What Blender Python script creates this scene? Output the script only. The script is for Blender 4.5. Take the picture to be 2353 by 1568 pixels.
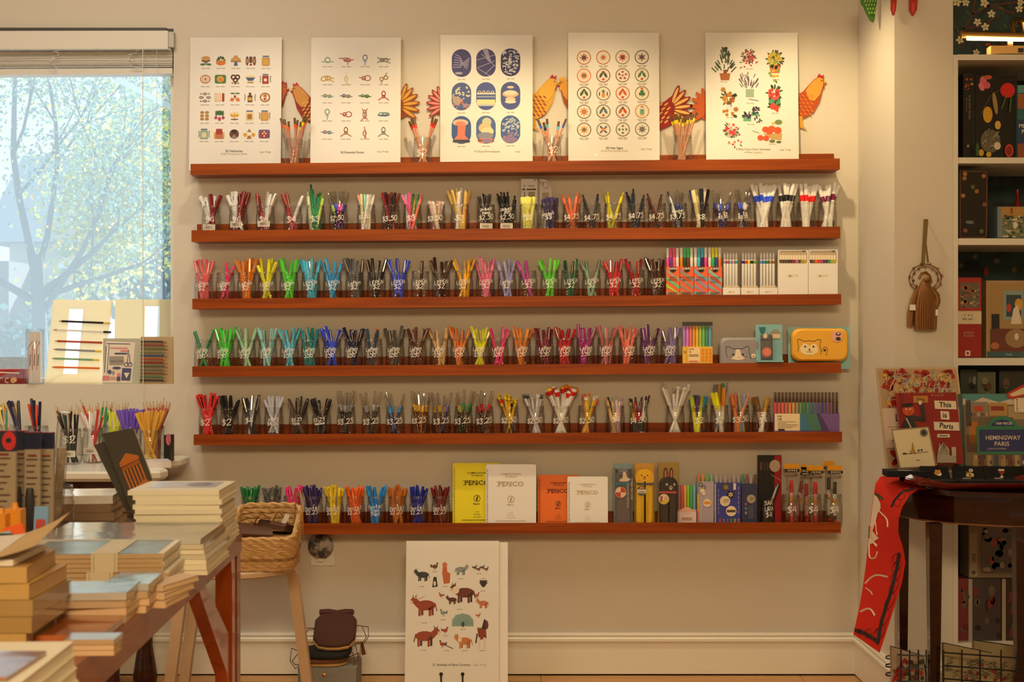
import bpy, math, random
from mathutils import Vector, Matrix, Quaternion
for o in list(bpy.data.objects): bpy.data.objects.remove(o)
SC = bpy.context.scene
COL = SC.collection
R = random.Random(7)
# ------------------------------------------------------------------ camera, world, lights, exposure
F = 50 / 36 * 2353.0
CD, CZ = 4.67, 1.094
cam = bpy.data.cameras.new('camera'); cam.lens = 50; cam.sensor_width = 36; cam.sensor_fit = 'HORIZONTAL'
co = bpy.data.objects.new('camera', cam); COL.objects.link(co)
co.location = (0, -CD, CZ); co.rotation_euler = (math.pi / 2, 0, 0); SC.camera = co
cam.clip_end = 200
cam.dof.use_dof = True; cam.dof.focus_distance = 4.57; cam.dof.aperture_fstop = 12.0
SC.view_settings.view_transform = 'Standard'; SC.view_settings.look = 'None'
SC.view_settings.gamma = 1; SC.view_settings.exposure = 0.14; SC.view_settings.use_curve_mapping = False
SC.cycles.transparent_max_bounces = 24
SC.cycles.max_bounces = 8
SC.cycles.caustics_reflective = False; SC.cycles.caustics_refractive = False
W = bpy.data.worlds.new('sky'); SC.world = W; W.use_nodes = True
bg = W.node_tree.nodes['Background']; bg.inputs[0].default_value = (0.90, 0.93, 1.0, 1); bg.inputs[1].default_value = 0.72

def lamp(kind, name, loc, rot_to, energy, color, **kw):
    l = bpy.data.lights.new(name, kind); l.energy = energy; l.color = color
    for k, v in kw.items(): setattr(l, k, v)
    o = bpy.data.objects.new(name, l); COL.objects.link(o); o.location = loc
    o.rotation_euler = (Vector(rot_to) - Vector(loc)).to_track_quat('-Z', 'Y').to_euler()
    return o
WARM = (1.0, 0.75, 0.39)
lamp('SUN', 'sun', (4, 8, 8), (3.55, 7.3, 7.42), 9.0, (1.0, 0.93, 0.82), angle=0.02)
for i, (x, e, tz) in enumerate(((-0.74, 9, 1.1), (-0.16, 18, 1.1), (0.30, 17, 1.1), (0.70, 28, 1.1))):
    lamp('SPOT', 'track_spotlight', (x, -0.57, 2.34), (x + (0.4 if i == 3 else -0.05), 0, tz), e, (1.0, 0.85, 0.60) if i == 0 else WARM, spot_size=math.radians(88), spot_blend=0.8, shadow_soft_size=0.025)
lamp('AREA', 'ceiling_fill', (0.1, -5.5, 2.74), (0.1, -3.6, 0), 150, (1.0, 0.755, 0.42), size=1.3)  # unseen lamp added as general fill for the room
lamp('AREA', 'ceiling_fill', (-1.2, -1.3, 2.72), (-1.2, -1.3, 0), 15, (1.0, 0.90, 0.74), size=0.7)  # unseen lamp added as cooler fill, standing for daylight at the window end

# ------------------------------------------------------------------ colours and materials
def lin(h):
    h = h.lstrip('#')
    f = lambda c: c / 12.92 if c <= 0.04045 else ((c + 0.055) / 1.055) ** 2.4
    return tuple(f(int(h[i:i + 2], 16) / 255) for i in (0, 2, 4))
def ph(h, g=1.0):
    "colour seen in the warm shop light -> paint colour"
    r, gg, b = lin(h)
    c = lambda v: max(0.012, min(0.88, v))
    return (c(r / 0.80 * g), c(gg / 0.70 * g), c(b / 0.50 * g))
MATS = {}
def nt(name):
    m = bpy.data.materials.new(name); m.use_nodes = True
    t = m.node_tree; t.nodes.clear()
    out = t.nodes.new('ShaderNodeOutputMaterial')
    return m, t, out
def N(t, typ, **kw):
    n = t.nodes.new('ShaderNode' + typ)
    for k, v in kw.items():
        if k.startswith('i_'):
            key = k[2:]
            key = int(key) if key.isdigit() else key.replace('_', ' ')
            n.inputs[key].default_value = v
        else: setattr(n, k, v)
    return n
def L(t, a, ao, b, bi): t.links.new(a.outputs[ao], b.inputs[bi])
def mat(key, src='flat', color=(.8, .8, .8), rough=0.5, metal=0.0, bump=0, bscale=60, spec=0.4, coat=0, var=0):
    if key in MATS: return MATS[key]
    m, t, out = nt(key)
    p = N(t, 'BsdfPrincipled', i_Roughness=rough, i_Metallic=metal)
    p.inputs['Specular IOR Level'].default_value = spec
    p.inputs['Coat Weight'].default_value = coat
    if src == 'obj': a = N(t, 'ObjectInfo'); L(t, a, 'Color', p, 'Base Color')
    elif src == 'vc': a = N(t, 'VertexColor', layer_name='Col'); L(t, a, 'Color', p, 'Base Color')
    else:
        p.inputs['Base Color'].default_value = (*color, 1)
        if var:
            tc = N(t, 'TexCoord'); n = N(t, 'TexNoise', i_Scale=bscale * .3, i_Detail=4.0); L(t, tc, 'Object', n, 'Vector')
            mx = N(t, 'MixRGB'); mx.inputs[1].default_value = (*[c * (1 - var) for c in color], 1); mx.inputs[2].default_value = (*[min(1, c * (1 + var)) for c in color], 1)
            L(t, n, 'Fac', mx, 0); L(t, mx, 0, p, 'Base Color')
    if bump:
        tc = N(t, 'TexCoord'); n = N(t, 'TexNoise', i_Scale=bscale, i_Detail=3.0); L(t, tc, 'Object', n, 'Vector')
        b = N(t, 'Bump', i_Strength=bump, i_Distance=0.002); L(t, n, 'Fac', b, 'Height'); L(t, b, 'Normal', p, 'Normal')
    L(t, p, 'BSDF', out, 'Surface')
    MATS[key] = m
    return m
def wood(key, c1, c2, scale=(1.2, 14, 30), rough=0.38, axis=None, coat=0.0):
    m, t, out = nt(key)
    tc = N(t, 'TexCoord'); mp = N(t, 'Mapping'); mp.inputs['Scale'].default_value = scale
    n = N(t, 'TexNoise', i_Scale=2.2, i_Detail=6.0, i_Distortion=0.8); r = N(t, 'ValToRGB')
    r.color_ramp.elements[0].color = (*c1, 1); r.color_ramp.elements[1].color = (*c2, 1)
    r.color_ramp.elements[0].position = 0.3; r.color_ramp.elements[1].position = 0.72
    p = N(t, 'BsdfPrincipled', i_Roughness=rough); p.inputs['Coat Weight'].default_value = coat; p.inputs['Specular IOR Level'].default_value = .25
    oi = N(t, 'ObjectInfo'); ad = N(t, 'VectorMath', operation='ADD'); L(t, tc, 'Object', ad, 0)
    cb = N(t, 'CombineXYZ'); ml = N(t, 'Math', operation='MULTIPLY', i_1=9.0); L(t, oi, 'Random', ml, 0); L(t, ml, 0, cb, 0); L(t, ml, 0, cb, 1); L(t, cb, 0, ad, 1)
    L(t, ad, 0, mp, 'Vector'); L(t, mp, 0, n, 'Vector'); L(t, n, 'Fac', r, 0); L(t, r, 0, p, 'Base Color')
    b = N(t, 'Bump', i_Strength=0.08, i_Distance=0.001); L(t, n, 'Fac', b, 'Height'); L(t, b, 'Normal', p, 'Normal')
    L(t, p, 'BSDF', out, 'Surface'); MATS[key] = m
    return m
def glassy(key, tint=(.97, .97, .96), edge=(.62, .6, .55), rough=0.04, gain=1.5, bump=0.0, bscale=120, kind='noise', haze=None, objcol=False, base=0.0):
    m, t, out = nt(key)
    tr = N(t, 'BsdfTransparent'); gl = N(t, 'BsdfGlossy', i_Roughness=rough)
    lw = N(t, 'LayerWeight', i_Blend=0.25); mx = N(t, 'MixRGB'); mx.inputs[1].default_value = (*tint, 1); mx.inputs[2].default_value = (*edge, 1)
    L(t, lw, 'Facing', mx, 0)
    if objcol:
        oi = N(t, 'ObjectInfo'); mu = N(t, 'MixRGB', blend_type='MULTIPLY', i_0=1.0); L(t, mx, 0, mu, 1); L(t, oi, 'Color', mu, 2); L(t, mu, 0, tr, 0)
    else: L(t, mx, 0, tr, 0)
    fr = N(t, 'LayerWeight', i_Blend=0.5); pw = N(t, 'Math', operation='POWER', i_1=4.0); L(t, fr, 'Facing', pw, 0)
    mm = N(t, 'Math', operation='MULTIPLY_ADD', i_1=.55 * gain, i_2=.035 * gain + base, use_clamp=True); L(t, pw, 0, mm, 0)
    ms = N(t, 'MixShader'); L(t, mm, 0, ms, 0); L(t, tr, 0, ms, 1); L(t, gl, 0, ms, 2)
    if bump:
        tc = N(t, 'TexCoord')
        n = N(t, 'TexVoronoi', i_Scale=bscale) if kind == 'vor' else N(t, 'TexNoise', i_Scale=bscale, i_Detail=2.0)
        L(t, tc, 'Object', n, 'Vector')
        b = N(t, 'Bump', i_Strength=bump, i_Distance=0.004); L(t, n, 0, b, 'Height'); L(t, b, 'Normal', gl, 'Normal')
    last = ms
    if haze:
        df = N(t, 'BsdfTranslucent'); df.inputs[0].default_value = (*haze[1], 1)
        m2 = N(t, 'MixShader', i_0=haze[0]); L(t, ms, 0, m2, 1); L(t, df, 0, m2, 2); last = m2
    L(t, last, 0, out, 'Surface'); MATS[key] = m
    return m
def translucent(key, color, fac=0.5, rough=.6):
    m, t, out = nt(key)
    p = N(t, 'BsdfPrincipled', i_Roughness=rough); p.inputs['Base Color'].default_value = (*color, 1)
    tl = N(t, 'BsdfTranslucent'); tl.inputs[0].default_value = (*color, 1)
    ms = N(t, 'MixShader', i_0=fac); L(t, p, 0, ms, 1); L(t, tl, 0, ms, 2); L(t, ms, 0, out, 'Surface'); MATS[key] = m
    return m
def emit(key, color, s):
    m, t, out = nt(key); e = N(t, 'Emission', i_Strength=s); e.inputs[0].default_value = (*color, 1); L(t, e, 0, out, 'Surface'); MATS[key] = m
    return m
PLA = mat('plastic', 'obj', rough=0.3); MATT = mat('matte', 'obj', rough=0.65); MET = mat('metal', 'obj', rough=0.25, metal=1.0)
PRT = mat('printed', 'vc', rough=0.55); PRG = mat('printed_gloss', 'vc', rough=0.22, spec=0.5)
PAINT = mat('wall_paint', color=(.70, .655, .575), rough=0.75, bump=0.06, bscale=90, spec=0.2)
TRIM = mat('trim_paint', color=(.80, .77, .70), rough=0.4)
WHITE = mat('white_ink', color=(.85, .85, .83), rough=0.5)
CHERRY = wood('cherry_wood', lin('7a3206'), lin('a44c0c'), (1.0, 20, 26), 0.42)
JAR = glassy('jar_glass', tint=(.965, .96, .945), edge=(.42, .40, .35), bump=0.9, bscale=130, kind='vor', gain=1.9)
JARP = glassy('plain_glass', tint=(.965, .96, .945), edge=(.42, .40, .35), bump=0.15, bscale=40, gain=1.9)
CLR = glassy('clear_plastic', tint=(.97, .97, .96), edge=(.72, .7, .66), objcol=True, gain=1.6, base=.05)
SLV = glassy('plastic_sleeve', tint=(.99, .99, .985), edge=(.93, .93, .92), rough=0.03, gain=0.6, bump=0.3, bscale=18)
KRAFT = mat('kraft', color=(.52, .38, .22), rough=.8, bump=.1, var=.12)
PAPER = mat('paper', color=(.80, .75, .64), rough=.7)

# ------------------------------------------------------------------ geometry helpers
class G:
    "collects shapes of one mesh"
    def __init__(s): s.v = []; s.f = []; s.c = []
    def add(s, vs, fs, col=None):
        n = len(s.v); s.v += [tuple(v) for v in vs]
        for f in fs: s.f.append(tuple(i + n for i in f)); s.c.append(col)
        return s
    def box(s, x0, y0, z0, x1, y1, z1, col=None):
        vs = [(x, y, z) for z in (z0, z1) for y in (y0, y1) for x in (x0, x1)]
        return s.add(vs, [(0, 2, 3, 1), (4, 5, 7, 6), (0, 1, 5, 4), (2, 6, 7, 3), (0, 4, 6, 2), (1, 3, 7, 5)], col)
    def bar(s, a, b, wx, wy, col=None):
        "square bar from a to b"
        a = Vector(a); b = Vector(b); d = (b - a).normalized()
        u = d.cross(Vector((0, 1, 0)));
        if u.length < 1e-3: u = Vector((1, 0, 0))
        u.normalize(); w = d.cross(u)
        vs = [p + u * i * wx / 2 + w * j * wy / 2 for p in (a, b) for i, j in ((-1, -1), (1, -1), (1, 1), (-1, 1))]
        return s.add(vs, [(3, 2, 1, 0), (4, 5, 6, 7), (0, 1, 5, 4), (1, 2, 6, 5), (2, 3, 7, 6), (3, 0, 4, 7)], col)
    def lathe(s, prof, seg=16, o=(0, 0, 0), col=None, cap=True, sx=1, sy=1):
        vs = []; fs = []
        for r, z in prof:
            for k in range(seg):
                a = 2 * math.pi * k / seg; vs.append((o[0] + r * math.cos(a) * sx, o[1] + r * math.sin(a) * sy, o[2] + z))
        for j in range(len(prof) - 1):
            for k in range(seg):
                k2 = (k + 1) % seg; fs.append((j * seg + k, j * seg + k2, (j + 1) * seg + k2, (j + 1) * seg + k))
        if cap:
            fs.append(tuple(range(seg - 1, -1, -1))); fs.append(tuple((len(prof) - 1) * seg + k for k in range(seg)))
        return s.add(vs, fs, col)
    def tube(s, pts, r, seg=6, col=None, closed=False):
        pts = [Vector(p) for p in pts]; n = len(pts); vs = []; fs = []
        ref = None
        for i, p in enumerate(pts):
            d = (pts[(i + 1) % n if closed else min(i + 1, n - 1)] - pts[(i - 1) % n if closed else max(i - 1, 0)])
            if d.length < 1e-9: d = Vector((0, 0, 1))
            d.normalize()
            if ref is None:
                ref = d.cross(Vector((0.31, 0.87, 0.2)))
            u = (ref - d * ref.dot(d)).normalized(); ref = u; w = d.cross(u)
            rr = r[i] if isinstance(r, (list, tuple)) else r
            for k in range(seg):
                a = 2 * math.pi * k / seg; vs.append(p + u * math.cos(a) * rr + w * math.sin(a) * rr)
        m = n if closed else n - 1
        for j in range(m):
            j2 = (j + 1) % n
            for k in range(seg):
                k2 = (k + 1) % seg; fs.append((j * seg + k, j * seg + k2, j2 * seg + k2, j2 * seg + k))
        if not closed: fs.append(tuple(range(seg - 1, -1, -1))); fs.append(tuple((n - 1) * seg + k for k in range(seg)))
        return s.add(vs, fs, col)
    def prism(s, poly, y0, y1, col=None):
        "outline in x,z extruded along y"
        n = len(poly)
        vs = [(x, y0, z) for x, z in poly] + [(x, y1, z) for x, z in poly]
        fs = [tuple(range(n)), tuple(range(2 * n - 1, n - 1, -1))] + [(i, i + n, (i + 1) % n + n, (i + 1) % n) for i in range(n)]
        return s.add(vs, fs, col)
    def prismx(s, poly, x0, x1, col=None):
        "outline in y,z extruded along x"
        n = len(poly)
        vs = [(x0, y, z) for y, z in poly] + [(x1, y, z) for y, z in poly]
        fs = [tuple(range(n)), tuple(range(2 * n - 1, n - 1, -1))] + [(i, i + n, (i + 1) % n + n, (i + 1) % n) for i in range(n)]
        return s.add(vs, fs, col)
    def ball(s, c, r, seg=10, col=None, sy=1, sz=1):
        prof = [(r * math.sin(math.pi * i / 7), -r * math.cos(math.pi * i / 7) * sz) for i in range(8)]
        prof[0] = (r * .05, -r * sz); prof[-1] = (r * .05, r * sz)
        return s.lathe(prof, seg, c, col, sy=sy)
    def mesh(s, name, m=None, smooth=0):
        me = bpy.data.meshes.new(name); me.from_pydata(s.v, [], s.f); me.update()
        if any(c is not None for c in s.c):
            at = me.color_attributes.new('Col', 'FLOAT_COLOR', 'CORNER'); buf = []
            for f, c in zip(s.f, s.c): buf += [*(c or (.8, .8, .8)), 1.0] * len(f)
            at.data.foreach_set('color', buf)
        if smooth:
            me.polygons.foreach_set('use_smooth', [True] * len(me.polygons)); me.set_sharp_from_angle(angle=math.radians(smooth))
        if m: me.materials.append(m)
        return me
def props(o, label=None, cat=None, group=None, kind=None):
    if label: o['label'] = label
    if cat: o['category'] = cat
    if group: o['group'] = group
    if kind: o['kind'] = kind
    return o
def O(name, me, parent=None, loc=None, rot=None, color=None, label=None, cat=None, group=None, kind=None):
    o = bpy.data.objects.new(name, me); COL.objects.link(o)
    if parent is not None: o.parent = parent
    if loc is not None: o.location = loc
    if rot is not None: o.rotation_euler = rot
    if color is not None: o.color = (*color[:3], 1)
    return props(o, label, cat, group, kind)
def E(name, label, cat, loc=(0, 0, 0), group=None, rot=(0, 0, 0)):
    return O(name, None, loc=loc, rot=rot, label=label, cat=cat, group=group)
def pt(px, py, w):
    d = CD - w
    return Vector(((px - 1176.5) / F * d, -w, CZ - (py - 784) / F * d))
def mpp(w): return (CD - w) / F

# ------------------------------------------------------------------ lettering
TXT = {}
def text_mesh(s, bold):
    k = (s, bold)
    if k not in TXT:
        cu = bpy.data.curves.new('lettering', 'FONT'); cu.body = s; cu.align_x = 'CENTER'; cu.align_y = 'CENTER'; cu.size = 1; cu.resolution_u = 2; cu.fill_mode = 'FRONT'; cu.offset = bold
        ob = bpy.data.objects.new('lettering', cu); me = bpy.data.meshes.new_from_object(ob)
        TXT[k] = ([tuple(v.co) for v in me.vertices], [tuple(p.vertices) for p in me.polygons])
        bpy.data.objects.remove(ob); bpy.data.curves.remove(cu); bpy.data.meshes.remove(me)
    return TXT[k]
HAND = {'$': '45 16 05 14 33 42 31 10 01;27 20', '0': '16 04 02 10 30 42 44 36 16', '1': '15 26 20', '2': '05 16 36 45 33 00 40', '3': '05 26 45 34 23 33 42 30 10 01', '4': '26 02 42;36 30',
 '5': '46 16 14 34 42 30 00', '6': '36 03 01 10 30 42 23 02', '7': '06 46 10', '8': '23 05 26 45 23 01 20 42 23', '9': '44 26 04 23 44 40', '.': '10 20', 'L': '06 00 30', 'e': '02 32 34 14 03 01 10 30', 'P': '00 06 36 44 33 03',
 'n': '00 04;03 14 34 30', 'E': '36 06 00 40;03 33', 'N': '00 06 40 46', 'F': '00 06 36;03 23', 'X': '06 40;46 00', 'l': '16 10', 'x': '04 30;34 00', 't': '16 10 30;04 34', 'i': '14 10;16 15', 'g': '34 14 03 12 33 34 31 20 00',
 'a': '34 14 02 10 30;34 30', 'b': '06 00 30 33 03', 'u': '04 01 10 30 34;31 30', 'U': '06 01 10 30 41 46', 'S': '45 16 05 14 33 42 31 10 01', 'o': '14 02 10 30 33 14', '-': '03 33', 'k': '06 00;34 02 30', 's': '34 04 02 32 30 00',
 'T': '06 46;26 20', 'O': '16 04 01 10 30 42 45 36 16', 'Y': '06 23 46;23 20', 'm': '00 04;03 14 20;23 34 40', 'd': '36 30 00 03 33', 'f': '36 26 20;04 34', 'r': '00 04;02 14 34', 'A': '00 26 40;12 32', 'K': '06 00;46 03 40', 'R': '00 06 36 44 33 03 40', 'c': '34 14 02 10 30', 'y': '04 12 32;34 32 20 00'}
def hand_strokes(s, x, y, h):
    "ribbon polylines of a handwritten string, centred at x,y with cap height h"
    u = h / 6; adv = 5.3 * u; w = adv * len(s) - 1.3 * u; out = []; cx = x - w / 2
    for ch in s:
        g = HAND.get(ch)
        if g:
            for st in g.split(';'):
                out.append([(cx + int(p[0]) * u, y + (int(p[1]) - 3) * u) for p in st.split()])
        cx += adv * (0.55 if ch in '.il1 ' else 1)
    return out
def ribbon(pts, w):
    "quads along a polyline"
    vs = []; fs = []
    for (ax, ay), (bx, by) in zip(pts, pts[1:]):
        dx, dy = bx - ax, by - ay; l = math.hypot(dx, dy) or 1e-9; nx, ny = -dy / l * w / 2, dx / l * w / 2; ex, ey = dx / l * w * .3, dy / l * w * .3
        n = len(vs); vs += [(ax + nx - ex, ay + ny - ey), (ax - nx - ex, ay - ny - ey), (bx - nx + ex, by - ny + ey), (bx + nx + ex, by + ny + ey)]; fs.append((n, n + 1, n + 2, n + 3))
    return vs, fs
class Art(G):
    "flat print drawn in photograph pixels on the plane of a thing placed at (ox, oy)"
    def __init__(s, ox, oy, sc, y=0.0, eps=0.00012):
        super().__init__(); s.ox = ox; s.oy = oy; s.s = sc; s.y = y; s.eps = eps; s.lay = 1
    def q(s, p): return ((p[0] - s.ox) * s.s, s.y - s.lay * s.eps, (s.oy - p[1]) * s.s)
    def poly(s, col, pts):
        if isinstance(col, str): col = lin(col)
        s.add([s.q(p) for p in pts], [tuple(range(len(pts)))], col); s.lay += 1; return s
    def ell(s, x, y, rx, ry, col, rot=0, n=14):
        c, d = math.cos(rot), math.sin(rot)
        return s.poly(col, [(x + rx * math.cos(a) * c - ry * math.sin(a) * d, y + rx * math.cos(a) * d + ry * math.sin(a) * c) for a in [2 * math.pi * i / n for i in range(n)]])
    def rect(s, x0, y0, x1, y1, col): return s.poly(col, [(x0, y0), (x1, y0), (x1, y1), (x0, y1)])
    def rrect(s, x0, y0, x1, y1, r, col, n=5):
        p = []
        for cx, cy, a0 in ((x1 - r, y0 + r, -90), (x1 - r, y1 - r, 0), (x0 + r, y1 - r, 90), (x0 + r, y0 + r, 180)):
            p += [(cx + r * math.cos(math.radians(a0 + 90 * k / n)), cy + r * math.sin(math.radians(a0 + 90 * k / n))) for k in range(n + 1)]
        return s.poly(col, p)
    def line(s, col, w, pts):
        if isinstance(col, str): col = lin(col)
        vs, fs = ribbon(pts, w); s.add([s.q(p) for p in vs], fs, col); s.lay += 1; return s
    def ring(s, x, y, r, w, col, n=22, ry=None):
        ry = ry or r
        p = [(x + r * math.cos(2 * math.pi * i / n), y + ry * math.sin(2 * math.pi * i / n)) for i in range(n + 1)]
        return s.line(col, w, p)
    def star(s, x, y, r1, r2, n, col, rot=0):
        return s.poly(col, [(x + (r1 if i % 2 == 0 else r2) * math.sin(math.pi * i / n + rot), y - (r1 if i % 2 == 0 else r2) * math.cos(math.pi * i / n + rot)) for i in range(2 * n)])
    def text(s, st, x, y, h, col, bold=0.0, rot=0, wide=1.0):
        if isinstance(col, str): col = lin(col)
        vs, fs = text_mesh(st, bold); c, d = math.cos(rot), math.sin(rot); k = h / 0.72
        s.add([s.q((x + (vx * c * wide + vy * d) * k, y - (vy * c - vx * wide * d) * k)) for vx, vy, _ in vs], fs, col); s.lay += 1; return s
    def hand(s, st, x, y, h, col, w=1.2):
        if isinstance(col, str): col = lin(col)
        for p in hand_strokes(st, x, -y, h):
            vs, fs = ribbon([(a, -b) for a, b in p], w); s.add([s.q(q) for q in vs], fs, col)
        s.lay += 1; return s
# ------------------------------------------------------------------ room
XL, XR, YF, ZC = -2.7, 2.6, -6.4, 2.78
WX1 = pt(399, 0, 0).x; WX0 = -2.35; SZ = pt(0, 883, 0).z; TZ = pt(0, 66, 0).z
def wall_with_hole(xs, zs, y0, y1):
    g = G(); vs = [(x, y, z) for y in (y0, y1) for z in zs for x in xs]; idx = lambda l, j, i: l * 16 + j * 4 + i; fs = []
    for l in (0, 1):
        for j in range(3):
            for i in range(3):
                if (i, j) == (1, 1): continue
                q = (idx(l, j, i), idx(l, j, i + 1), idx(l, j + 1, i + 1), idx(l, j + 1, i)); fs.append(q if l == 0 else q[::-1])
    ring = [(1, 1), (1, 2), (2, 2), (2, 1)]
    for (j, i), (j2, i2) in zip(ring, ring[1:] + ring[:1]): fs.append((idx(0, j, i), idx(0, j2, i2), idx(1, j2, i2), idx(1, j, i)))
    for a, b in (((0, 0), (0, 3)), ((0, 3), (3, 3)), ((3, 3), (3, 0)), ((3, 0), (0, 0))): pass
    return g.add(vs, fs)
O('wall_back', wall_with_hole([XL, WX0, WX1, XR], [0, SZ, TZ, ZC], 0, 0.16).mesh('wall_back', PAINT), kind='structure')
O('wall_left', G().box(XL - .1, YF, 0, XL, 0.0, ZC).mesh('wall_left', PAINT), kind='structure')
O('wall_right', G().box(XR, YF, 0, XR + .1, 0.0, ZC).mesh('wall_right', PAINT), kind='structure')
O('wall_front', G().box(XL, YF - .1, 0, XR, YF, ZC).mesh('wall_front', PAINT), kind='structure')
O('ceiling', G().box(XL, YF, ZC, XR, .16, ZC + .1).mesh('ceiling', mat('ceiling_paint', color=(.75, .72, .66), rough=.8)), kind='structure')
CX0 = pt(1972, 0, 0).x; CW = 0.443; CX1 = pt(2190, 0, CW).x
O('wall_column', G().box(CX0, -CW, 0, CX1, -0.001, ZC - .001).mesh('wall_column', PAINT), kind='structure')
OAK = wood('oak_floor', lin('b08250'), lin('c99a62'), (1.5, 16, 16), 0.35)
fl = O('floor', G().box(XL, YF, -.1, XR, .16, -.008).mesh('floor', wood('oak_subfloor', lin('a87a48'), lin('be8e58'), (1.5, 12, 12), 0.4)), kind='structure')
for r in range(7):
    x = -1.2 - R.random() * .6
    while x < 1.3:
        l = R.uniform(.7, 1.1); y = -.02 - r * .085
        O('plank', G().box(x, y - .083, -.008, x + l - .002, y, R.uniform(-.0006, .0002)).mesh('plank', OAK), fl); x += l
# baseboards: a profile with a cap moulding
zt = pt(0, 1455, .02).z
PROF = [(0, .004), (-.016, .004), (-.016, zt - .035), (-.022, zt - .028), (-.022, zt - .02), (-.014, zt - .014), (-.018, zt - .008), (-.014, zt), (0, zt)]
O('baseboard_back', G().prismx(PROF, XL, CX0 - .0001).mesh('baseboard_back', TRIM), kind='structure')
g = G(); n = len(PROF); pa = [(CX0 + y, -.0 + y, z) for y, z in PROF]; pb = [(CX0 + y, -CW + y, z) for y, z in PROF]
g.add(pa + pb, [(i, (i + 1) % n, (i + 1) % n + n, i + n) for i in range(n)] + [tuple(range(n)), tuple(range(2 * n - 1, n - 1, -1))])
O('baseboard_right', g.mesh('baseboard_right', TRIM), kind='structure')
g = G(); pa = [(CX0 + y, -CW + y, z) for y, z in PROF]; pb = [(CX1, -CW + y, z) for y, z in PROF]
g.add(pa + pb, [(i, i + n, (i + 1) % n + n, (i + 1) % n) for i in range(n)] + [tuple(range(n - 1, -1, -1)), tuple(range(n, 2 * n))])
O('baseboard_column', g.mesh('baseboard_column', TRIM), kind='structure')
# ------------------------------------------------------------------ window and blind
win = O('window_1', G().box(WX1 - .022, .05, SZ, WX1, .10, TZ - .02).box(WX0, .05, SZ, WX0 + .03, .10, TZ - .02).mesh('window_frame', TRIM), kind='structure')
win['kind'] = 'structure'
O('frame', G().box(WX0 + .03, .05, SZ + .0, WX1 - .022, .10, SZ + .018).mesh('frame', TRIM), win)
O('frame', G().box(WX0 + .03, .05, TZ - .05, WX1 - .022, .10, TZ - .02).mesh('frame', TRIM), win)
O('pane', G().box(WX0 + .03, .072, SZ + .018, WX1 - .022, .076, TZ - .05).mesh('pane', glassy('window_glass', tint=(.96, .98, .98), edge=(.9, .95, .95), gain=.8, haze=(.12, (.68, .86, 1.0)))), win)
BL = mat('blind_white', color=(.78, .76, .70), rough=.45)
bl = E('window_blind', 'white slatted blind pulled up under a boxed valance over the window', 'blind', pt(200, 112, .03))
bo = bl.location
def rel(px, py, w): return pt(px, py, w) - bo
a, b = rel(-60, 70, .035), rel(385, 112, .035)
O('valance', G().box(a.x, 0, b.z, b.x, .012, a.z).mesh('valance', BL), bl, rot=(0, math.radians(-.1), 0))
O('end_cap', G().box(rel(386, 0, .03).x, .006, rel(0, 107, .03).z, rel(398, 0, .03).x, .03, rel(0, 72, .03).z).mesh('end_cap', mat('blind_grey', color=(.55, .55, .53), rough=.4)), bl)
O('head_rail', G().box(rel(-60, 0, 0).x, .013, rel(0, 108, .0).z, rel(385, 0, 0).x, .029, rel(0, 69, 0).z + .004).mesh('head_rail', mat('gap_shade', color=(.08, .07, .06))), bl)  # near-black colour stands for the shade in the gap above the valance
x0, x1 = rel(-60, 0, .0).x, rel(396, 0, .0).x
sl = G().box(x0, .03, -.0012, x1, .075, .0012).mesh('slat', BL)
for k in range(14):
    y = 116 + k * 2.75 + (1.5 if k > 12 else 0)
    z = rel(0, y, -.0).z
    O('slat', sl, bl, loc=(0, R.uniform(-.002, .002), z), rot=(0, math.radians(-.25 + R.uniform(-.1, .1)), 0))
O('bottom_rail', G().box(x0, .028, rel(0, 171, 0).z, x1, .078, rel(0, 158, 0).z).mesh('bottom_rail', BL), bl, rot=(0, math.radians(-.45), 0))
g = G()
for cx, n in ((125, 16), (310, 14)):
    p = [rel(cx + R.uniform(-16, 16), 116 + k * 3.4, .012) - Vector((0, R.random() * .01, 0)) for k in range(n)]
    g.tube(p, .0012, 4)
O('ladder_cord', g.mesh('ladder_cord', BL), bl)
O('pull_cord', G().tube([rel(328, 114, .03), rel(328.5, 500, .03), rel(329, 930, .03)], .0013, 5).tube([rel(360, 114, .02), rel(361, 690, .02)], .0008, 4).mesh('pull_cord', BL), bl)
# ------------------------------------------------------------------ outside the window
def lathe_branch(g, a, d, l, r, depth):
    pts = [Vector(a)]; rr = [r]; d = Vector(d).normalized()
    for k in range(5):
        d = (d + Vector((R.uniform(-.16, .16), R.uniform(-.16, .16), R.uniform(-.05, .14)))).normalized()
        pts.append(pts[-1] + d * l / 5); rr.append(r * (1 - .11 * (k + 1)))
    g.tube(pts, rr, 6)
    TIPS.append((pts[-1], depth))
    if depth > 0:
        for k in range(3 if depth > 1 else 4):
            i = R.randint(2, 5); nd = (d + Vector((R.uniform(-1, 1), R.uniform(-.7, .7), R.uniform(-.25, .7)))).normalized()
            lathe_branch(g, pts[i], nd, l * R.uniform(.55, .8), rr[i] * .6, depth - 1)
BARK = mat('bark', color=(.07, .12, .16), rough=.9, bump=.5, bscale=20)
LEAF = translucent('leaf', (.10, .20, .12), .4)
def leafmat():
    m, t, out = nt('foliage')
    a = N(t, 'VertexColor', layer_name='Col'); d = N(t, 'BsdfDiffuse'); tl = N(t, 'BsdfTranslucent'); ms = N(t, 'MixShader', i_0=.45)
    L(t, a, 0, d, 0); L(t, a, 0, tl, 0); L(t, d, 0, ms, 1); L(t, tl, 0, ms, 2); L(t, ms, 0, out, 0)
    return m
LEAF = leafmat()
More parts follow.
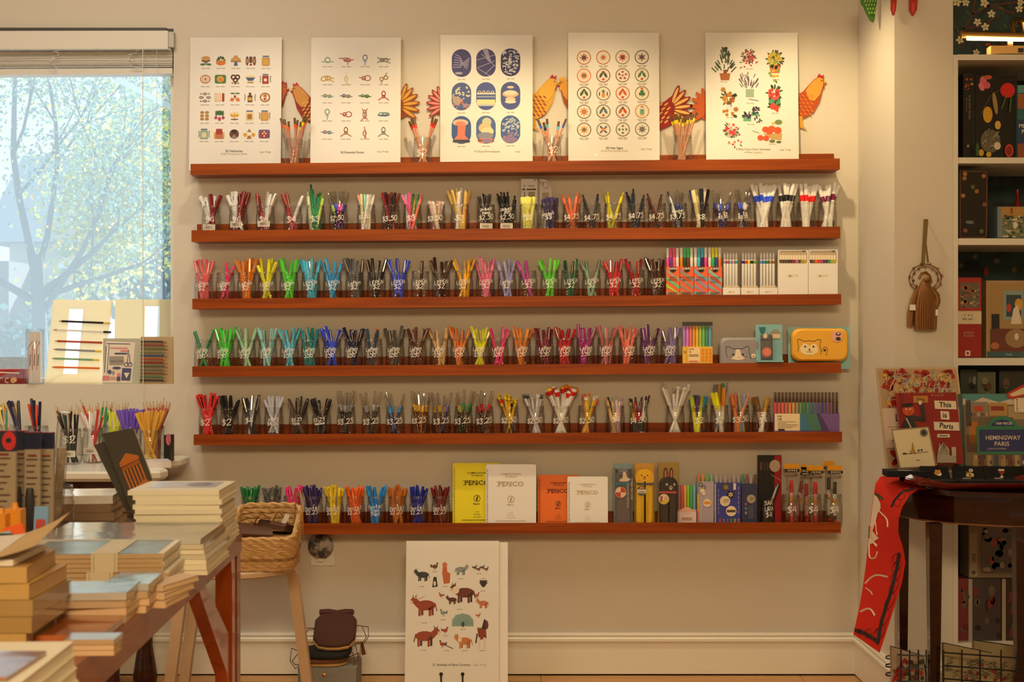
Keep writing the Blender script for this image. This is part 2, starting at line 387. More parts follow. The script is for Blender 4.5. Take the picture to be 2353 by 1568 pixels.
def leaves(g, cs, n, rad, size, pal):
    for k in range(n):
        c, _ = cs[R.randrange(len(cs))]; p = c + Vector((R.gauss(0, rad), R.gauss(0, rad), R.gauss(0, rad * .8)))
        u = Vector((R.uniform(-1, 1), R.uniform(-.5, .5), R.uniform(-1, 1))).normalized(); v = u.cross(Vector((R.uniform(-.4, .4), 1, R.uniform(-.4, .4)))).normalized()
        s = size * R.uniform(.6, 1.3)
        g.add([p - u * s, p - v * s * .6, p + u * s, p + v * s * .6], [(0, 1, 2, 3)], pal[R.randrange(len(pal))])
PAL1 = [lin(c) for c in '6f9a90 83b096 6a9498 94b088 cfc878 5c8a90 7aa0a4 7c9c88 8fb0b0 6a9088'.split()]
PAL2 = [lin(c) for c in 'b4c060 cfcf62 d8c878 90ae78 7fa48c'.split()]
for px, dist, label, base, pal, sd, nl in ((88, 6.2, 'large street tree with forked trunk and yellowing leaves, directly outside the window', .2, PAL1, 3, 22000), (360, 9.5, 'smaller yellow-green tree across the street by the blue roof', .2, PAL2, 11, 5500)):
    R.seed(sd); TIPS = []
    p0 = pt(px, 784, -dist); p0.z = -.25
    t = E('street_tree', label, 'tree', p0); g = G()
    if dist < 7:
        g.tube([(0, 0, 0), (.02, 0, 1.2), (-.03, .05, 2.0)], [.075, .06, .05], 8)
        for d, l, r in (((-.25, .1, 1), 1.5, .036), ((.55, -.1, 1), 1.5, .028), ((.1, .2, 1), 1.5, .03), ((-.8, 0, .5), 1.3, .035), ((.95, .2, .55), .8, .03), ((.8, 0, .12), .8, .024)): lathe_branch(g, (-.03 + d[0] * .05, .05, 2.0 - R.random() * .5), d, l, r, 2)
    else:
        g.tube([(0, 0, 0), (.05, 0, 1.6)], [.09, .07], 6); lathe_branch(g, (.05, 0, 1.5), (0, 0, 1), 1.2, .06, 2); lathe_branch(g, (.05, 0, 1.2), (-.6, 0, .5), 1.0, .05, 2)
    O('trunk', g.mesh('trunk', BARK), t)
    g = G(); leaves(g, [c for c in TIPS if dist > 7 or c[0].x < .35 or R.random() < .22], nl, .27, .017 if dist < 7 else .034, pal)
    O('foliage', g.mesh('foliage', LEAF), t, kind='stuff')
R.seed(21)
O('ground_outside', G().box(-30, .3, -.5, 20, 60, -.3).mesh('ground_outside', mat('street_asphalt', color=(.30, .33, .36), rough=.9)), kind='structure')
HW = mat('house_paint', color=(.62, .70, .66), rough=.8); HG = mat('house_glass', color=(.16, .26, .30), rough=.2); HB = mat('house_blue', color=(.30, .42, .55), rough=.7); HR = mat('house_brick', color=(.20, .22, .26), rough=.9)
def house(name, label, px0, px1, ytop, d, m, wins, roof=None, dep=5):
    a = pt(px0, ytop, -d); b = pt(px1, 784, -d)
    h = E(name, label, 'house', (a.x, d, -.3))
    O('wall', G().box(0, 0, 0, b.x - a.x, dep, a.z + .3).mesh('wall', m), h)
    for (wx0, wy0, wx1, wy1) in wins:
        p, q = pt(wx0, wy0, -d) - h.location, pt(wx1, wy1, -d) - h.location
        f = O('window', G().box(p.x - .05, -.06, q.z - .06, q.x + .05, .02, p.z + .05).mesh('window', HW), h)
        O('pane', G().box(p.x, -.075, q.z, q.x, -.05, p.z).mesh('pane', HG), f)
    if roof: O('roof', G().prismx([(-.35, a.z + .3), (dep / 2, a.z + .3 + roof), (dep + .35, a.z + .3)], -.3, b.x - a.x + .3).mesh('roof', HB), h)
    return h
house('clapboard_house', 'pale green clapboard house across the street behind the tree', 22, 168, 560, 15, HW, ((46, 612, 64, 645), (68, 642, 84, 672), (119, 650, 127, 678)), 1.4, 2.8)
house('corner_shop', 'pale cream shop front across the street with arched doorway under hanging sign', 200, 240, 620, 14.5, mat('shop_paint', color=(.66, .64, .60), rough=.8), ((206, 640, 212, 690), (214, 640, 221, 690)), 1.0, 2.6)
house('blue_house', 'blue grey house beyond the yellow-green tree', 242, 420, 600, 19, HB, (), 1.2)
house('brick_house', 'dark brick building at the window edge across the street', -80, 20, 600, 13.4, HR, (), None, .8)
sg = E('hanging_sign', 'dark blue hanging shop sign on an iron bracket across the street', 'sign', pt(206, 595, -12))
p = lambda x, y: pt(x, y, -12) - sg.location
SGM = mat('sign_blue', color=(.16, .17, .30), rough=.6)
O('board', G().box(p(178, 0).x, -.02, p(0, 606).z, p(232, 0).x, .02, p(0, 575).z).mesh('board', SGM), sg)
O('bracket', G().tube([p(170, 568), p(240, 580)], .025, 6).tube([p(186, 568), p(186, 576)], .012, 4).tube([p(226, 578), p(226, 582)], .012, 4).mesh('bracket', SGM), sg)
O('post', G().tube([p(237, 560), p(237, 880), (p(237, 880).x, p(237, 880).y, -.31 - sg.location.z)], .05, 6).mesh('post', mat('post_paint', color=(.6, .66, .72))), sg)
O('lettering', Art(206, 595, mpp(-12), -.022, .004).rect(190, 585, 224, 588, 'b9bcd2').rect(186, 594, 228, 599, 'c9c4d8').mesh('lettering', PRT), sg)
gb = E('awning_rail', 'pale blue awning rail crossing the upper corner of the view outside the window', 'awning', pt(310, 205, -1.2))
O('strut', G().bar(pt(262, 178, -1.2) - gb.location, Vector((pt(262, 0, 0).x, .16, 2.45)) - gb.location, .02, .02).mesh('strut', SGM), gb)
O('rail', G().bar(pt(245, 170, -1.2) - gb.location, pt(400, 250, -1.2) - gb.location, .022, .03).mesh('rail', mat('gutter_blue', color=(.42, .60, .72), rough=.5)), gb)
for x, y, d, r, lab in ((52, 800, 11, .34, 'dark conifer shrub in front of the clapboard house'), (330, 650, 11.4, .5, 'blue-green bush below the yellow-green tree'), (112, 775, 11.5, .22, 'low round shrub beside the clapboard house steps')):
    s = E('garden_shrub', lab, 'shrub', pt(x, y, -d)); g = G(); leaves(g, [(Vector((0, 0, 0)), 0)], 500, r * .5, .06, [lin('4d7480'), lin('5d8690'), lin('456a70')])
    O('foliage', g.mesh('foliage', LEAF), s, kind='stuff')
    O('stem', G().tube([(0, 0, -r), (0, 0, r * .5)], .03, 5).mesh('stem', BARK), s)
# ------------------------------------------------------------------ the six picture ledges
SHELF = [(438, 376.6, 402.0, 1930, 364.6, 389.5), (440, 530.4, 555.6, 1931, 520, 547), (442, 686, 711, 1933, 676.5, 700), (442, 841.5, 866.5, 1933, 834, 857.5), (445, 999.6, 1023.5, 1935, 992.4, 1017), (447, 1204, 1229, 1932, 1202, 1225.5)]
SHW = ('top', 'second', 'third', 'fourth', 'fifth', 'lowest')
LW = 0.100
SL = []
for i, (xa, ta, ba, xb, tb, bb) in enumerate(SHELF):
    A, B = pt(xa, ba, LW), pt(xb, bb, LW); hl = ((ba - ta) + (bb - tb)) / 2 * mpp(LW)
    ang = math.atan2(B.z - A.z, B.x - A.x); ln = (B - A).length
    SL.append((A.x, A.z, B.x, B.z))
    s = E('picture_ledge', f'cherry wood picture ledge, {"topmost, holding the art prints" if i == 0 else ("lowest, above the moon night light" if i == 5 else SHW[i] + " one down, packed with pen jars")}', 'shelf', (A.x, 0, A.z), 'wall ledges', rot=(0, -ang, 0))
    O('front_lip', G().box(0, -LW, 0, ln, -LW + .013, hl).mesh('front_lip', CHERRY), s)
    O('base_board', G().box(0, -LW + .013, 0, ln, -.018, .012).mesh('base_board', CHERRY), s)
    O('back_rail', G().box(0, -.018, 0, ln, -.0005, hl + .0265).mesh('back_rail', CHERRY), s)
def shelf_z(i, x):
    a, az, b, bz = SL[i]; return az + (bz - az) * (x - a) / (b - a) + .0125
# ------------------------------------------------------------------ glass jars and what stands in them
JP = [(.024, .0), (.0275, .002), (.0298, .010), (.0306, .030), (.0306, .068), (.0298, .078), (.0276, .084), (.0276, .0865), (.0296, .0885), (.0296, .0905), (.0276, .0925), (.0276, .096), (.0293, .098), (.0293, .100), (.0278, .102), (.0282, .1055), (.0272, .107)]
def jar_mesh(m, top=False):
    g = G(); g.lathe(JP, 24, cap=False); g.f.append(tuple(range(23, -1, -1))); g.c.append(None)
    g.lathe([(.0272, .107), (.0262, .107), (.0262, .098)], 24, cap=False)
    return g.mesh('glass_jar', m, 40)
JM, JMP = jar_mesh(JAR), jar_mesh(JARP)
JR = .0308
LETM = {}
def jar_lettering(lines, wob):
    "white handwriting wrapped round the jar's front"
    k = (lines, wob)
    if k in LETM: return LETM[k]
    rr = random.Random(hash(lines) % 1000 if 0 else sum(map(ord, lines)) + wob); g = G()
    for ln in lines.split('/'):
        s, z, h = ln.rsplit(':', 2); z = (float(z) + 17) / 1000; h = float(h) * 1.25 / 1000
        for st in hand_strokes(s, rr.uniform(-.002, .002), 0, h):
            st = [(x * (.92 if len(s) > 4 else 1) + rr.uniform(-.0004, .0004), y + rr.uniform(-.0005, .0005) + x * .12) for x, y in st]
            vs, fs = ribbon(st, .0016 if h < .014 else .0021)
            g.add([(JR * math.sin(x / JR), -(JR + .0004) * math.cos(x / JR), z + y) for x, y in vs], fs)
    LETM[k] = g.mesh('price_lettering', WHITE)
    return LETM[k]
# pen shapes: unit objects standing on z=0; body mesh, list of (part name, mesh, colour rule)
def lm(name, prof, seg=8, m=PLA, smooth=35): return G().lathe(prof, seg).mesh(name, m, smooth)
def clip_mesh(name, z0, z1, r, w=.0022, m=MET): return G().box(-w / 2, -r - .0016, z0, w / 2, -r - .0004, z1).box(-w / 2, -r - .001, z1 - .004, w / 2, -r + .001, z1).mesh(name, m)
SILVER, GOLD, BLK = (.78, .75, .70), (.78, .55, .22), (.02, .02, .022)
ST = {
 'L': (lm('pen', [(.0012, 0), (.0038, .012), (.0040, .088)]), [('cap', lm('cap', [(.0045, .080), (.0045, .147), (.0038, .149)]), 'c'), ('clip', clip_mesh('clip', .105, .146, .0045), SILVER)], .149),
 'F': (lm('felt_pen', [(.002, 0), (.0045, .008), (.0055, .020), (.0055, .088)]), [('cap', lm('cap', [(.0062, .085), (.0060, .118), (.0044, .136), (.0032, .138)]), 'c'), ('clip', clip_mesh('clip', .096, .130, .0058, .003, PLA), 'd')], .138),
 'B': (lm('ballpoint_pen', [(.0012, 0), (.0042, .016), (.0048, .05), (.0048, .118), (.0042, .124)]), [('push_button', lm('push_button', [(.0026, .123), (.0028, .136), (.0022, .138)]), 'd'), ('clip', clip_mesh('clip', .088, .124, .0048, .0026, PLA), 'd'), ('grip', lm('grip', [(.0051, .02), (.0054, .046), (.0051, .056)], 8, MATT), 'd')], .138),
 'C': (lm('multicolor_pen', [(.0015, 0), (.0062, .02), (.0066, .05), (.0066, .130), (.0058, .136)]), [('slider', G().box(-.001, -.0085, .11, .001, -.006, .122).mesh('slider', PLA), BLK), ('clip', clip_mesh('clip', .098, .134, .0064, .0028, PLA), 'c')], .137),
 'K': (lm('capped_pen', [(.0012, 0), (.0045, .012), (.005, .025), (.005, .09)]), [('cap', lm('cap', [(.0056, .078), (.0056, .125), (.0046, .138), (.003, .141)]), 'c'), ('clip', clip_mesh('clip', .092, .138, .0056, .0026, MET), SILVER)], .141),
 'G': (lm('gel_pen', [(.0012, 0), (.0042, .012), (.0047, .03), (.0047, .10)], 8, CLR), [('ink_tube', lm('ink_tube', [(.001, .004), (.0022, .02), (.0022, .096)]), 'd'), ('cap', lm('cap', [(.0054, .092), (.0054, .14), (.0042, .150), (.002, .152)], 8, CLR), (.92, .92, .92)), ('cap_band', lm('cap_band', [(.0050, .088), (.0057, .09), (.0057, .108), (.005, .110)]), 'c'), ('clip', clip_mesh('clip', .105, .15, .0056, .0026, CLR), (.95, .95, .95))], .152),
 'W': (lm('drawing_marker', [(.003, 0), (.0058, .01), (.0062, .02), (.0062, .095)]), [('colour_band', lm('colour_band', [(.0066, .095), (.0066, .112)]), 'd'), ('cap', lm('cap', [(.0060, .112), (.0056, .143), (.0045, .145)]), 'c')], .145),
 'M': (lm('highlighter', [(.003, 0), (.0062, .012), (.0066, .03), (.0066, .09)]), [('cap', lm('cap', [(.0070, .088), (.0068, .134), (.0052, .140)]), 'd'), ('clip', clip_mesh('clip', .10, .136, .0068, .0034, PLA), 'd')], .140),
 'T': (lm('stick_pen', [(.0015, 0), (.0036, .014), (.0038, .10), (.0038, .128), (.003, .132)]), [('tip_cone', lm('tip_cone', [(.0039, .0), (.0039, .02)]), 'd')], .132),
 'Z': (lm('thick_marker', [(.004, 0), (.0068, .006), (.0068, .124), (.0058, .13)]), [('cap', lm('cap', [(.0073, .085), (.0073, .128), (.006, .133)]), 'c')], .133),
 'P': (lm('pencil', [(.0030, 0), (.0036, .001), (.0036, .150)], 6, PLA, 10), [('colour_band', lm('colour_band', [(.0037, .150), (.0037, .162)], 6, PLA, 10), 'd'), ('dipped_end', lm('dipped_end', [(.0037, .162), (.0036, .182), (.0030, .183)], 6, PLA, 10), (.16, .09, .03))], .183),
 'Q': (lm('pencil', [(.0030, 0), (.0036, .001), (.0036, .160)], 6, PLA, 10), [('sharpened_tip', lm('sharpened_tip', [(.0036, .160), (.0010, .177)], 6, MATT, 10), (.62, .42, .25)), ('lead', lm('lead', [(.0011, .1765), (.0003, .181)], 6, MATT), 'd')], .181),
 'E': (lm('pencil', [(.0030, 0), (.0036, .001), (.0036, .162)], 6, PLA, 10), [('ferrule', lm('ferrule', [(.0037, .162), (.0037, .172)], 8, MET), GOLD), ('eraser', lm('eraser', [(.0034, .172), (.0034, .180), (.003, .181)], 8, MATT), 'd')], .181),
}
def top_giraffe(col2):
    g = G().ball((0, 0, .006), .0075, 8); g.tube([(-.003, 0, .011), (-.003, 0, .022)], .0016, 5).tube([(.003, 0, .011), (.0035, 0, .021)], .0016, 5).ball((0, -.007, .003), .0045, 6)
    return g.mesh('animal_head', PLA, 40)
GIR = top_giraffe(0); EYES = G().ball((-.003, -.0072, .009), .0011, 6).ball((.003, -.0072, .009), .0011, 6).mesh('eye_print', PLA); SPOT = G().ball((-.0055, -.002, .001), .0026, 6).ball((.006, -.001, .010), .0024, 6).ball((.002, .005, .012), .0026, 6).mesh('spot_print', PLA)
CUP = G().lathe([(.0055, -.002), (.0095, .012), (.0098, .013)], 12).mesh('cup', PLA, 30); FROTH = G().lathe([(.0098, .013), (.0096, .018), (.006, .0225), (.001, .024)], 12).mesh('topping', PLA, 60)
BALLT = G().ball((0, 0, .006), .0085, 10).mesh('ball_top', PLA, 50); BUG = G().ball((0, 0, .005), .0085, 10).mesh('ladybird_top', PLA, 50); BUGH = G().ball((0, -.002, .0145), .005, 8).mesh('ladybird_head', PLA, 50)
CAT = G().ball((0, 0, .005), .0068, 8).lathe([(.003, .009), (.0005, .015)], 4, (-.004, 0, 0)).lathe([(.003, .009), (.0005, .015)], 4, (.004, 0, 0)).mesh('cat_head', PLA, 40)
HUES = [('black', (.02, .02, .02)), ('white', (.8, .8, .75)), ('grey', (.3, .3, .28)), ('red', (.75, .06, .06)), ('dark red', (.25, .02, .03)), ('orange', (.85, .28, .03)), ('yellow', (.85, .7, .05)), ('green', (.1, .55, .1)), ('dark green', (.02, .18, .06)), ('blue', (.05, .15, .7)), ('navy', (.02, .03, .2)), ('light blue', (.15, .5, .7)), ('purple', (.2, .08, .35)), ('pink', (.85, .2, .4)), ('brown', (.2, .08, .03)), ('tan', (.6, .42, .22)), ('lime', (.5, .75, .1)), ('pale green', (.5, .75, .5)), ('lilac', (.55, .45, .75)), ('maroon', (.25, .02, .12)), ('cream', (.8, .65, .4))]
def hue(c): return min(HUES, key=lambda h: sum((a ** .5 - b ** .5) ** 2 for a, b in zip(h[1], c)))[0]
ORD = 'first second third fourth fifth sixth seventh eighth ninth tenth eleventh twelfth thirteenth fourteenth fifteenth sixteenth seventeenth eighteenth nineteenth twentieth twenty-first twenty-second twenty-third twenty-fourth twenty-fifth twenty-sixth twenty-seventh twenty-eighth twenty-ninth thirtieth'.split()
NAMES = {'L': 'fineliner_pen', 'F': 'felt_pen', 'B': 'ballpoint_pen', 'C': 'multicolor_pen', 'K': 'capped_pen', 'G': 'gel_pen', 'W': 'drawing_marker', 'M': 'highlighter', 'T': 'stick_pen', 'Z': 'thick_marker', 'P': 'pencil', 'Q': 'pencil', 'E': 'pencil'}
WORDS = {'L': 'slim fineliner', 'F': 'felt tip pen', 'B': 'click ballpoint', 'C': 'chunky multicolour pen', 'K': 'capped pen', 'G': 'clear gel pen', 'W': 'banded white marker', 'M': 'highlighter', 'T': 'stick pen', 'Z': 'thick marker', 'P': 'dip-ended pencil', 'Q': 'sharpened pencil', 'E': 'eraser-ended pencil'}
def stand(style, base, top, c, d, name, label, cat, group, extra=None, spin=None):
    me, parts, ln = ST[style]
    v = top - base; k = v.length / ln
    o = O(name, me, loc=base, color=c, label=label, cat=cat, group=group)
    q = v.to_track_quat('Z', 'Y')
    o.rotation_mode = 'QUATERNION'
    o.rotation_quaternion = Quaternion(v.normalized(), spin if spin is not None else R.uniform(-1.2, 1.2)) @ Quaternion((0, 0, 1)).rotation_difference(Quaternion((0, 0, 1))) @ Vector((0, 0, 1)).rotation_difference(v.normalized())
    wd = {'L': 1.2, 'T': 1.25, 'K': 1.12, 'B': 1.12, 'W': 1.12, 'P': 1.15}.get(style, 1); o.scale = (wd, wd, k)
    for pn, pm, rule in parts:
        cc = c if rule == 'c' else d if rule == 'd' else rule
        O(pn, pm, o, color=cc)
    return o
def rimfit(jar, bx, by, tx, ty, ztop, rmax=.0235, h=.107):
    "keep a leaning pen inside the rim: pull its foot until it passes the mouth"
    f = min(1.0, h / max(ztop, .11))
    for _ in range(12):
        mx, my = bx + (tx - bx) * f, by + (ty - by) * f
        r = math.hypot(mx, my)
        if r <= rmax: break
        bx -= mx * .25; by -= my * .25
        rb = math.hypot(bx, by)
        if rb > .021: bx *= .021 / rb; by *= .021 / rb
        if r > rmax and rb > .0205: tx *= .96; ty *= .93
    return bx, by, tx, ty
def fill_jar(loc, w, scale, spec, style, c0, d0, where, grp, tdef, cats='pen', lab=None):
    todo = []
    for tok in spec.split():
        a = tok.split(','); px = float(a[0]); py = float(a[1]) if len(a) > 1 and a[1] else tdef + R.uniform(-4, 5)
        c = ph(a[2]) if len(a) > 2 and a[2] else c0
        d = ph(a[3]) if len(a) > 3 else (d0 or tuple(x * .55 for x in c))
        st = a[4] if len(a) > 4 else style
        sh = c if st not in 'WPE' else d
        todo.append((px, py, c, d, st, f'{hue(sh)} {lab or WORDS[st]}'))
    todo.sort(key=lambda r: r[0]); seen = {}
    for px, py, c, d, st, l in todo:
        same = [r for r in todo if r[5] == l]; seen[l] = seen.get(l, 0) + 1
        label = f'{l}, {where}' if len(same) == 1 else f'{ORD[seen[l] - 1]} {l} from the window side, {where}'
        tw = w + R.uniform(-.015, .015)
        T = pt(px, py, tw) - loc; tx, ty, tz = T
        sg = 1 if tx > 0 else -1
        bx = -sg * R.uniform(-.014, .017); by = R.uniform(-.016, .016)
        rb = math.hypot(bx, by)
        if rb > .020: bx *= .020 / rb; by *= .020 / rb
        bx, by, tx, ty = rimfit(None, bx, by, tx, ty, tz)
        stand(st, loc + Vector((bx, by, .0035)), loc + Vector((tx, ty, tz)), c, d, NAMES[st], label, 'pencil' if st in 'PQE' else 'marker' if st in 'WMZ' else 'pen', grp)
BAR = None
def sticker_mesh():
    g = Art(0, 0, mpp(.08), -JR - .0006); g.rrect(-15, -7, 15, 7, 2, 'efe8dc')
    for k in range(14):
        x = -7 + k * 1.05
        if k % 3 != 1: g.lay = 3; g.rect(x, -2.5, x + .6, 3.5, '3a352f')
    vs = g.v; g.v = [((JR + .0006) * math.sin(x / JR), -(JR - (y + JR)) * math.cos(x / JR), z) for x, y, z in vs]
    return g.mesh('price_sticker', PRT)
STK = sticker_mesh()
CNT = {}
def jar(si, px, text, style, col, spec, what, top=None, dark=None, plain=False, sticker=None, w=.053, wob=0, d=None):
    z = shelf_z(si, pt(px, 0, w).x); loc = Vector((pt(px, 0, w).x, -w, z))
    CNT[si] = CNT.get(si, 0) + 1; n = ORD[CNT[si] - 1]
    where = f'{n} jar of the {SHW[si]} ledge'
    j = O('glass_jar', JMP if plain else JM, loc=loc, rot=(0, 0, R.uniform(-.12, .12)), label=f'glass jar of {what}, {n} along the {SHW[si]} ledge', cat='jar', group=f'pen jars on the {SHW[si]} ledge')
    if text: O('price_lettering', jar_lettering(text, wob), j, loc=(0, 0, 0))
    if sticker is not None: O('price_sticker', STK, j, loc=(0, 0, (sticker + 24) / 1000), rot=(0, 0, R.uniform(-.1, .1)))
    fill_jar(loc, w, 1, spec, style, ph(col), ph(d) if d else None, where, f'pens in the {n} jar of the {SHW[si]} ledge', top or 600)
    return loc
LP2 = 'LePen:52:9/$2:38:10'; LPC = 'LEPEN:53:9.5/$2:39:11'; LPF = 'LePen:56:8.5/FLEX:46:7.5/2.50:36:7.5'
T3 = [(468, LP2, 'ee5f58', '447,600 455,597 465 473,596 481,602 492,600 461', 'coral fineliners'), (518, LP2, 'e8305f', '521,604 538,613', 'two hot pink fineliners'), (567, LP2, 'ff7416', '541,598 549 558 566 574 588,597 592 580', 'orange fineliners'),
 (614, LP2, 'ecd916', '592,610 599 619,596 627 635,603', 'yellow fineliners'), (664, LP2, '4fbf2c', '642,597 650 672 681 690,598 646', 'bright green fineliners'), (714, LPC, '3fa3ad', '690,596 698 710 718 729 736 704', 'teal blue fineliners'),
 (764, LPC, '2f8fb4', '743,604 748 770,602 785,606', 'sea blue fineliners'), (815, LP2, '57534a', '789,595 797 805 812 822 834', 'charcoal grey fineliners'), (865, LPC, '1c1916', '844,598 855,594 872,599 888', 'black fineliners'),
 (916, LPC, '2a43c0', '890,600 897 912 932,598 942', 'royal blue fineliners'), (966, LPC, '2e1a10', '970,600', 'one brown fineliner'), (1013, LPC, '36190f', '989,599 998,592 1015 1026 1031 1040', 'dark brown fineliners'),
 (1066, LPC, 'f49a16', '1037,601 1046 1069 1083 1093 1078', 'amber fineliners'), (1115, LPC, 'f2677a', '1100,590 1112 1125 1135 1095,606 1106', 'rose pink fineliners'), (1165, LP2, '9b93b4', '1144,601 1159,600 1170,595 1183', 'lavender fineliners'),
 (1213, LPC, 'c0448a', '1185,600 1208,599', 'two magenta fineliners'), (1263, LPC, '5cc42a', '1239,599 1245 1266,594 1276 1285,595', 'leaf green fineliners'), (1310, LPC, '0f5a34', '1298,599 1318,601 1325', 'dark green fineliners'),
 (1359, LPC, '7d9a72', '1329,599 1347,600 1379,597', 'sage fineliners'), (1411, LPC, 'd1202a', '1384,599 1389 1403,597 1418 1428', 'red fineliners'), (1461, LPC, 'a0141c', '1437,595 1447 1474,596 1466', 'deep red fineliners'), (1508, LPC, '4a2a18', '1480,592 1489 1500 1508 1515 1524 1494', 'cocoa brown fineliners')]
for px, tx, col, spec, what in T3: jar(2, px, tx, 'L', col, spec, what, 597)
T4 = [(468, '2e7d43', '446,762 490,758', 'two dark green slim pens'), (517, '44c934', '495,756 506,753 513 522 532 541', 'neon green slim pens'), (566, '9ec68c', '540,758 548 565,755 589,756', 'pale sage slim pens'), (615, '8fc8b4', '593,753 599 606 625 636', 'aqua slim pens'),
 (665, '55b0bb', '641,758 648 657,759 675,753 690', 'sky blue slim pens'), (713, '1b7d70', '696,760 705 718,754 730', 'deep teal slim pens'), (763, '2a44b8', '736,755 748,750 757 779 787 742', 'royal blue slim pens'), (812, '1c2038', '790,753 806 810 818 832 836', 'navy slim pens'),
 (858, '1c3a4c', '843,756 868,757', 'two petrol blue pens'), (908, '4c463a', '883,755 895 906 924,749 930', 'olive grey slim pens'), (959, '5c2a1c', '936,756 948 956 974 987', 'russet brown slim pens'), (1009, 'cfa060', '980,753 1003,759 1026,754 1029', 'tan slim pens'),
 (1056, 'c8651c', '1031,750 1040 1048 1063 1079', 'burnt orange slim pens'), (1104, 'd8d61c', '1083,750 1094 1104 1111 1120 1130 1089', 'lemon yellow slim pens'), (1147, 'e22a62', '1127,755 1156 1165 1173', 'hot pink slim pens'), (1199, 'f6761a', '1178,750 1187 1197 1214 1225', 'bright orange slim pens'),
 (1251, '6c1428', '1230 1238 1249 1261 1268', 'burgundy slim pens'), (1299, 'b8141e', '1276 1284 1291 1308 1323', 'crimson slim pens'), (1345, 'a0206a', '1328,745 1335 1341 1356 1368 1371', 'magenta slim pens'), (1393, 'b8645a', '1377,749 1378 1394 1411 1419', 'dusty rose slim pens'),
 (1443, 'ee6448', '1423,748 1429 1437 1450 1460 1468', 'salmon slim pens'), (1491, '6a2a60', '1474,755 1480 1488,746 1510 1516', 'plum slim pens'), (1539, '7c6590', '1522,759 1540,753 1551 1563', 'lilac slim pens')]
for px, col, spec, what in T4: jar(3, px, LPF, 'L', col, spec, what, 755)
fw = pt(866, 758, .05)
fo = E('flower_charm', 'tiny orange flower charm stuck on a petrol blue pen', 'charm', fw)
O('petals', G().lathe([(.001, -.001), (.006, 0), (.001, .001)], 10).mesh('petals', mat('petal_orange', color=ph('e8703a')), 30), fo, rot=(math.pi / 2, 0, 0)); O('centre', G().ball((0, -.002, 0), .0022, 6).mesh('centre', mat('petal_core', color=ph('b04a20'))), fo)
W4, WH, DR, RD = 'f0e6d8', 'efe4d2', '7c1c1c', '9c2420'
P4, P25, P35 = '$4:42:15', '$2.50:46:11', '$3.50:44:12'
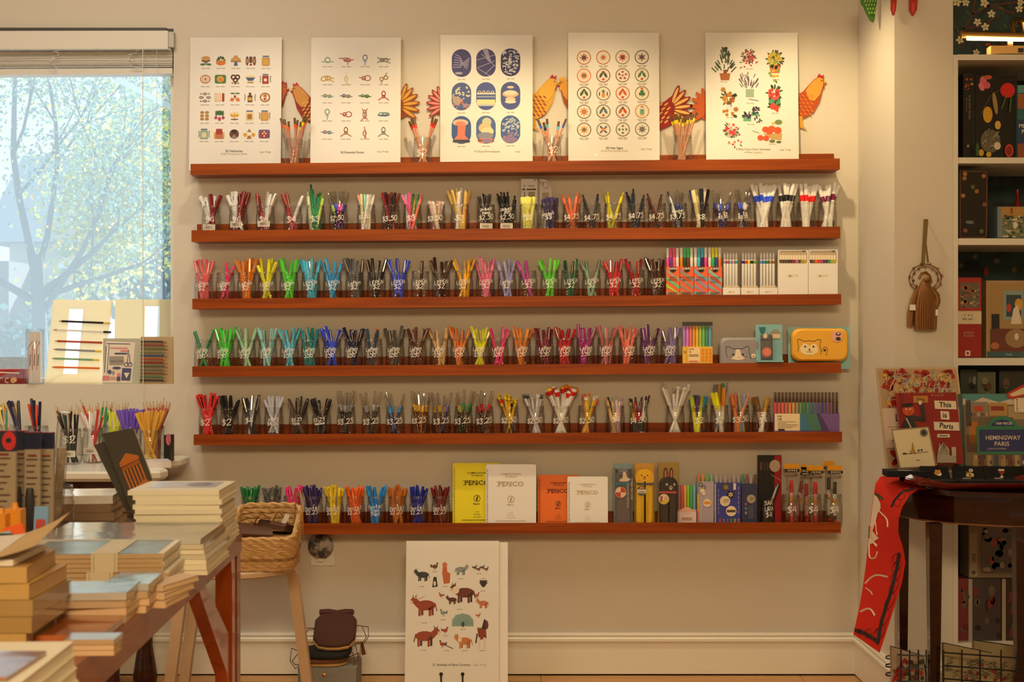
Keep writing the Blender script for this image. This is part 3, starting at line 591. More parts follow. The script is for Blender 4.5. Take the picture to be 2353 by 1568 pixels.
T2 = [(485, P4, 'C', DR, f'460,450,{WH} 473,453,{WH} 483,446 494,450,{WH} 510,448', 'barcoded white and maroon click pens', 12), (548, P4, 'C', DR, f'518,448,{WH} 534,440,{WH} 542,439,{WH} 550,445 562,439 573,442', 'barcoded chunky white and red pens', 20), (610, P4, 'K', DR, f'590,444,b02020 594,450 616,441,{WH} 623,446,{WH} 636,445,{WH}', 'barcoded red and white capped pens', 22),
 (673, P4, 'K', RD, f'646,445 658,443 652 699,450,{WH}', 'three red pens and one white pen', None), (725, '$3:43:14', 'B', '2c8a50', '714,424,2c8a50 719,438 730,446 735,443 739,440,b8cc50 707,441,c8d890 744,446,b8cc50', 'tall green and lime pens', None), (778, P25, 'G', '3040a0', '754,443,b8cc60 762,440,283080 770,440,3048b0 786,440,e83a80 792,440,e0609a 800,442,4050a0 778,441,a080b0', 'clear pens with rainbow caps', None),
 (842, '$2.50:50:9', 'T', 'f0b8a0', '823,447,f2a08a 830,446,f6c080 838,446,90d0a8 845,447,f2d8c0 852,446,f4c8a0 860,448,e8e0c8 848,448,f6ece0', 'pastel candle-like pens', None), (898, P35, 'T', '4a1418', '878,443,8a1c1c 886,442,301018 893,446,5a1a1a 900,442,a02020 908,443,281014 918,444,6a2010 904,448,1c1214', 'dark red and black patterned pens', None),
 (948, '$3:44:13', 'T', 'd06a8a', '923,448,e05a80 933,447,d8c8a0 940,443,e04a70 950,446,2f6a3a 960,447,3a7a44 970,448,e8603a 945,450,e8e0d0 955,450,c89a40', 'mixed flowery pens', None), (1002, P35, 'Z', 'b89878', '986,463 994,464,c8b090 1006,462,8a5a40 1012,463 1018,464,d0b8a0', 'short floral pens with gold rims', None), (1057, '$3:44:13', 'K', 'd2a848', '1029,438 1038,437 1049,433 1061,432,c8b8a0 1070,437 1080,437 1056,440,d8c8b0 1073,447,d03a20', 'gold-capped floral pens', None),
 (1117, 'Uniball:72:7/Signo:60:6/$2.50:46:11', 'K', '221e1c', '1100,451 1109,446 1126,446 1113,449', 'barcoded black capped rollerballs', 10), (1166, 'Uniball:72:7/207:61:6/$2.50:46:11', 'B', '1c1a1a', '1142,445 1151,441 1158,442 1166,441 1183,450 1146,449', 'barcoded black click pens', 10),
 (1215, 'uni-ball:52:5/$8:41:10', 'Z', 'ecd65a', '1200,453 1206,454 1212,452 1219,453 1227,453', 'pale yellow thick markers', None), (1262, 'uni-ball:56:6/$8:44:11', 'Z', '382c48', '1248,458 1257,454 1262,455 1268,453 1279,455', 'dark plum thick markers', None), (1314, '$4.75:46:12', 'B', 'ef6a3c', '1290,446 1306,446 1327,441 1334,445', 'coral orange click pens', None), (1360, '$4.75:44:12', 'B', '3c3a3a', '1339,448 1374,446', 'two charcoal click pens', None),
 (1409, '$4.75:46:12', 'B', 'f2c818', '1389,441 1397,440 1433,442', 'three yellow click pens', None), (1461, '$4.75:48:12', 'B', '2c2e38', '1439,441 1455,434 1480,448', 'three slate click pens', None), (1510, '$4.75:46:12', 'B', '5a2c22', '1487,445 1520,447', 'two brown click pens', None), (1558, 'Pentel:62:7/$3.75:46:12', 'G', '3060b0', '1534,441,c0c0c0,505050,B 1548,441,30406a 1557,437,30406a 1565,442,404a60 1570,443,c8c8c8', 'clear pens with blue ends', None),
 (1609, '$8:42:13', 'Z', '1c1c20', '1587,437,2a4070 1592,437,e8c480 1598,435,e8c480 1611,434 1620,433,e0c0a0 1627,436', 'tan and black brush pens', None), (1659, 'ohto:54:7/$2.50:42:7', 'G', 'e8e4da', '1636,438,5060c0 1656,440,4858b8 1680,441,5060c0 1646,444,e8e0d8', 'white pens with blue tips', None), (1706, 'ohto:54:7/$2.75:42:7', 'G', 'e8e4da', '1690,436,4858c0 1697,437,4858c0 1715,438,c8c0c0 1724,442,e0d8d0', 'clear pens with blue clips', None),
 (1754, '', 'W', 'f4ead8', '1727,424 1737,426 1747,421 1761,425 1770,427 1778,424 1784,426 1755,428', 'white markers with blue bands', None), (1805, '', 'W', 'f4ead8', '1790,425 1803,421 1811,424 1824,422 1831,423 1818,428', 'white markers with black bands', None), (1852, '', 'W', 'f4ead8', '1840,423 1851,422 1858,428 1864,427 1871,425 1878,424', 'white markers with red bands', None), (1901, '', 'W', 'f4ead8', '1882,428 1893,438 1900,426 1907,425 1917,420 1928,426', 'white markers with maroon bands', None)]
BAND = {1754: '2846b8', 1805: '1c1a1a', 1852: 'd8201c', 1901: '701c3c'}
for px, tx, st, col, spec, what, stk in T2: jar(1, px, tx, st, col, spec, what, 446, sticker=stk, d=BAND.get(px), w=.051)
P3 = '$3.25:44:13'
T5 = [(478, '$2:42:15', 'F', 'd8201c', '450,909,e03020 456,906,e8281c 462,906 471,908 486,903 494,904 504,910', 'red felt pens with black barrels', '1c1a1a'), (527, '$2:42:15', 'F', '1c1a1c', '506,910 512,909 518,909 530,909 550,919', 'black capped pens', None), (577, '$4:48:12', 'K', '2a2826', '558,914 566,915 580,908,8a8880 596,908 590,912,b0a898', 'black pens with silver hooks', None), (629, 'STOYS:50:7/$4.50:38:8', 'T', 'c0bcb0', '604,919 617,910 622,912 627,910 637,911 643,910 652,913', 'silver click pens with white stickers', '605850'),
 (686, '$3.25:50:8/fine:38:7', 'K', '2a2420', '661,917,5a4030 683,915 692,911 708,916', 'black fine-point pens', None), (739, '$3.25:50:9/medium:38:6', 'K', '1a1a1a', '716,917 723,915 733,920 753,916 762,918', 'black medium-point pens', None), (796, P3, 'G', '8a8478', '776,899 782,899 795,902 812,898 818,900 804,902', 'clear capped gel pens in a full row', '3c3830'), (853, P3, 'G', '9a9486', '826,905 840,902 863,899 878,901', 'clear gel pens, splayed wide', '8a8070'),
 (908, P3, 'G', '3a90c0', '883,909 888,900 898,906 929,905', 'clear gel pens with pink and blue ink', 'd86070'), (966, '$3.25:46:12', 'G', 'd8a020', '947,899 953,902 961,900 974,903 984,902 992,901', 'clear gel pens with yellow bands', 'b8b0a0'), (1014, P3, 'G', 'c89a30', '996,906 1005,903 1023,909 1037,902,7c68a8', 'clear gel pens with amber bands', '6a6098'), (1065, P3, 'G', '3c8a3c', '1046,904,d8a030 1054,901 1067,896 1085,899 1092,900', 'clear gel pens with green bands', 'd89a60'), (1113, P3, 'G', 'c0242c', '1096,906 1106,898 1114,902 1133,899', 'clear gel pens with red bands', '3c8a50')]
for px, tx, st, col, spec, what, d in T5: jar(4, px, tx, st, col, spec, what, 908, d=d)
def topped(si, px, text, spec, what, stick, heads, plain=True):
    w = .053; loc = Vector((pt(px, 0, w).x, -w, shelf_z(si, pt(px, 0, w).x)))
    CNT[si] = CNT.get(si, 0) + 1; n = ORD[CNT[si] - 1]; grp = f'pens in the {n} jar of the {SHW[si]} ledge'
    j = O('glass_jar', JMP if plain else JM, loc=loc, label=f'glass jar of {what}, {n} along the {SHW[si]} ledge', cat='jar', group=f'pen jars on the {SHW[si]} ledge')
    if text: O('price_lettering', jar_lettering(text, px), j)
    for tok in spec.split():
        a = tok.split(','); x, y = float(a[0]), float(a[1]); kind = a[2]; sc = ph(a[3]) if len(a) > 3 else stick
        T = pt(x, y, w + R.uniform(-.016, .016)) - loc; tx, ty, tz = T; bx, by, tx, ty = rimfit(None, -tx * .5, -ty * .4, tx, ty, tz)
        b = loc + Vector((bx, by, .004)); t = loc + Vector((tx, ty, tz)); lab, parts = heads[kind]
        o = stand('T', b, t, sc, tuple(c * .7 for c in sc), 'topper_pen', (lambda k: f'{ORD[k]} {lab}, {n} jar of the {SHW[si]} ledge')(sum(1 for q in spec.split()[:spec.split().index(tok)] if q.split(',')[2] == kind)), 'pen', grp, spin=0)
        k = o.scale[2]
        for pn, me, c in parts:
            h = O(pn, me, o, loc=(0, 0, .131), color=ph(c)); h.scale = (.8, .8, 1 / k)
    return loc
GH = {'g': ('yellow pen topped with a giraffe head', [('animal_head', GIR, 'f0b018'), ('spot_print', SPOT, '5a3010'), ('eye_print', EYES, '181210')]), 'b': ('black pen topped with a red ladybird', [('ladybird_top', BUG, 'd0201c'), ('ladybird_head', BUGH, '181414')]),
 'c': ('pale pen topped with a cat head', [('cat_head', CAT, 'e0d8c8'), ('eye_print', EYES, '181210')]), 'k': ('grey pen topped with a dark cat head', [('cat_head', CAT, '48423c'), ('eye_print', EYES, 'e0d8c8')]), 'w': ('red cup pen with white foam', [('cup', CUP, 'd8241c'), ('topping', FROTH, 'f4ead8')]), 'y': ('red cup pen with yellow topping', [('cup', CUP, 'd8241c'), ('topping', FROTH, 'f0b02c')]), 'o': ('red cup pen with orange topping', [('cup', CUP, 'b0281c'), ('topping', FROTH, 'd87a20')]),
 'a': ('yellow pen with pale cat head', [('cat_head', CAT, 'f2e2c0'), ('eye_print', EYES, '6a4010')]), 'r': ('orange pen topped with a coral cat head', [('cat_head', CAT, 'f07838'), ('eye_print', EYES, '6a2010')]), 'p': ('white pen with a white ball on top', [('ball_top', BALLT, 'eee4d0')]), 's': ('white pen with a coiled spring top', [('spring', G().tube([(.006 * math.cos(i * .9), .003 * math.sin(i * .9), .001 * i) for i in range(20)], .0008, 4).mesh('spring', PLA), '8a8478')])}
topped(4, 1171, '$2.50:46:12', '1146,926,b,201c1c 1142,918,g,e8a020 1162,918,g,f0a81c 1170,920,g,f0a81c 1184,926,g,f0a81c 1176,928,g,201a18', 'giraffe pens and a ladybird pen', ph('f0a81c'), GH)
topped(4, 1230, '$2.50:44:12', '1201,915,k,c8beb0 1213,916,k,a89e90 1223,918,c,d8d0c0 1236,915,c,c8c0b4 1243,916,k,c0b8ac', 'grey and white cat-topped pens', ph('d8d0c0'), GH)
topped(4, 1289, '$2.50:44:12', '1255,908,w 1266,906,y 1281,910,w 1293,903,y 1305,913,w 1311,904,o 1324,908,w 1338,906,o 1300,900,o 1274,901,w', 'thin pens topped with little red cups', ph('e8dcd0'), GH)
topped(4, 1349, '$2.50:44:12', '1347,921,a 1352,912,r 1365,920,a 1370,917,a 1376,924,r,f07838 1342,915,r,f07838', 'yellow and orange cat-topped pens', ph('f0b42c'), GH)
for px, tx, st, col, spec, what in ((1414, '$4:46:13', 'B', '1c1a1a', '1397,913,1c1a1a 1393,912,d8a860 1407,914,d8b880 1415,910,f0d8a0 1426,914,d8a8b0 1431,916,e0c490', 'black, cream and pink animal pens'), (1468, '$4.50:44:13', 'B', 'e8402c', '1444,916,d8d0b8 1451,917,c8a430 1460,913,b01c20 1475,913,8a1c20 1485,911,c8c4bc 1494,909,f0482c', 'red, grey and mustard click pens')): jar(4, px, tx, st, col, spec, what, 913, plain=True, d='2a2422' if px == 1468 else None)
topped(4, 1551, '', '1523,890,s 1530,894,s 1558,895,p 1572,897,p 1581,890,p 1589,898,p 1548,905,s', 'white ball-topped pens', ph('eee4d4'), GH)
for px, tx, st, col, spec, what, d in ((1605, '$2:42:13', 'M', 'c8c430', '1585,918,3a90a0 1589,911,d8d820 1597,908,1c6a5a 1604,909,6a4a80 1614,910,d8d820 1624,911,38a0b8', 'lime, cyan and purple markers', None), (1653, '$2:42:13', 'M', 'eee4d4', '1636,903,f0ecd8,e8e020 1645,902,f0ecd8,e8e020 1643,884,908a84 1652,883,d09030 1661,881,5a9a3a 1672,879,a8a098,808080,B 1664,891,f0e6d8,f08020', 'tall white and yellow markers', None), (1701, '$3.50:46:13', 'F', 'f07830', '1680,904 1690,903,f0806a 1699,903,b8a870 1712,904,7a98a8 1720,904,f0906a', 'orange and blue grey brush pens', None), (1750, '$4:42:12', 'M', 'c8b8b0', '1730,913,b89070,8a6420 1738,912,b89070,7a5420 1763,913,d8c8c0,c08a20 1768,915,c8b8b8,a87830', 'gold-capped metallic markers', None)):
    jar(4, px, tx, st, col, spec, what, 908, plain=True, d=d)
PT = 'Pentel:52:9/$2.25:39:10'
T6 = [(575, '', '156a2c', '554 561 569 578 586 596', 'green felt pens behind the basket'), (626, '', '5a5648', '603 611 620 627 636 645', 'grey felt pens behind the basket'), (672, '', 'e82a60', '658,1120 665 688,1115 694 680', 'hot pink felt pens beside the basket handle'), (721, PT, '2c1c48', '698,1119 705 715,1115 722 728 739', 'dark purple felt pens'), (768, PT, 'f2b41c', '745,1118 752 757 764,1114 771 780 788', 'golden yellow felt pens'),
 (817, PT, 'fa5a18', '792,1119 799 809 816 824 835 830', 'vivid orange felt pens'), (865, 'Pentel:56:9/Sign:44:8/Pen:32:9', '1e7cae', '843,1117 850 860 879 888', 'cyan blue felt pens'), (913, PT, 'b8621c', '894,1120 902 910 916,1114 926 934', 'ochre brown felt pens'), (962, PT, '1c2c80', '944,1119 950 958,1115 972 983', 'dark blue felt pens'), (1013, PT, '6a1c18', '990,1121 1000,1116 1010,1115 1024 1032', 'maroon felt pens')]
for px, tx, col, spec, what in T6: jar(5, px, tx, 'F', col, spec, what, 1118, plain=True)
# pencil jars on the top ledge
for px, col, spec, what, tx in ((676, 'b07a58', '645,272,,e8501c 653,274,,e86a1c 663,279 677,271,,e8501c 684,276 699,266,,f0b820 706,268,,f0582c 692,280,,f0a020', 'cedar pencils with orange dipped ends', ''), (971, 'c88a60', '933,279 945,272 952,275 995,268 1002,273 1007,274', 'cedar pencils with red dipped ends', '$2:38:16'), (1268, 'c88a60', '1232,276 1249,281,,203048 1257,273,,50b0c0 1284,279,,50b0c0 1305,274,,2850a0', 'cedar pencils with blue dipped ends', '$2:44:15'), (1569, 'b07a50', '1540,266 1548,263 1555,262 1563,260 1576,268 1583,262 1592,262 1600,257 1571,270 1560,268', 'cedar pencils with yellow dipped ends', '')):
    jar(0, px, tx, 'P', col, spec, what, 270, plain=px in (971, 1268), d={676: 'e8501c', 971: 'd8301c', 1268: '3060a0', 1569: 'f0b41c'}[px], w=.055)
# ------------------------------------------------------------------ art prints on the top ledge and on the floor
BOARD = mat('print_board', color=(.86, .845, .82), rough=.6)
def art_print(label, xl, xr, yt, yb, wb, wt, draw, group='farm country art prints', back=0):
    cx = (xl + xr) / 2; o = pt(cx, yb, wb); s = mpp(wb)
    h = (yb - yt) * s; a = math.atan2(wb - wt, h)
    t = E('art_print', label, 'poster', o, group, rot=(-a, 0, 0))
    hw = (xr - xl) / 2 * s
    O('board', G().box(-hw, 0, 0, hw, .004, h).mesh('board', BOARD), t)
    A = Art(cx, yb, s, -.0001); draw(A)
    O('surface_print', A.mesh('surface_print', PRT), t)
    g = G(); nx, nz = 7, 10; m = 5.5 * s; vs = []; fs = []
    for j in range(nz + 1):
        for i in range(nx + 1):
            vs.append((-hw - m + (2 * hw + 2 * m) * i / nx, -.0045 - R.random() * .0012, -.001 + (h + m) * j / nz))
    for j in range(nz):
        for i in range(nx): k = j * (nx + 1) + i; fs.append((k, k + 1, k + nx + 2, k + nx + 1))
    O('plastic_sleeve', g.add(vs, fs).mesh('plastic_sleeve', SLV, 90), t)
    if back: O('backing_boards', G().box(-hw + .004, .006, 0, hw + .028 * back, .02, h - .004).mesh('backing_boards', BOARD), t)
    return t
PAL = dict(b='a8743c', n='6a3a28', g='4c7a44', d='2c4a34', y='d8a83c', o='d87a38', r='a83428', p='b8405c', u='3c5c88', l='7c9ab0', c='e8d4a8', w='f0e6d4', k='2a2622', e='8a8a80', t='c89a5c', v='6a5a90', m='8ab0a0', s='c07068')
def icon(A, x, y, code, k=1.0):
    A.lay = 1
    for c in code.split(';'):
        p = c.split(); col = PAL[p[1]]; v = [float(q) * k for q in p[2:]]
        if p[0] == 'e': A.ell(x + v[0], y + v[1], v[2], v[3], col, n=12)
        elif p[0] == 'r': A.rect(x + v[0], y + v[1], x + v[2], y + v[3], col)
        elif p[0] == 'o': A.ring(x + v[0], y + v[1], v[2], v[3], col, 14)
        elif p[0] == 'p': A.poly(col, [(x + v[i], y + v[i + 1]) for i in range(0, len(v), 2)])
        elif p[0] == 'l': A.line(col, v[0], [(x + v[i], y + v[i + 1]) for i in range(1, len(v), 2)])
        elif p[0] == 'q': A.rrect(x + v[0], y + v[1], x + v[2], y + v[3], v[4], col, 3)
        elif p[0] == 's': A.star(x + v[0], y + v[1], v[2], v[3], int(p[6]), col)
def caption(A, x, y, w): A.lay = 1; A.rect(x - w / 2, y - .7, x - w * .05, y + .7, '9a8e7c'); A.rect(x + w * .05, y - .7, x + w / 2, y + .7, '9a8e7c')
JARI = 'q {0} -10 -9 10 13 3;r {1} -8 -13 8 -10;q {2} -6 -4 6 9 2'
LEAVES = ';l d 1.5 -13 -8 -12 0 -13 8;l d 1.5 13 -8 12 0 13 8'
DEL = ['e g -8 9 6 3;e g 8 9 6 3;e n 0 -1 11 4;e t 0 -6 11 6;p e -5 3 5 3 2 10 -2 10', 'e c 0 0 13 12;e d -5 -6 3 5;e d 5 -7 3 4;e d 0 -9 2 4;e g -9 -1 2 4;e g 9 -1 2 4;e o 0 5 12 6', 'r b -13 -1 13 3;e t -6 -4 6 4;e t 6 -4 6 4;e t 0 -10 6 4;p u -3 3 3 3 5 12 -5 12', 'e n -9 0 4 12;e n 9 0 4 12;q n -4 -11 4 5 2;r r -3 7 3 12;e t -9 0 2 6;e t 9 0 2 6', JARI.format('t', 'u', 'y'),
 'e r 0 0 13 11;e w 0 0 11 9;o y 0 0 7 1.6;e s 0 0 3 4', 'q g -14 -11 14 11 4;e y 0 0 9 8;e o 0 1 5 4', 'o n -5 -5 5 3.4;o n 5 -5 5 3.4;o n 0 2 5 3.4;e r 0 10 3 3;e g -7 10 3 1.4;e g 7 10 3 1.4', 'e c 0 -5 12 5;p u -12 -4 12 -4 6 4 -6 4;e y -5 8 3 3;e y 5 8 3 3;e g 0 8 3 1.5', 'q r -8 -9 8 12 1;r u -7 -13 7 -10;e w 0 2 4 4' + LEAVES,
 'e k 0 -9 6 3;e k -9 0 6 3;e k 9 0 6 3;e k 0 9 6 3;e w 0 -9 5 1;e w -9 0 5 1;e w 9 0 5 1;e w 0 9 5 1;e e -10 -9 2 2;e e 10 9 2 2;e e 10 -9 2 2;e e -10 9 2 2', 'q t -13 -11 -7 11 3;q w -11.5 -9 -8.5 9 1.4;q y -4 -11 2 11 3;q w -2.5 -9 .5 9 1.4;q r 5 -11 11 11 3', 'e g -6 -10 6 2;e g 6 -10 6 2;p o -13 9 -9 0 -1 3 -4 10;p o 13 9 9 0 1 3 4 10;e r 0 -2 3 4', 'q n -6 -5 6 12 1;r n -3 -12 3 -5;q y -5 0 5 8 1' + LEAVES, 'e n 0 0 13 12;e y 0 0 11 10;e w 0 0 9 8;e s 0 -4 5 4;e p 0 4 4 3',
 'e b -6 -8 5 3.6;e b 6 -8 5 3.6;e b -6 0 5 3.6;e b 6 0 5 3.6;e b -6 8 5 3.6;e b 6 8 5 3.6;e t -6 -8 3 1.6;e t 6 -8 3 1.6;e t -6 0 3 1.6;e t 6 0 3 1.6;e t -6 8 3 1.6;e t 6 8 3 1.6', 'e g -8 -6 3 7;e g 8 -6 3 7;e g 0 -7 3 7;e d -4 -7 2 6;e d 4 -7 2 6;e p -9 5 4 4;e p 9 5 4 4;e p 0 8 4 5', 'e c 0 -3 12 7;e y 0 -1 11 5;e w -4 -5 3 2;e w 4 -5 3 2;e r 0 9 3 2.6;e d -6 9 3 1.3;e d 6 9 3 1.3', JARI.format('c', 'u', 'b'), JARI.format('t', 'u', 'y') + LEAVES,
 JARI.format('m', 'u', 'c') + LEAVES, 'p r -7 -13 7 -13 10 2 -10 2;q y -13 -4 -8 12 2;q y 8 -4 13 12 2;q s -9 1 9 12 1', 'e n 0 0 12 12;p k 0 0 -9 -8 0 -12 9 -8;p e 0 0 7 9 0 11 -7 9', 'p b -6 -5 6 -5 0 -13;e y -10 2 5 5;e y 10 2 5 5;p b -6 12 6 12 3 4 -3 4', 'q v -14 -11 14 11 4;e r 0 1 10 9;e w -4 -1 2 2;e w 4 -1 2 2;e w 0 5 2 2;e w 0 -5 2 2']
def draw_delicacies(A):
    for i, c in enumerate(DEL):
        x = 470 + (i % 5) * 34.6 + (i // 5) * -.5; y = 137 + (i // 5) * 42.6
        icon(A, x, y, c, .93); caption(A, x, y + 17.5, 20)
    A.text('25 Delicacies', 537, 347, 5.4, '3a332c', .012); A.text('of the Pennsylvania Dutch', 537, 353.5, 4.2, '9a8e7c', 0)
    A.hand('nes Pnee', 610, 349, 4, 'b8ab96', .6)
def knot(A, x, y, typ, c, c2):
    A.lay = 1; W = 2.3
    def lp(cx, cy, rx, ry, col=c, a0=0, a1=360, rot=0):
        ps = [(cx + rx * math.cos(math.radians(a)) * math.cos(rot) - ry * math.sin(math.radians(a)) * math.sin(rot), cy + rx * math.cos(math.radians(a)) * math.sin(rot) + ry * math.sin(math.radians(a)) * math.cos(rot)) for a in range(a0, a1 + 1, 30)]
        A.line(PAL[col], W, ps)
    ln = lambda *p: A.line(PAL[c2], W, list(zip(p[0::2], p[1::2])))
    X = lambda *p: ln(*[v + (x if i % 2 == 0 else y) for i, v in enumerate(p)])
    if typ == 0: lp(x, y, 6, 6); X(-13, 4, 13, 4)
    if typ == 1: lp(x - 1, y - 1, 5, 4); lp(x + 5, y, 5, 4); X(-17, -4, -8, -4, 0, 2, 17, -1); X(3, 3, 3, 11)
    if typ == 2: lp(x, y - 6, 5, 6); X(0, 0, 0, 12); X(-3, 1, 3, 4)
    if typ == 3: lp(x - 4, y, 5, 4); lp(x + 5, y, 5, 4); X(-15, -6, 0, 2, 15, 7); X(-15, 6, 0, -2, 15, -2)
    if typ == 4: lp(x - 7, y + 1, 8, 5, rot=-.3); lp(x + 1, y, 6, 5); X(4, -2, 15, 1); X(3, 2, 14, 9)
    if typ == 5: lp(x, y + 2, 3.5, 6); X(-1, -13, 1, -4, 3, 13); X(1, 8, 0, 14)
    if typ == 6: lp(x + 6, y, 7, 6); lp(x - 3, y, 4, 4); X(-13, -2, -6, 0, 0, 3)
    if typ == 7: lp(x - 5, y + 2, 4, 4); lp(x + 5, y - 1, 5, 4); X(7, -12, 0, 0, -6, 12)
    if typ == 8: lp(x - 5, y - 1, 4, 3); lp(x + 5, y, 4, 3, c2); X(-14, -1, 14, 1)
    if typ == 9: lp(x, y - 6, 4, 6); lp(x, y + 1, 3, 3); X(-2, 2, -12, 9); X(2, 2, 12, 9)
    if typ == 10: lp(x, y, 4, 10); X(-6, -13, -1, -4, 1, 5, -8, 14); X(6, -13, 1, -4, 0, 5, 6, 12)
    if typ == 11: lp(x - 5, y, 6, 4); lp(x + 3, y, 6, 4); lp(x + 9, y, 4, 3); X(-13, 2, 10, 3)
def draw_knots(A):
    spec = [(0, 'm', 'm'), (1, 's', 's'), (2, 'l', 'l'), (3, 'e', 'e'), (4, 'y', 'y'), (5, 'c', 'c'), (6, 's', 's'), (7, 't', 'e'), (8, 's', 'm'), (8, 'v', 'e'), (8, 'm', 'g'), (9, 'p', 'p'), (2, 'm', 'm'), (6, 's', 's'), (10, 'e', 's'), (11, 'l', 'u'), (8, 's', 'l'), (9, 'b', 'b'), (5, 's', 's'), (9, 'e', 'e')]
    for i, (t, c, c2) in enumerate(spec):
        x = 751 + (i % 4) * 43.2; y = 135 + (i // 4) * 42.2
        knot(A, x, y, t, c, c2); caption(A, x, y + 15.5, 22)
    A.text('20 Essential Knots', 809, 350, 5.2, '3a332c', .012); A.hand('nes Pnee', 880, 348, 4, 'b8ab96', .6)
def draw_clouds(A):
    for i in range(9):
        x = 1060 + (i % 3) * 56.5; y = 142 + (i // 3) * 78 + (i % 3) * -.8; c = ['3c3c7c', '3f3c78', '34346c', '4a5c98', '4a5ca0', '48589a', '3c5a9c', '4a68a8', '4464a4'][i]
        A.lay = 1; A.rrect(x - 22.5, y - 32.5, x + 22.5, y + 32.5, 22, c, 6)
        rr = random.Random(i)
        if i == 0:
            for k in range(6): A.line('8f8cb8', 2.5, [(x - 19 + k, y + 10 - k * 6), (x - 4, y + 2 - k * 5 + 8), (x + 8, y - 4 + k * 3), (x + 19 - k, y - 12 + k * 5)])
            A.ell(x - 6, y + 24, 9, 3, 'a8a8c4')
        if i == 1:
            A.poly('9a98bc', [(x - 8, y - 31), (x + 4, y - 31), (x + 12, y - 2), (x + 4, y - 4)])
            for a in ((-21, -6, 20, -18), (-20, 12, 20, -4), (-18, 14, 8, 30), (20, 6, -2, 26), (-10, -20, 21, 8)): A.line('b0b0cc', 1.3, [(x + a[0], y + a[1]), (x + a[2], y + a[3])])
        if i in (2, 8, 3):
            for k in range(70):
                u, v = rr.uniform(-18, 18), rr.uniform(-27, 27)
                if (abs(u) / 20) ** 2.4 + (max(0, abs(v) - 9) / 21) ** 2.4 > 1: continue
                cc = 'c8cad8' if i == 2 else ('d8dcc4' if i == 3 and v < 6 else 'b8c4d4' if v < 5 else 'd87868' if rr.random() < .4 else '8f9cc0')
                if i == 3 and rr.random() < .25: continue
                A.lay = 2 + k % 3; A.ell(x + u, y + v, rr.uniform(1.5, 4.2), rr.uniform(1, 2.6), cc, rr.uniform(-.8, .8), 8)
            A.lay = 6
            if i == 3: A.poly('b49c94', [(x - 22, y - 4), (x + 4, y + 8), (x - 8, y + 22), (x - 19, y + 16)])
            if i == 8: A.poly('8a78a4', [(x - 19, y + 22), (x - 2, y + 12), (x + 18, y + 22), (x + 8, y + 31), (x - 10, y + 31)])
        if i == 4:
            for yy, h, cc in ((-8, 4, 'e8e4cc'), (0, 3, '9aa8c4'), (8, 12, 'f0e0a8'), (18, 5, 'c8ccc8')): A.rrect(x - 21, y + yy, x + 21, y + yy + h, 1, cc, 2)
            for k in range(4): A.ring(x - 15 + k * 10, y - 9, 3, 1.5, 'e8e4cc', 10)
        if i == 5:
            A.ell(x, y - 20, 8, 3, 'e0ccb4'); A.ell(x, y - 4, 19, 8, 'd8b49c'); A.ell(x, y - 7, 15, 6, 'ecdcc4'); A.ell(x, y + 8, 12, 5, 'e0c8ac'); A.ell(x, y + 14, 13, 4, 'f0e0c8')
        if i == 6:
            A.poly('e8806c', [(x - 8, y - 12), (x + 10, y - 12), (x + 8, y + 12), (x + 17, y + 22), (x - 17, y + 22), (x - 9, y + 12)]); A.ell(x - 2, y - 17, 18, 8, 'f0c4ac'); A.ell(x - 2, y - 14, 12, 6, 'ea8a74'); A.rrect(x - 20, y + 22, x + 20, y + 30, 6, '5c6478', 3)
        if i == 7:
            A.ell(x + 2, y - 18, 11, 10, 'c8ccb0'); A.ell(x - 2, y - 4, 15, 12, 'd8c494'); A.ell(x + 4, y + 4, 14, 10, 'e8dcb0'); A.ell(x - 1, y + 14, 19, 8, '8c90a4'); A.rrect(x - 19, y + 20, x + 19, y + 31, 8, 'd88a78', 4); A.ell(x + 3, y + 26, 13, 5, '9080a8')
        caption(A, x, y + 38.5, 18)
    A.text('9 Cloud Formations', 1119, 348, 5.2, '7a7068', .005); A.hand('nees', 1190, 348, 4, 'c8b8a0', .6)
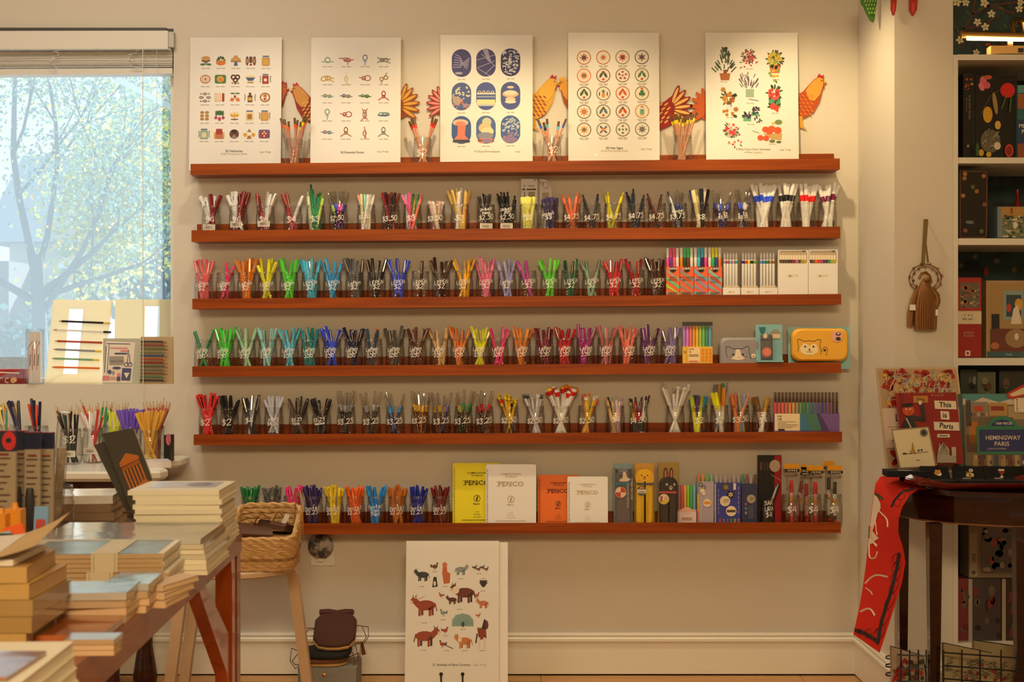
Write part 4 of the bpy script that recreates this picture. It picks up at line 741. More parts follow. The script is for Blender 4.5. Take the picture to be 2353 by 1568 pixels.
def draw_hex(A):
    cs = ['c0512c', '5c4a80', 'c83c3c', '6a5a98', 'e0602c', '3c4c3c', 'a02c30', '4c7a54', '3c5a3c', '4a4c80', 'd8502c', '3c7a44', 'd85a30', '4a6a78', 'c84830', '6aa890', 'e08a2c', '3c5a6c', '4c7a6a', '4c6a70']
    rc = ['c05a30', 'c05a30', '8a7468', '3c3c50', 'e0602c', '7a3c30', '6a4a34', '6a7a50', '3c4a34', '7a6a58', 'c0502c', '8a7a40', '6a5a54', '44504c', '5c5468', 'b89048', '6a4028', '6a706c', '4c6650', '4c7464']
    for i in range(20):
        x = 1342.5 + (i % 4) * 44.5; y = 129.5 + (i // 4) * 42 - (i % 4) * .4; c = cs[i]
        A.lay = 1; A.ell(x, y, 15.5, 15.5, 'efe4d4', n=20); A.ring(x, y, 15.5, 1.8, rc[i], 20)
        n = [4, 14, 8, 6, 12, 3, 5, 3, 2, 1, 3, 3, 8, 2, 2, 1, 8, 4, 4, 8][i]
        if i in (0, 2, 3, 4, 16, 19, 12, 1): A.star(x, y, 11.5, 4 if i != 1 else 1.5, n, c); A.star(x, y, 11 if i == 0 else 7, 2.5, n, rc[(i + 3) % 20], math.pi / n)
        elif i in (6, 18):
            for k in range(n): a = 2 * math.pi * k / n; A.star(x + 8 * math.sin(a), y - 8 * math.cos(a), 4, 1.8, 5, c)
            A.star(x, y, 3, 1.4, 5, rc[i])
        elif i == 9: A.ell(x, y + 4, 4, 6, 'e0903c'); A.star(x, y - 5, 6, 2, 5, '2c6a3c'); A.ell(x - 9, y + 1, 1.5, 5, c); A.ell(x + 9, y + 1, 1.5, 5, c)
        elif i == 11:
            for k in range(3): a = 2.1 * k; A.ell(x + 4 * math.sin(a), y - 4 * math.cos(a), 4, 4, c)
            A.line(c, 1.5, [(x, y), (x + 1, y + 9)]); A.ell(x, y - 11, 4, 2, 'e0602c')
        elif i == 15: A.rrect(x - 5, y - 5, x + 5, y + 7, 2, c); A.rect(x - 5, y + 7, x + 5, y + 10, 'e0b040'); A.ell(x, y - 10, 4, 2, 'd8805c')
        elif i in (8, 13, 14, 10, 5, 7):
            A.ell(x - 5, y - 1, 3, 7, c, .5); A.ell(x + 5, y - 1, 3, 7, c, -.5); A.ell(x, y + 9, 3, 3, 'c8483c'); A.ell(x, y - 8, 3, 3, rc[i])
        else:
            for k in range(4): a = math.pi / 4 + math.pi / 2 * k; A.ell(x + 6 * math.sin(a), y - 6 * math.cos(a), 2, 6, c if k % 2 else '4c6a90', a)
            A.ell(x, y, 4, 4, 'e08a4c')
        caption(A, x, y + 19.5, 22); caption(A, x, y + 22.5, 18)
    A.text('20 Hex Signs', 1412, 340, 5.4, '4a4238', .015); A.text('of the Pennsylvania Dutch', 1412, 346.5, 4.3, 'a89878'); A.hand('nes Pnee', 1486, 342, 4, 'c8b8a0', .6)
def sprig(A, x, y, n, r, cols, sz, seed, leaf=('3c5034',)):
    rr = random.Random(seed)
    for k in range(n):
        a = rr.uniform(0, 6.28); q = r * math.sqrt(rr.random()); A.lay = 2 + k % 5
        A.ell(x + q * math.cos(a), y + q * math.sin(a), sz, sz, cols[k % len(cols)], n=8)
    for k in range(n // 2):
        a = rr.uniform(0, 6.28); A.lay = 1; A.ell(x + r * 1.1 * math.cos(a), y + r * 1.1 * math.sin(a), sz * 1.6, sz * .55, leaf[k % len(leaf)], a, 8)
def draw_harvest(A):
    rr = random.Random(5)
    for k in range(46):
        t = rr.random(); y = 114 + 50 * t; w = 4 + 17 * t; x = 1667 + rr.uniform(-w, w); A.lay = 1 + k % 6; A.line(['34482c', '2c4028', '48603c'][k % 3], 2.6, [(x, y), (x + (x - 1667) * .5, y - 9)])
    A.lay = 8; A.poly('a8602c', [(1655, 166), (1680, 166), (1677, 182), (1658, 182)]); A.rect(1664, 158, 1672, 166, '7a4428')
    A.lay = 1; A.ell(1723, 133, 13, 9, 'b8c4b8'); sprig(A, 1723, 127, 26, 14, ['b02c34', 'c04050', '6a2c30'], 2.6, 1); sprig(A, 1723, 146, 8, 18, ['c8302c'], 2.2, 2)
    A.lay = 1; A.poly('c8804c', [(1769, 146), (1797, 144), (1793, 166), (1773, 166)]); sprig(A, 1783, 133, 34, 15, ['d8b03c', '9aa84c', 'c8c04c'], 4, 3); sprig(A, 1779, 168, 8, 16, ['d8b03c', '8aa04c'], 3.5, 4)
    for k in range(44):
        x = 1722 + rr.uniform(-17, 17); y = 188 + rr.uniform(-16, 13); A.lay = 1 + k % 5; A.line(['8a6a94', '6a5080', '5c6a48'][k % 3], 1.8, [(x, y), (x + (x - 1722) * .35, y - 8)])
    A.lay = 8; A.rect(1715, 203, 1734, 221, '9ab0a0'); A.line('8a6a94', 1.5, [(1722, 226), (1744, 230)])
    A.lay = 1; A.rect(1670, 238, 1683, 252, 'd8dce0'); A.line('3c4a2c', 2, [(1676, 238), (1668, 208)]); sprig(A, 1676, 224, 16, 13, ['b8782c', 'c89034', '8a5424'], 4.2, 6); sprig(A, 1674, 257, 5, 16, ['b8782c'], 4, 7); A.lay = 9; A.star(1692, 250, 7, 4, 9, 'b86a24'); A.star(1663, 204, 7, 4, 7, 'b8782c')
    A.lay = 1; A.rect(1768, 222, 1795, 246, '4c9a74'); sprig(A, 1781, 212, 22, 13, ['d8483c', 'e05a4c'], 4.2, 8); sprig(A, 1781, 245, 9, 10, ['d8483c'], 4, 9)
    A.lay = 1; A.rect(1728, 256, 1745, 265, '6ab08c'); A.rect(1709, 268, 1727, 278, '6ab08c'); sprig(A, 1736, 252, 14, 8, ['4a3c60', '34304c'], 2.5, 10); sprig(A, 1718, 265, 14, 8, ['4a3c60', '34304c'], 2.5, 11); sprig(A, 1742, 273, 8, 8, ['4a4468'], 2, 12)
    A.lay = 1; A.ell(1683, 306, 17, 11, 'b0c0b0'); sprig(A, 1681, 297, 24, 14, ['d8504c', 'e8a0a0', 'c83c3c'], 3, 13); sprig(A, 1690, 316, 8, 20, ['d84840'], 2.4, 14)
    A.lay = 6; A.poly('c8a468', [(1754, 306), (1798, 306), (1796, 322), (1772, 318)]); A.lay = 1
    for x, y, q in ((1760, 297, 8), (1774, 296, 9), (1788, 299, 9), (1769, 303, 7), (1748, 316, 7), (1761, 317, 7)): A.lay += 1; A.ell(x, y, q, q * .9, 'e0582c')
    A.lay = 1; A.ell(1790, 280, 9, 6, '7a8c5c'); A.ell(1778, 283, 4, 3, 'e0c04c'); A.ell(1775, 324, 7, 4, '6a7c48'); A.ell(1790, 326, 6, 3, '5c6c44'); A.line('5c6c44', 1, [(1730, 300), (1745, 305)])
    for x, y in ((1665, 186), (1724, 156), (1785, 181), (1725, 236), (1678, 269), (1783, 259), (1726, 285), (1680, 330), (1775, 331)): caption(A, x, y, 16)
    A.text('9 Pick-Your-Own Harvests', 1731, 343, 5.2, '6a5a48', .006); A.text('of Farm Country', 1731, 350, 4.2, '8a7a60'); A.hand('nes Pnee', 1806, 344, 4, 'd0bc9c', .6)
art_print('white print of twenty-five food icons in a grid, next to the window', 434, 645, 82, 392, .036, .012, draw_delicacies)
art_print('white print of twenty coloured rope knots', 713, 920, 82, 392, .036, .012, draw_knots)
art_print('white print of nine oval cloud paintings', 1011, 1224, 76, 390, .036, .012, draw_clouds)
art_print('white print of twenty round hex signs', 1306, 1516, 71, 389, .036, .012, draw_hex)
art_print('white print of fruit, flower and pumpkin baskets, beside the red-combed rooster', 1623, 1836, 71, 387, .036, .012, draw_harvest)
def quad(A, x, y, k, c, dk, face=-1, horn=0):
    A.lay = 1
    for i, lx in enumerate((-.72, -.42, .45, .75)): A.rect(x + lx * 20 * k - 2.6 * k, y, x + lx * 20 * k + 2.6 * k, y + (24 - (i % 2) * 2) * k, dk if i % 2 else c)
    A.lay = 3; A.ell(x, y, 22 * k, 11.5 * k, c); A.ell(x + face * -3 * k, y - 2 * k, 14 * k, 8 * k, c); A.poly(c, [(x + face * 14 * k, y - 9 * k), (x + face * 20 * k, y + 5 * k), (x + face * 30 * k, y - 6 * k), (x + face * 25 * k, y - 18 * k)])
    A.ell(x + face * 28 * k, y - 12 * k, 8 * k, 5.6 * k, c, face * .7); A.ell(x + face * 33 * k, y - 8 * k, 3.4 * k, 3 * k, 'e8d8c8')
    A.poly(dk, [(x + face * 22 * k, y - 16 * k), (x + face * 21 * k, y - 25 * k), (x + face * 25 * k, y - 18 * k)]); A.poly(dk, [(x + face * 27 * k, y - 17 * k), (x + face * 29 * k, y - 25 * k), (x + face * 30 * k, y - 17 * k)]); A.line(dk, 2 * k, [(x - face * 21 * k, y - 4 * k), (x - face * 25 * k, y + 12 * k)])
def fowl(A, x, y, k, c, dk, face=1):
    A.lay = 1; A.line(dk, 1.2 * k, [(x - 2 * k, y + 4 * k), (x - 2 * k, y + 11 * k)]); A.line(dk, 1.2 * k, [(x + 2 * k, y + 4 * k), (x + 2 * k, y + 11 * k)]); A.ell(x, y, 8 * k, 5.5 * k, c); A.poly(dk, [(x - face * 5 * k, y), (x - face * 14 * k, y - 8 * k), (x - face * 12 * k, y + 3 * k)]); A.poly(c, [(x + face * 3 * k, y + 2 * k), (x + face * 8 * k, y), (x + face * 8 * k, y - 9 * k), (x + face * 5 * k, y - 9 * k)]); A.ell(x + face * 7 * k, y - 9 * k, 3 * k, 2.6 * k, dk)
def draw_animals(A):
    quad(A, 969, 1325, .62, '3c4048', '24262c', -1); fowl(A, 997, 1306, .8, '7a4030', '2c3034'); A.lay = 1
    A.poly('c86838', [(1016, 1300), (1024, 1300), (1026, 1318), (1033, 1322), (1032, 1344), (1018, 1346), (1014, 1322)]); A.ell(1020, 1302, 6, 6, 'd07a48'); A.lay = 1; A.poly('2c2a2a', [(994, 1330), (1001, 1330), (1004, 1352), (991, 1354)]); A.ell(997, 1345, 3, 6, 'e8dccc')
    quad(A, 1057, 1313, .55, '8a9aa0', '5c6a70', 1); [fowl(A, 1090 + i * 9, 1308 + (i % 2) * 4, .5, '8a4434' if i % 2 else '5c5048', '3a2c28') for i in range(4)]
    A.lay = 1; A.star(1110, 1342, 10, 8, 10, '3c3634'); A.ell(1110, 1346, 5, 8, '242024'); A.ell(1110, 1336, 7, 2, 'e8dccc')
    quad(A, 1067, 1366, .98, '6a2c24', '4a1c18', -1); A.lay = 9; A.ell(1046, 1360, 8, 9, 'efe0d0'); quad(A, 1038, 1382, .45, '5c2820', '3c1814', -1)
    quad(A, 977, 1395, 1.02, 'a0402c', '7a2c20', -1); A.lay = 9; A.line('e8dcc4', 2.4, [(945, 1372), (950, 1378), (966, 1378), (974, 1372)])
    fowl(A, 1012, 1372, .55, 'b05a48', '8a3c30', -1); fowl(A, 1095, 1372, .6, 'c0644c', 'a04030', 1); quad(A, 1110, 1390, .5, 'd0785c', 'b05c48', -1); fowl(A, 1017, 1412, .75, '8aa0a4', '5c7074', -1); fowl(A, 1099, 1418, .5, 'c87868', 'b05c48', 1)
    A.lay = 1; A.poly('8fb0ac', [(1037, 1443), (1038, 1428), (1046, 1417), (1062, 1413), (1078, 1417), (1087, 1428), (1088, 1443)])
    for k in range(9): a = math.pi * (k + .5) / 9; A.line('6a908e', 1, [(1063, 1440), (1063 - 22 * math.cos(a), 1440 - 22 * math.sin(a))])
    A.ell(1063, 1438, 3, 6, '2c4a54')
    quad(A, 975, 1465, 1.0, 'a04430', '4a2420', 1); fowl(A, 1022, 1452, .7, 'a84030', '7a2c24', 1); fowl(A, 1016, 1483, .75, 'b04c34', '3c3430', -1); A.lay = 6; A.line('3c4438', 1.6, [(1020, 1484), (1040, 1493)])
    quad(A, 1067, 1476, .72, 'd08048', 'a85c34', -1); A.lay = 9; A.ell(1056, 1473, 5, 6, 'efdccc')
    A.lay = 1; A.poly('8a3828', [(1096, 1446), (1116, 1446), (1118, 1470), (1100, 1474)]); A.rect(1098, 1468, 1103, 1492, 'e8dccc'); A.rect(1110, 1468, 1116, 1493, 'e8dccc'); A.poly('2c2422', [(1106, 1448), (1112, 1426), (1121, 1432), (1118, 1450)]); A.ell(1118, 1440, 4, 9, '6a3024'); A.line('2c2422', 3, [(1096, 1460), (1093, 1480)])
    for x, y in ((966, 1352), (997, 1318), (1022, 1352), (1057, 1334), (1100, 1323), (1109, 1362), (973, 1435), (1055, 1404), (1017, 1428), (1063, 1450), (972, 1497), (1023, 1464), (1026, 1498), (1068, 1498), (1107, 1498)): caption(A, x, y, 12)
    A.text('21 Animals of Farm Country', 1037, 1530, 5.4, '4a4038', .012); A.hand('nes Pnee', 1104, 1530, 4.5, 'c0b098', .6)
ap = art_print('large white print of farm animals leaning by the skirting under the ledges', 930, 1146, 1247, 1590, .27, .20, draw_animals, back=1)
ez = E('easel', 'thin black wire easel whose two hooks hold the farm animal print', 'easel', pt(1038, 1600, .28)); ez.location.z = 0
g = G(); BLKM = mat('black_iron', color=(.015, .015, .016), rough=.4)
for x in (1013.5, 1063):
    p = lambda y, w: pt(x, y, w) - ez.location
    g.tube([p(1551, .292), p(1600, .292), p(1604, .28), p(1600, .25)], .0028, 6).ball(p(1550, .292), .006, 8).tube([p(1600, .27), p(1300, .19)], .0028, 6)
O('hook_rods', g.mesh('hook_rods', BLKM), ez)
for x in (1013.5, 1063): p = pt(x, 1602, .27) - ez.location; O('leg', G().tube([p, (p.x, p.y + .10, 0), (p.x, p.y + .1, 0.001)], .003, 6).mesh('leg', BLKM), ez); O('leg', G().tube([p, (p.x, p.y - .06, 0)], .003, 6).mesh('leg', BLKM), ez)

# ------------------------------------------------------------------ painted rooster cut-outs on the wall
def bird(label, hx, hy, face, size, body, neck, feather, comb, tail, tcol, legs=True, w=.006):
    o = pt(hx, hy, w); s = mpp(w); f = face; k = size
    t = E('chicken_cutout', label, 'wall decoration', o, 'painted chicken cut-outs')
    X = lambda u: hx - f * u * k
    Y = lambda v: hy + v * k
    A = Art(hx, hy, s, -.0006)
    outl = [(-4, -12), (6, -14), (17, -8), (30, 6), (44, 22), (62, 32), (84, 26), (112, 4), (128, 16), (132, 40), (116, 62), (92, 76), (64, 90), (40, 88), (18, 74), (3, 48), (-3, 24), (-6, 8), (-14, 2)]
    P = [(X(a), Y(b)) for a, b in outl]
    g = Art(hx, hy, s, 0); pts = [((p[0] - hx) * s, (hy - p[1]) * s) for p in P]
    g.prism(pts, 0, .003, lin(body)); O('board', g.mesh('board', mat('painted_board', 'vc', rough=.6)), t)
    A.lay = 2; A.poly(comb, [(X(-6), Y(-8)), (X(-8), Y(-20)), (X(-1), Y(-17)), (X(3), Y(-23)), (X(8), Y(-17)), (X(10), Y(-10)), (X(4), Y(-6))]); A.ell(X(-5), Y(9), 3.5 * k, 7 * k, comb)
    A.poly(neck, [(X(a), Y(b)) for a, b in ((-5, -10), (5, -13), (16, -7), (28, 6), (38, 20), (30, 42), (16, 46), (2, 30), (-6, 6))]); A.ell(X(-2), Y(-5), 1.6 * k, 1.6 * k, '2a1c14'); A.poly('e0a040', [(X(-8), Y(-5)), (X(-16), Y(0)), (X(-7), Y(2))])
    rr = random.Random(int(hx))
    for r in range(6):
        for c in range(7):
            u = 22 + c * 11 + (r % 2) * 5; v = 34 + r * 9 + c * -.5
            if u + v * .2 > 108 or v > 88 - max(0, (u - 50)) * .4 or v < 30 or u < 8 + (v - 30) * .25: continue
            A.lay = 5; A.ell(X(u), Y(v), 5.4 * k, 1.9 * k, feather, .7 * -f * -1, 8)
    for i in range(6):
        a = -1.2 + i * .36; A.lay = 6 + i % 3; cx, cy = 98 + 24 * math.cos(a), 40 + 30 * math.sin(a)
        A.ell(X(cx), Y(cy), 22 * k, 5.5 * k, tail, -f * a if f > 0 else a, 12); A.lay += 1; A.ell(X(cx), Y(cy), 17 * k, 3 * k, tcol, -f * a if f > 0 else a, 10)
    if legs:
        A.lay = 2; A.poly('d8a030', [(X(46), Y(84)), (X(58), Y(84)), (X(54), Y(112)), (X(34), Y(118)), (X(44), Y(108))])
    O('painted_feathers', A.mesh('painted_feathers', PRT), t)
bird('red feathered hen with a yellow neck, beside the food icon print', 679, 208, -1, .84, '8c2416', 'c88a3c', 'd8a84c', 'b8322a', '8c2416', 'c8863c')
bird('brown rooster with a red comb, showing only its head past the food icon print', 653, 204, 1, .8, '8a3018', 'b8602c', 'd08c3c', 'b0241c', '8a3018', 'b87030')
bird('golden tailed hen tucked behind the rope knot print', 815, 200, -1, 1.05, '9c4c1c', 'd8943c', 'e0b04c', 'b8322a', '9c4c1c', 'd8a43c')
bird('pink feathered hen whose striped tail meets the golden tail beside the cloud print', 1108, 205, 1, .9, 'a02c24', 'd8944c', 'd88c80', 'b8322a', 'a02c24', 'd8908c')
bird('yellow hen with red spots, peeping out beside the cloud print', 1272, 192, 1, .92, 'd8a038', 'e0ac40', 'a03c28', 'b02c28', 'b8641c', 'd8a03c')
bird('brown and yellow hen facing the spotted hen beside the hex sign print', 1293, 194, -1, .86, '9c4a18', 'd8962c', 'e0b04c', 'e0a83c', '9c4a18', 'd8a03c')
bird('crimson rooster with a cream tail fan beside the hex sign print', 1432, 205, -1, 1.12, '9c1c14', 'd8943c', 'e0b060', 'b0241c', '8a1a12', 'e8b860')
bird('plain orange hen tail peeping out by the harvest print', 1725, 210, 1, .98, 'c4581c', 'd8743c', 'c4581c', 'b8322a', 'c4581c', 'c4581c')
bird('orange rooster with red comb and yellow legs, past the last print', 1886, 190, 1, .92, 'b84c18', 'd8a03c', 'd87a30', 'b82a24', 'a03c18', 'c8702c')
# ------------------------------------------------------------------ boxed and packed goods on the ledges
def pack(si, name, label, cat, x0, x1, yt, w=.075, dep=.022, lean=.0, color='f0e6d8', m=None, group=None, body='box'):
    "box standing on a ledge; returns thing, an Art on its front face, px->local helper"
    cx = (x0 + x1) / 2; P = pt(cx, 0, w); z = shelf_z(si, P.x) if si is not None else None
    s = mpp(w); yb = 784 - (z - CZ) / s
    t = E(name, label, cat, (P.x, -w, z), group, rot=(-lean, 0, 0))
    hw = (x1 - x0) / 2 * s; h = (yb - yt) * s
    if body: O(body, G().box(-hw, 0, 0, hw, dep, h).mesh(body, m or mat('card_' + color, color=ph(color, 1.0), rough=.55)), t)
    return t, Art(cx, yb, s, -.0004), hw, h, yb, s
def rods(t, name, A, xs, y0, y1, rad, cols, yoff=-.004, m=None):
    for x, c in zip(xs, cols):
        O(name, G().lathe([(rad * .8, 0), (rad, .002), (rad, (y1 - y0) * A.s - .002), (rad * .8, (y1 - y0) * A.s)], 8).mesh(name, m or PLA, 35), t, loc=((x - A.ox) * A.s, yoff, (A.oy - y1) * A.s), color=ph(c))
def clearbox(x0, y0, z0, x1, y1, z1):
    return G().add([(x0, y1, z0), (x0, y0, z0), (x1, y0, z0), (x1, y1, z0), (x0, y1, z1), (x0, y0, z1), (x1, y0, z1), (x1, y1, z1)], [(0, 1, 5, 4), (1, 2, 6, 5), (2, 3, 7, 6), (4, 5, 6, 7)])
# third ledge: four striped marker boxes
for i, (x0, x1, top, band, txt, tc, st) in enumerate(((1531, 1561.5, ('f0e8d8', 'f04a80', 'f85868', 'f0e0c8'), ('f04a80', '6a3a80', 'f85868', 'f0e0c8'), ('MAGIC', 'MARKERS'), '2a2420', ('b0a090', '70c890', 'a8e050')), (1562.5, 1594, ('f4e4c0', '38b858', '38b858', 'f4e8d0'), ('f08020', '1c4a28', '6a3418', 'f4e8d0'), ('ROTULADORES', 'MAGICOS'), '4a2c24', ('9a9488', '9a9488', '9a9488')),
    (1595, 1626.5, ('f4ecd8', '40a8c8', '40a8c8', 'f4ecd8'), ('f4ecd8', '38b0b8', '3c1c50', 'd84080'), ('FEUTRES', 'MAGIQUES'), '4a3480', ('70b8c8', '9a98c0', '9a98c0')), (1627.5, 1659, ('f0d8b8', 'f4e020', 'f4e020', 'f0e0c8'), ('f0d8b8', '38a850', '2c4488', 'f07820'), ('MAGISCHE', 'WEISSER', 'FILZSTIFTE'), '2c3a60', ('88c8c0', '88b0c8', '88b0c8')))):
    t, A, hw, h, yb, s = pack(2, 'marker_box', f'orange striped box of double-ended markers, {ORD[i]} of four beside the cocoa brown jar', 'box', x0, x1, 613, dep=.02, color='f85a30', group='striped marker boxes', w=.08)
    W = x1 - x0
    for k in range(4):
        u = k * 17 - 4; c = st[min(2, k // 1 % 3)]
        A.lay = 1 + k; y0 = 622 + u
        pts = [(x0, y0), (x0 + W, y0 + W * .75), (x0 + W, y0 + W * .75 + 8), (x0, y0 + 8)]
        A.poly(c, [(px, min(max(py, 613), 677)) for px, py in pts])
    A.lay = 8; A.poly('1c1a1a', [(x0 + W / 2 + 8.8 * math.cos(a), 613.5 + 12.5 * math.sin(a)) for a in [math.pi * j / 12 for j in range(13)]])
    A.text('OMY', x0 + W / 2, 618, 5.0, 'f4ecdc', .03, wide=1.25)
    for j, l in enumerate(txt): A.text(l, x0 + W / 2, 638 + j * 5.5, 3.5, tc, .01, wide=.95)
    A.rect(x0 + 4, 672, x1 - 5, 673.2, '4a2c24'); A.rect(x0 + 4, 675, x1 - 8, 676.2, '4a2c24')
    O('surface_print', A.mesh('surface_print', PRT), t)
    xs = [x0 + 4 + k * (W - 8) / 3 for k in range(4)]
    rods(t, 'marker_end', A, xs, 570 - i * .5, 592, .0049, top, .010); rods(t, 'marker_band', A, xs, 591, 616, .00505, band, .010)
    O('clear_sleeve', clearbox(-hw, .001, (yb - 614) * s, hw, .0195, (yb - 568) * s).mesh('clear_sleeve', SLV), t)
for i, (x0, x1, cs) in enumerate(((1661, 1701, ('9a80b0', 'd84040', '58a8b8', 'f08088', '38988c')), (1703, 1743.5, ('2c2c70', 'd82c28', 'e8c81c', '242420', '58a840')), (1745, 1786.5, ('4890b0', '3880b0', '2c8038', 'a8783c', '9a6038')))):
    t, A, hw, h, yb, s = pack(2, 'fineliner_pack', f'clear pack of five white fineliners, {ORD[i]} of three beside the striped marker boxes', 'pen pack', x0, x1, 661, dep=.012, color='f6e8d0', group='five pen packs', body='card_base', w=.078)
    A.poly('e0ccb0', [(x0 + 1, 660), (x1 - 1, 660), (x1 - 5, 656.5), (x0 + 5, 656.5)]); A.text('EMOTT', (x0 + x1) / 2, 671, 3.6, 'e0ccae', .01)
    xs = [x0 + 5 + k * (x1 - x0 - 12) / 4.2 for k in range(5)]
    rods(t, 'pen_barrel', A, xs, 596, 664, .0042, ['f4e8d4'] * 5, .006); rods(t, 'colour_ring', A, xs, 598, 607, .0044, cs, .006); rods(t, 'pen_cap', A, xs, 580, 598, .0040, ['b0a490'] * 5, .006)
    O('surface_print', A.mesh('surface_print', PRT), t)
    O('clear_case', clearbox(-hw, .0, h + .0005, hw, .013, (yb - 577) * s).mesh('clear_case', SLV), t)
for i, (x0, x1, cs) in enumerate(((1788, 1857, ('5a5040', '4a4430', '4c4a34', '3c2c50', '5c1c40', '8c2040', 'd060a0', '2c5858', 'a8a020', 'd8a020')), (1858, 1925, ('40342c', '8a4a40', 'f06028', 'e03c2c', 'c83c68', '5c3468', '34387a', '38a040', 'a0c83c', 'd8b020')))):
    t, A, hw, h, yb, s = pack(2, 'pen_gift_box', f'large white box of ten fineliners with a pen window, {"beside the five pen packs" if i == 0 else "at the third ledge end"}', 'pen box', x0, x1, 574 - i, dep=.016, color='f8ead0', group='ten pen boxes', w=.08)
    A.rrect(x0 + 2, 577, x1 - 3, 605, 4, 'a89478'); n = 10
    for k in range(n):
        a, b = x0 + 3 + k * (x1 - x0 - 7) / n, x0 + 3 + (k + .88) * (x1 - x0 - 7) / n
        A.lay = 3; A.rect(a, 580, b, 588, 'c8b8a0'); A.rect(a, 586.5, b, 597, 'f6ead4'); A.rect(a, 597, b, 604.5, cs[k])
    A.text('EMOTT', (x0 + x1) / 2 - 1, 634, 5.4, 'e8d2ae', .012); A.rect(x1 - 14, 576.5, x1 - 6, 578.5, '4a4038')
    O('surface_print', A.mesh('surface_print', PRT), t)
# second ledge: cards behind the yellow markers
for i, (x0, x1, lab) in enumerate(((1197, 1222, 'grey card refill pack half hidden behind a matching one above the yellow markers'), (1207, 1235, 'grey refill pack with a small window standing behind the yellow markers'))):
    t, A, hw, h, yb, s = pack(1, 'refill_pack', lab, 'pen refill', x0, x1, 411, w=.021 + i * .0016, dep=.001, color='c8baa4')
    A.rect(x0 + 3, 434, x1 - 3, 437, '2c2622'); A.text('one', (x0 + x1) / 2, 427, 7, '6a6056', 0); A.rrect(x0 + 7, 441, x1 - 6, 458, 2, '9a9284'); A.rect(x1 - 8, 413, x1 - 2, 415, 'b03048')
    O('surface_print', A.mesh('surface_print', PRT), t)
t, A, hw, h, yb, s = pack(1, 'refill_card', 'pale grey card with one rounded corner standing behind the plum markers', 'pen refill', 1240, 1268, 414, w=.024, dep=.001, body=None)
P = [(1240, 411), (1252, 412), (1262, 420), (1268, 437), (1268, yb), (1240, yb)]
O('card', G().prism([((x - A.ox) * s, (yb - y) * s) for x, y in P], 0, .001).mesh('card', mat('card_grey2', color=ph('c0b09a'))), t)
A.rrect(1243, 440, 1264, 470, 2, 'd8cab4'); A.rrect(1246, 443, 1261, 468, 2, 'a89a88'); A.ring(1254, 426, 7, 1, '8a8074'); A.hand('fl', 1246, 421, 8, '4a3a38', .9)
O('surface_print', A.mesh('surface_print', PRT), t)
# fourth ledge: nine pen pack and animal pouches
t, A, hw, h, yb, s = pack(3, 'rainbow_pen_pack', 'clear pack of nine rainbow pens with an orange label on the fourth ledge', 'pen pack', 1569, 1637.5, 797, w=.08, dep=.018, color='f6a838', body='label_card')
A.rrect(1582, 799, 1608, 834, 1, 'f8e0b0'); A.text('9', 1586, 810, 6, '3a3026', .01); A.rect(1583, 802, 1595, 803.6, '5a4a38'); A.rect(1583, 815, 1605, 816.4, '6a5a44'); A.rect(1583, 818, 1605, 819.4, '6a5a44'); A.rect(1583, 829, 1604, 832, 'e0805c'); A.text('9', 1573.5, 810, 6, '3a3026', .01); A.rect(1576.5, 798, 1577.5, 836, 'd88a28')
for i in range(3):
    for j in range(4): A.lay = 2; A.rect(1611 + i * 9, 801 + j * 8, 1618 + i * 9, 807 + j * 8, 'f09428')
O('surface_print', A.mesh('surface_print', PRT), t)
rods(t, 'pen_barrel', A, [1573 + k * 7.4 for k in range(9)], 750, 830, .0046, ['a07cb0', 'd870b8', 'f07058', 'f09040', 'e8b030', 'a8b040', '70b058', '4a8a58', '5c9cc0'], .009)
O('clear_case', clearbox(-hw, .0, h + .0005, hw, .018, (yb - 745) * s).mesh('clear_case', SLV), t)
O('dark_lid', G().box(-hw, .0, (yb - 749) * s, hw, .018, (yb - 740) * s).mesh('dark_lid', mat('smoke_plastic', color=(.05, .045, .04), rough=.3)), t)
def softbox(t, name, A, x0, y0, x1, y1, r, dep, color, rough=.5, y=.0):
    "rounded pouch body with soft edges"
    g = G(); n = 6; rings = []
    for inset, yy in ((5, 0.0), (1.5, .1), (0, .3), (0, .7), (1.5, .92), (5, 1.0)):
        a = Art(A.ox, A.oy, A.s); a.rrect(x0 + inset, y0 + inset, x1 - inset, y1 - inset, r, (0, 0, 0), n); rings.append([(v[0], y + dep * yy, v[2]) for v in a.v])
    m = len(rings[0]); vs = sum(rings, [])
    fs = [tuple(range(m)), tuple(range(6 * m - 1, 5 * m - 1, -1))] + [(i * m + k, i * m + (k + 1) % m, (i + 1) * m + (k + 1) % m, (i + 1) * m + k) for i in range(5) for k in range(m)]
    return O(name, g.add(vs, fs).mesh(name, mat('soft_' + color, color=ph(color), rough=rough), 60), t)
t, A, hw, h, yb, s = pack(3, 'pencil_pouch', 'grey silicone pencil pouch with a white cat face, beside the rainbow pen pack', 'pencil case', 1655, 1745, 775, w=.085, body=None)
softbox(t, 'pouch_body', A, 1655, 776, 1748, yb, 14, .035, '8a8074')
K = '2a2420'; A.line(K, 1, [(1671, 822), (1669, 812), (1668, 797), (1676, 797), (1683, 802), (1695, 801), (1706, 802), (1716, 796), (1721, 797), (1721, 810), (1726, 822)])
A.poly('ece0cc', [(1690, 806), (1693, 803), (1698, 803), (1701, 806), (1703, 817), (1713, 823), (1709, 826), (1695, 828), (1682, 826), (1679, 823), (1689, 817)]); A.ell(1685, 815, 2.4, 2.4, K); A.ell(1707, 815, 2.4, 2.4, K)
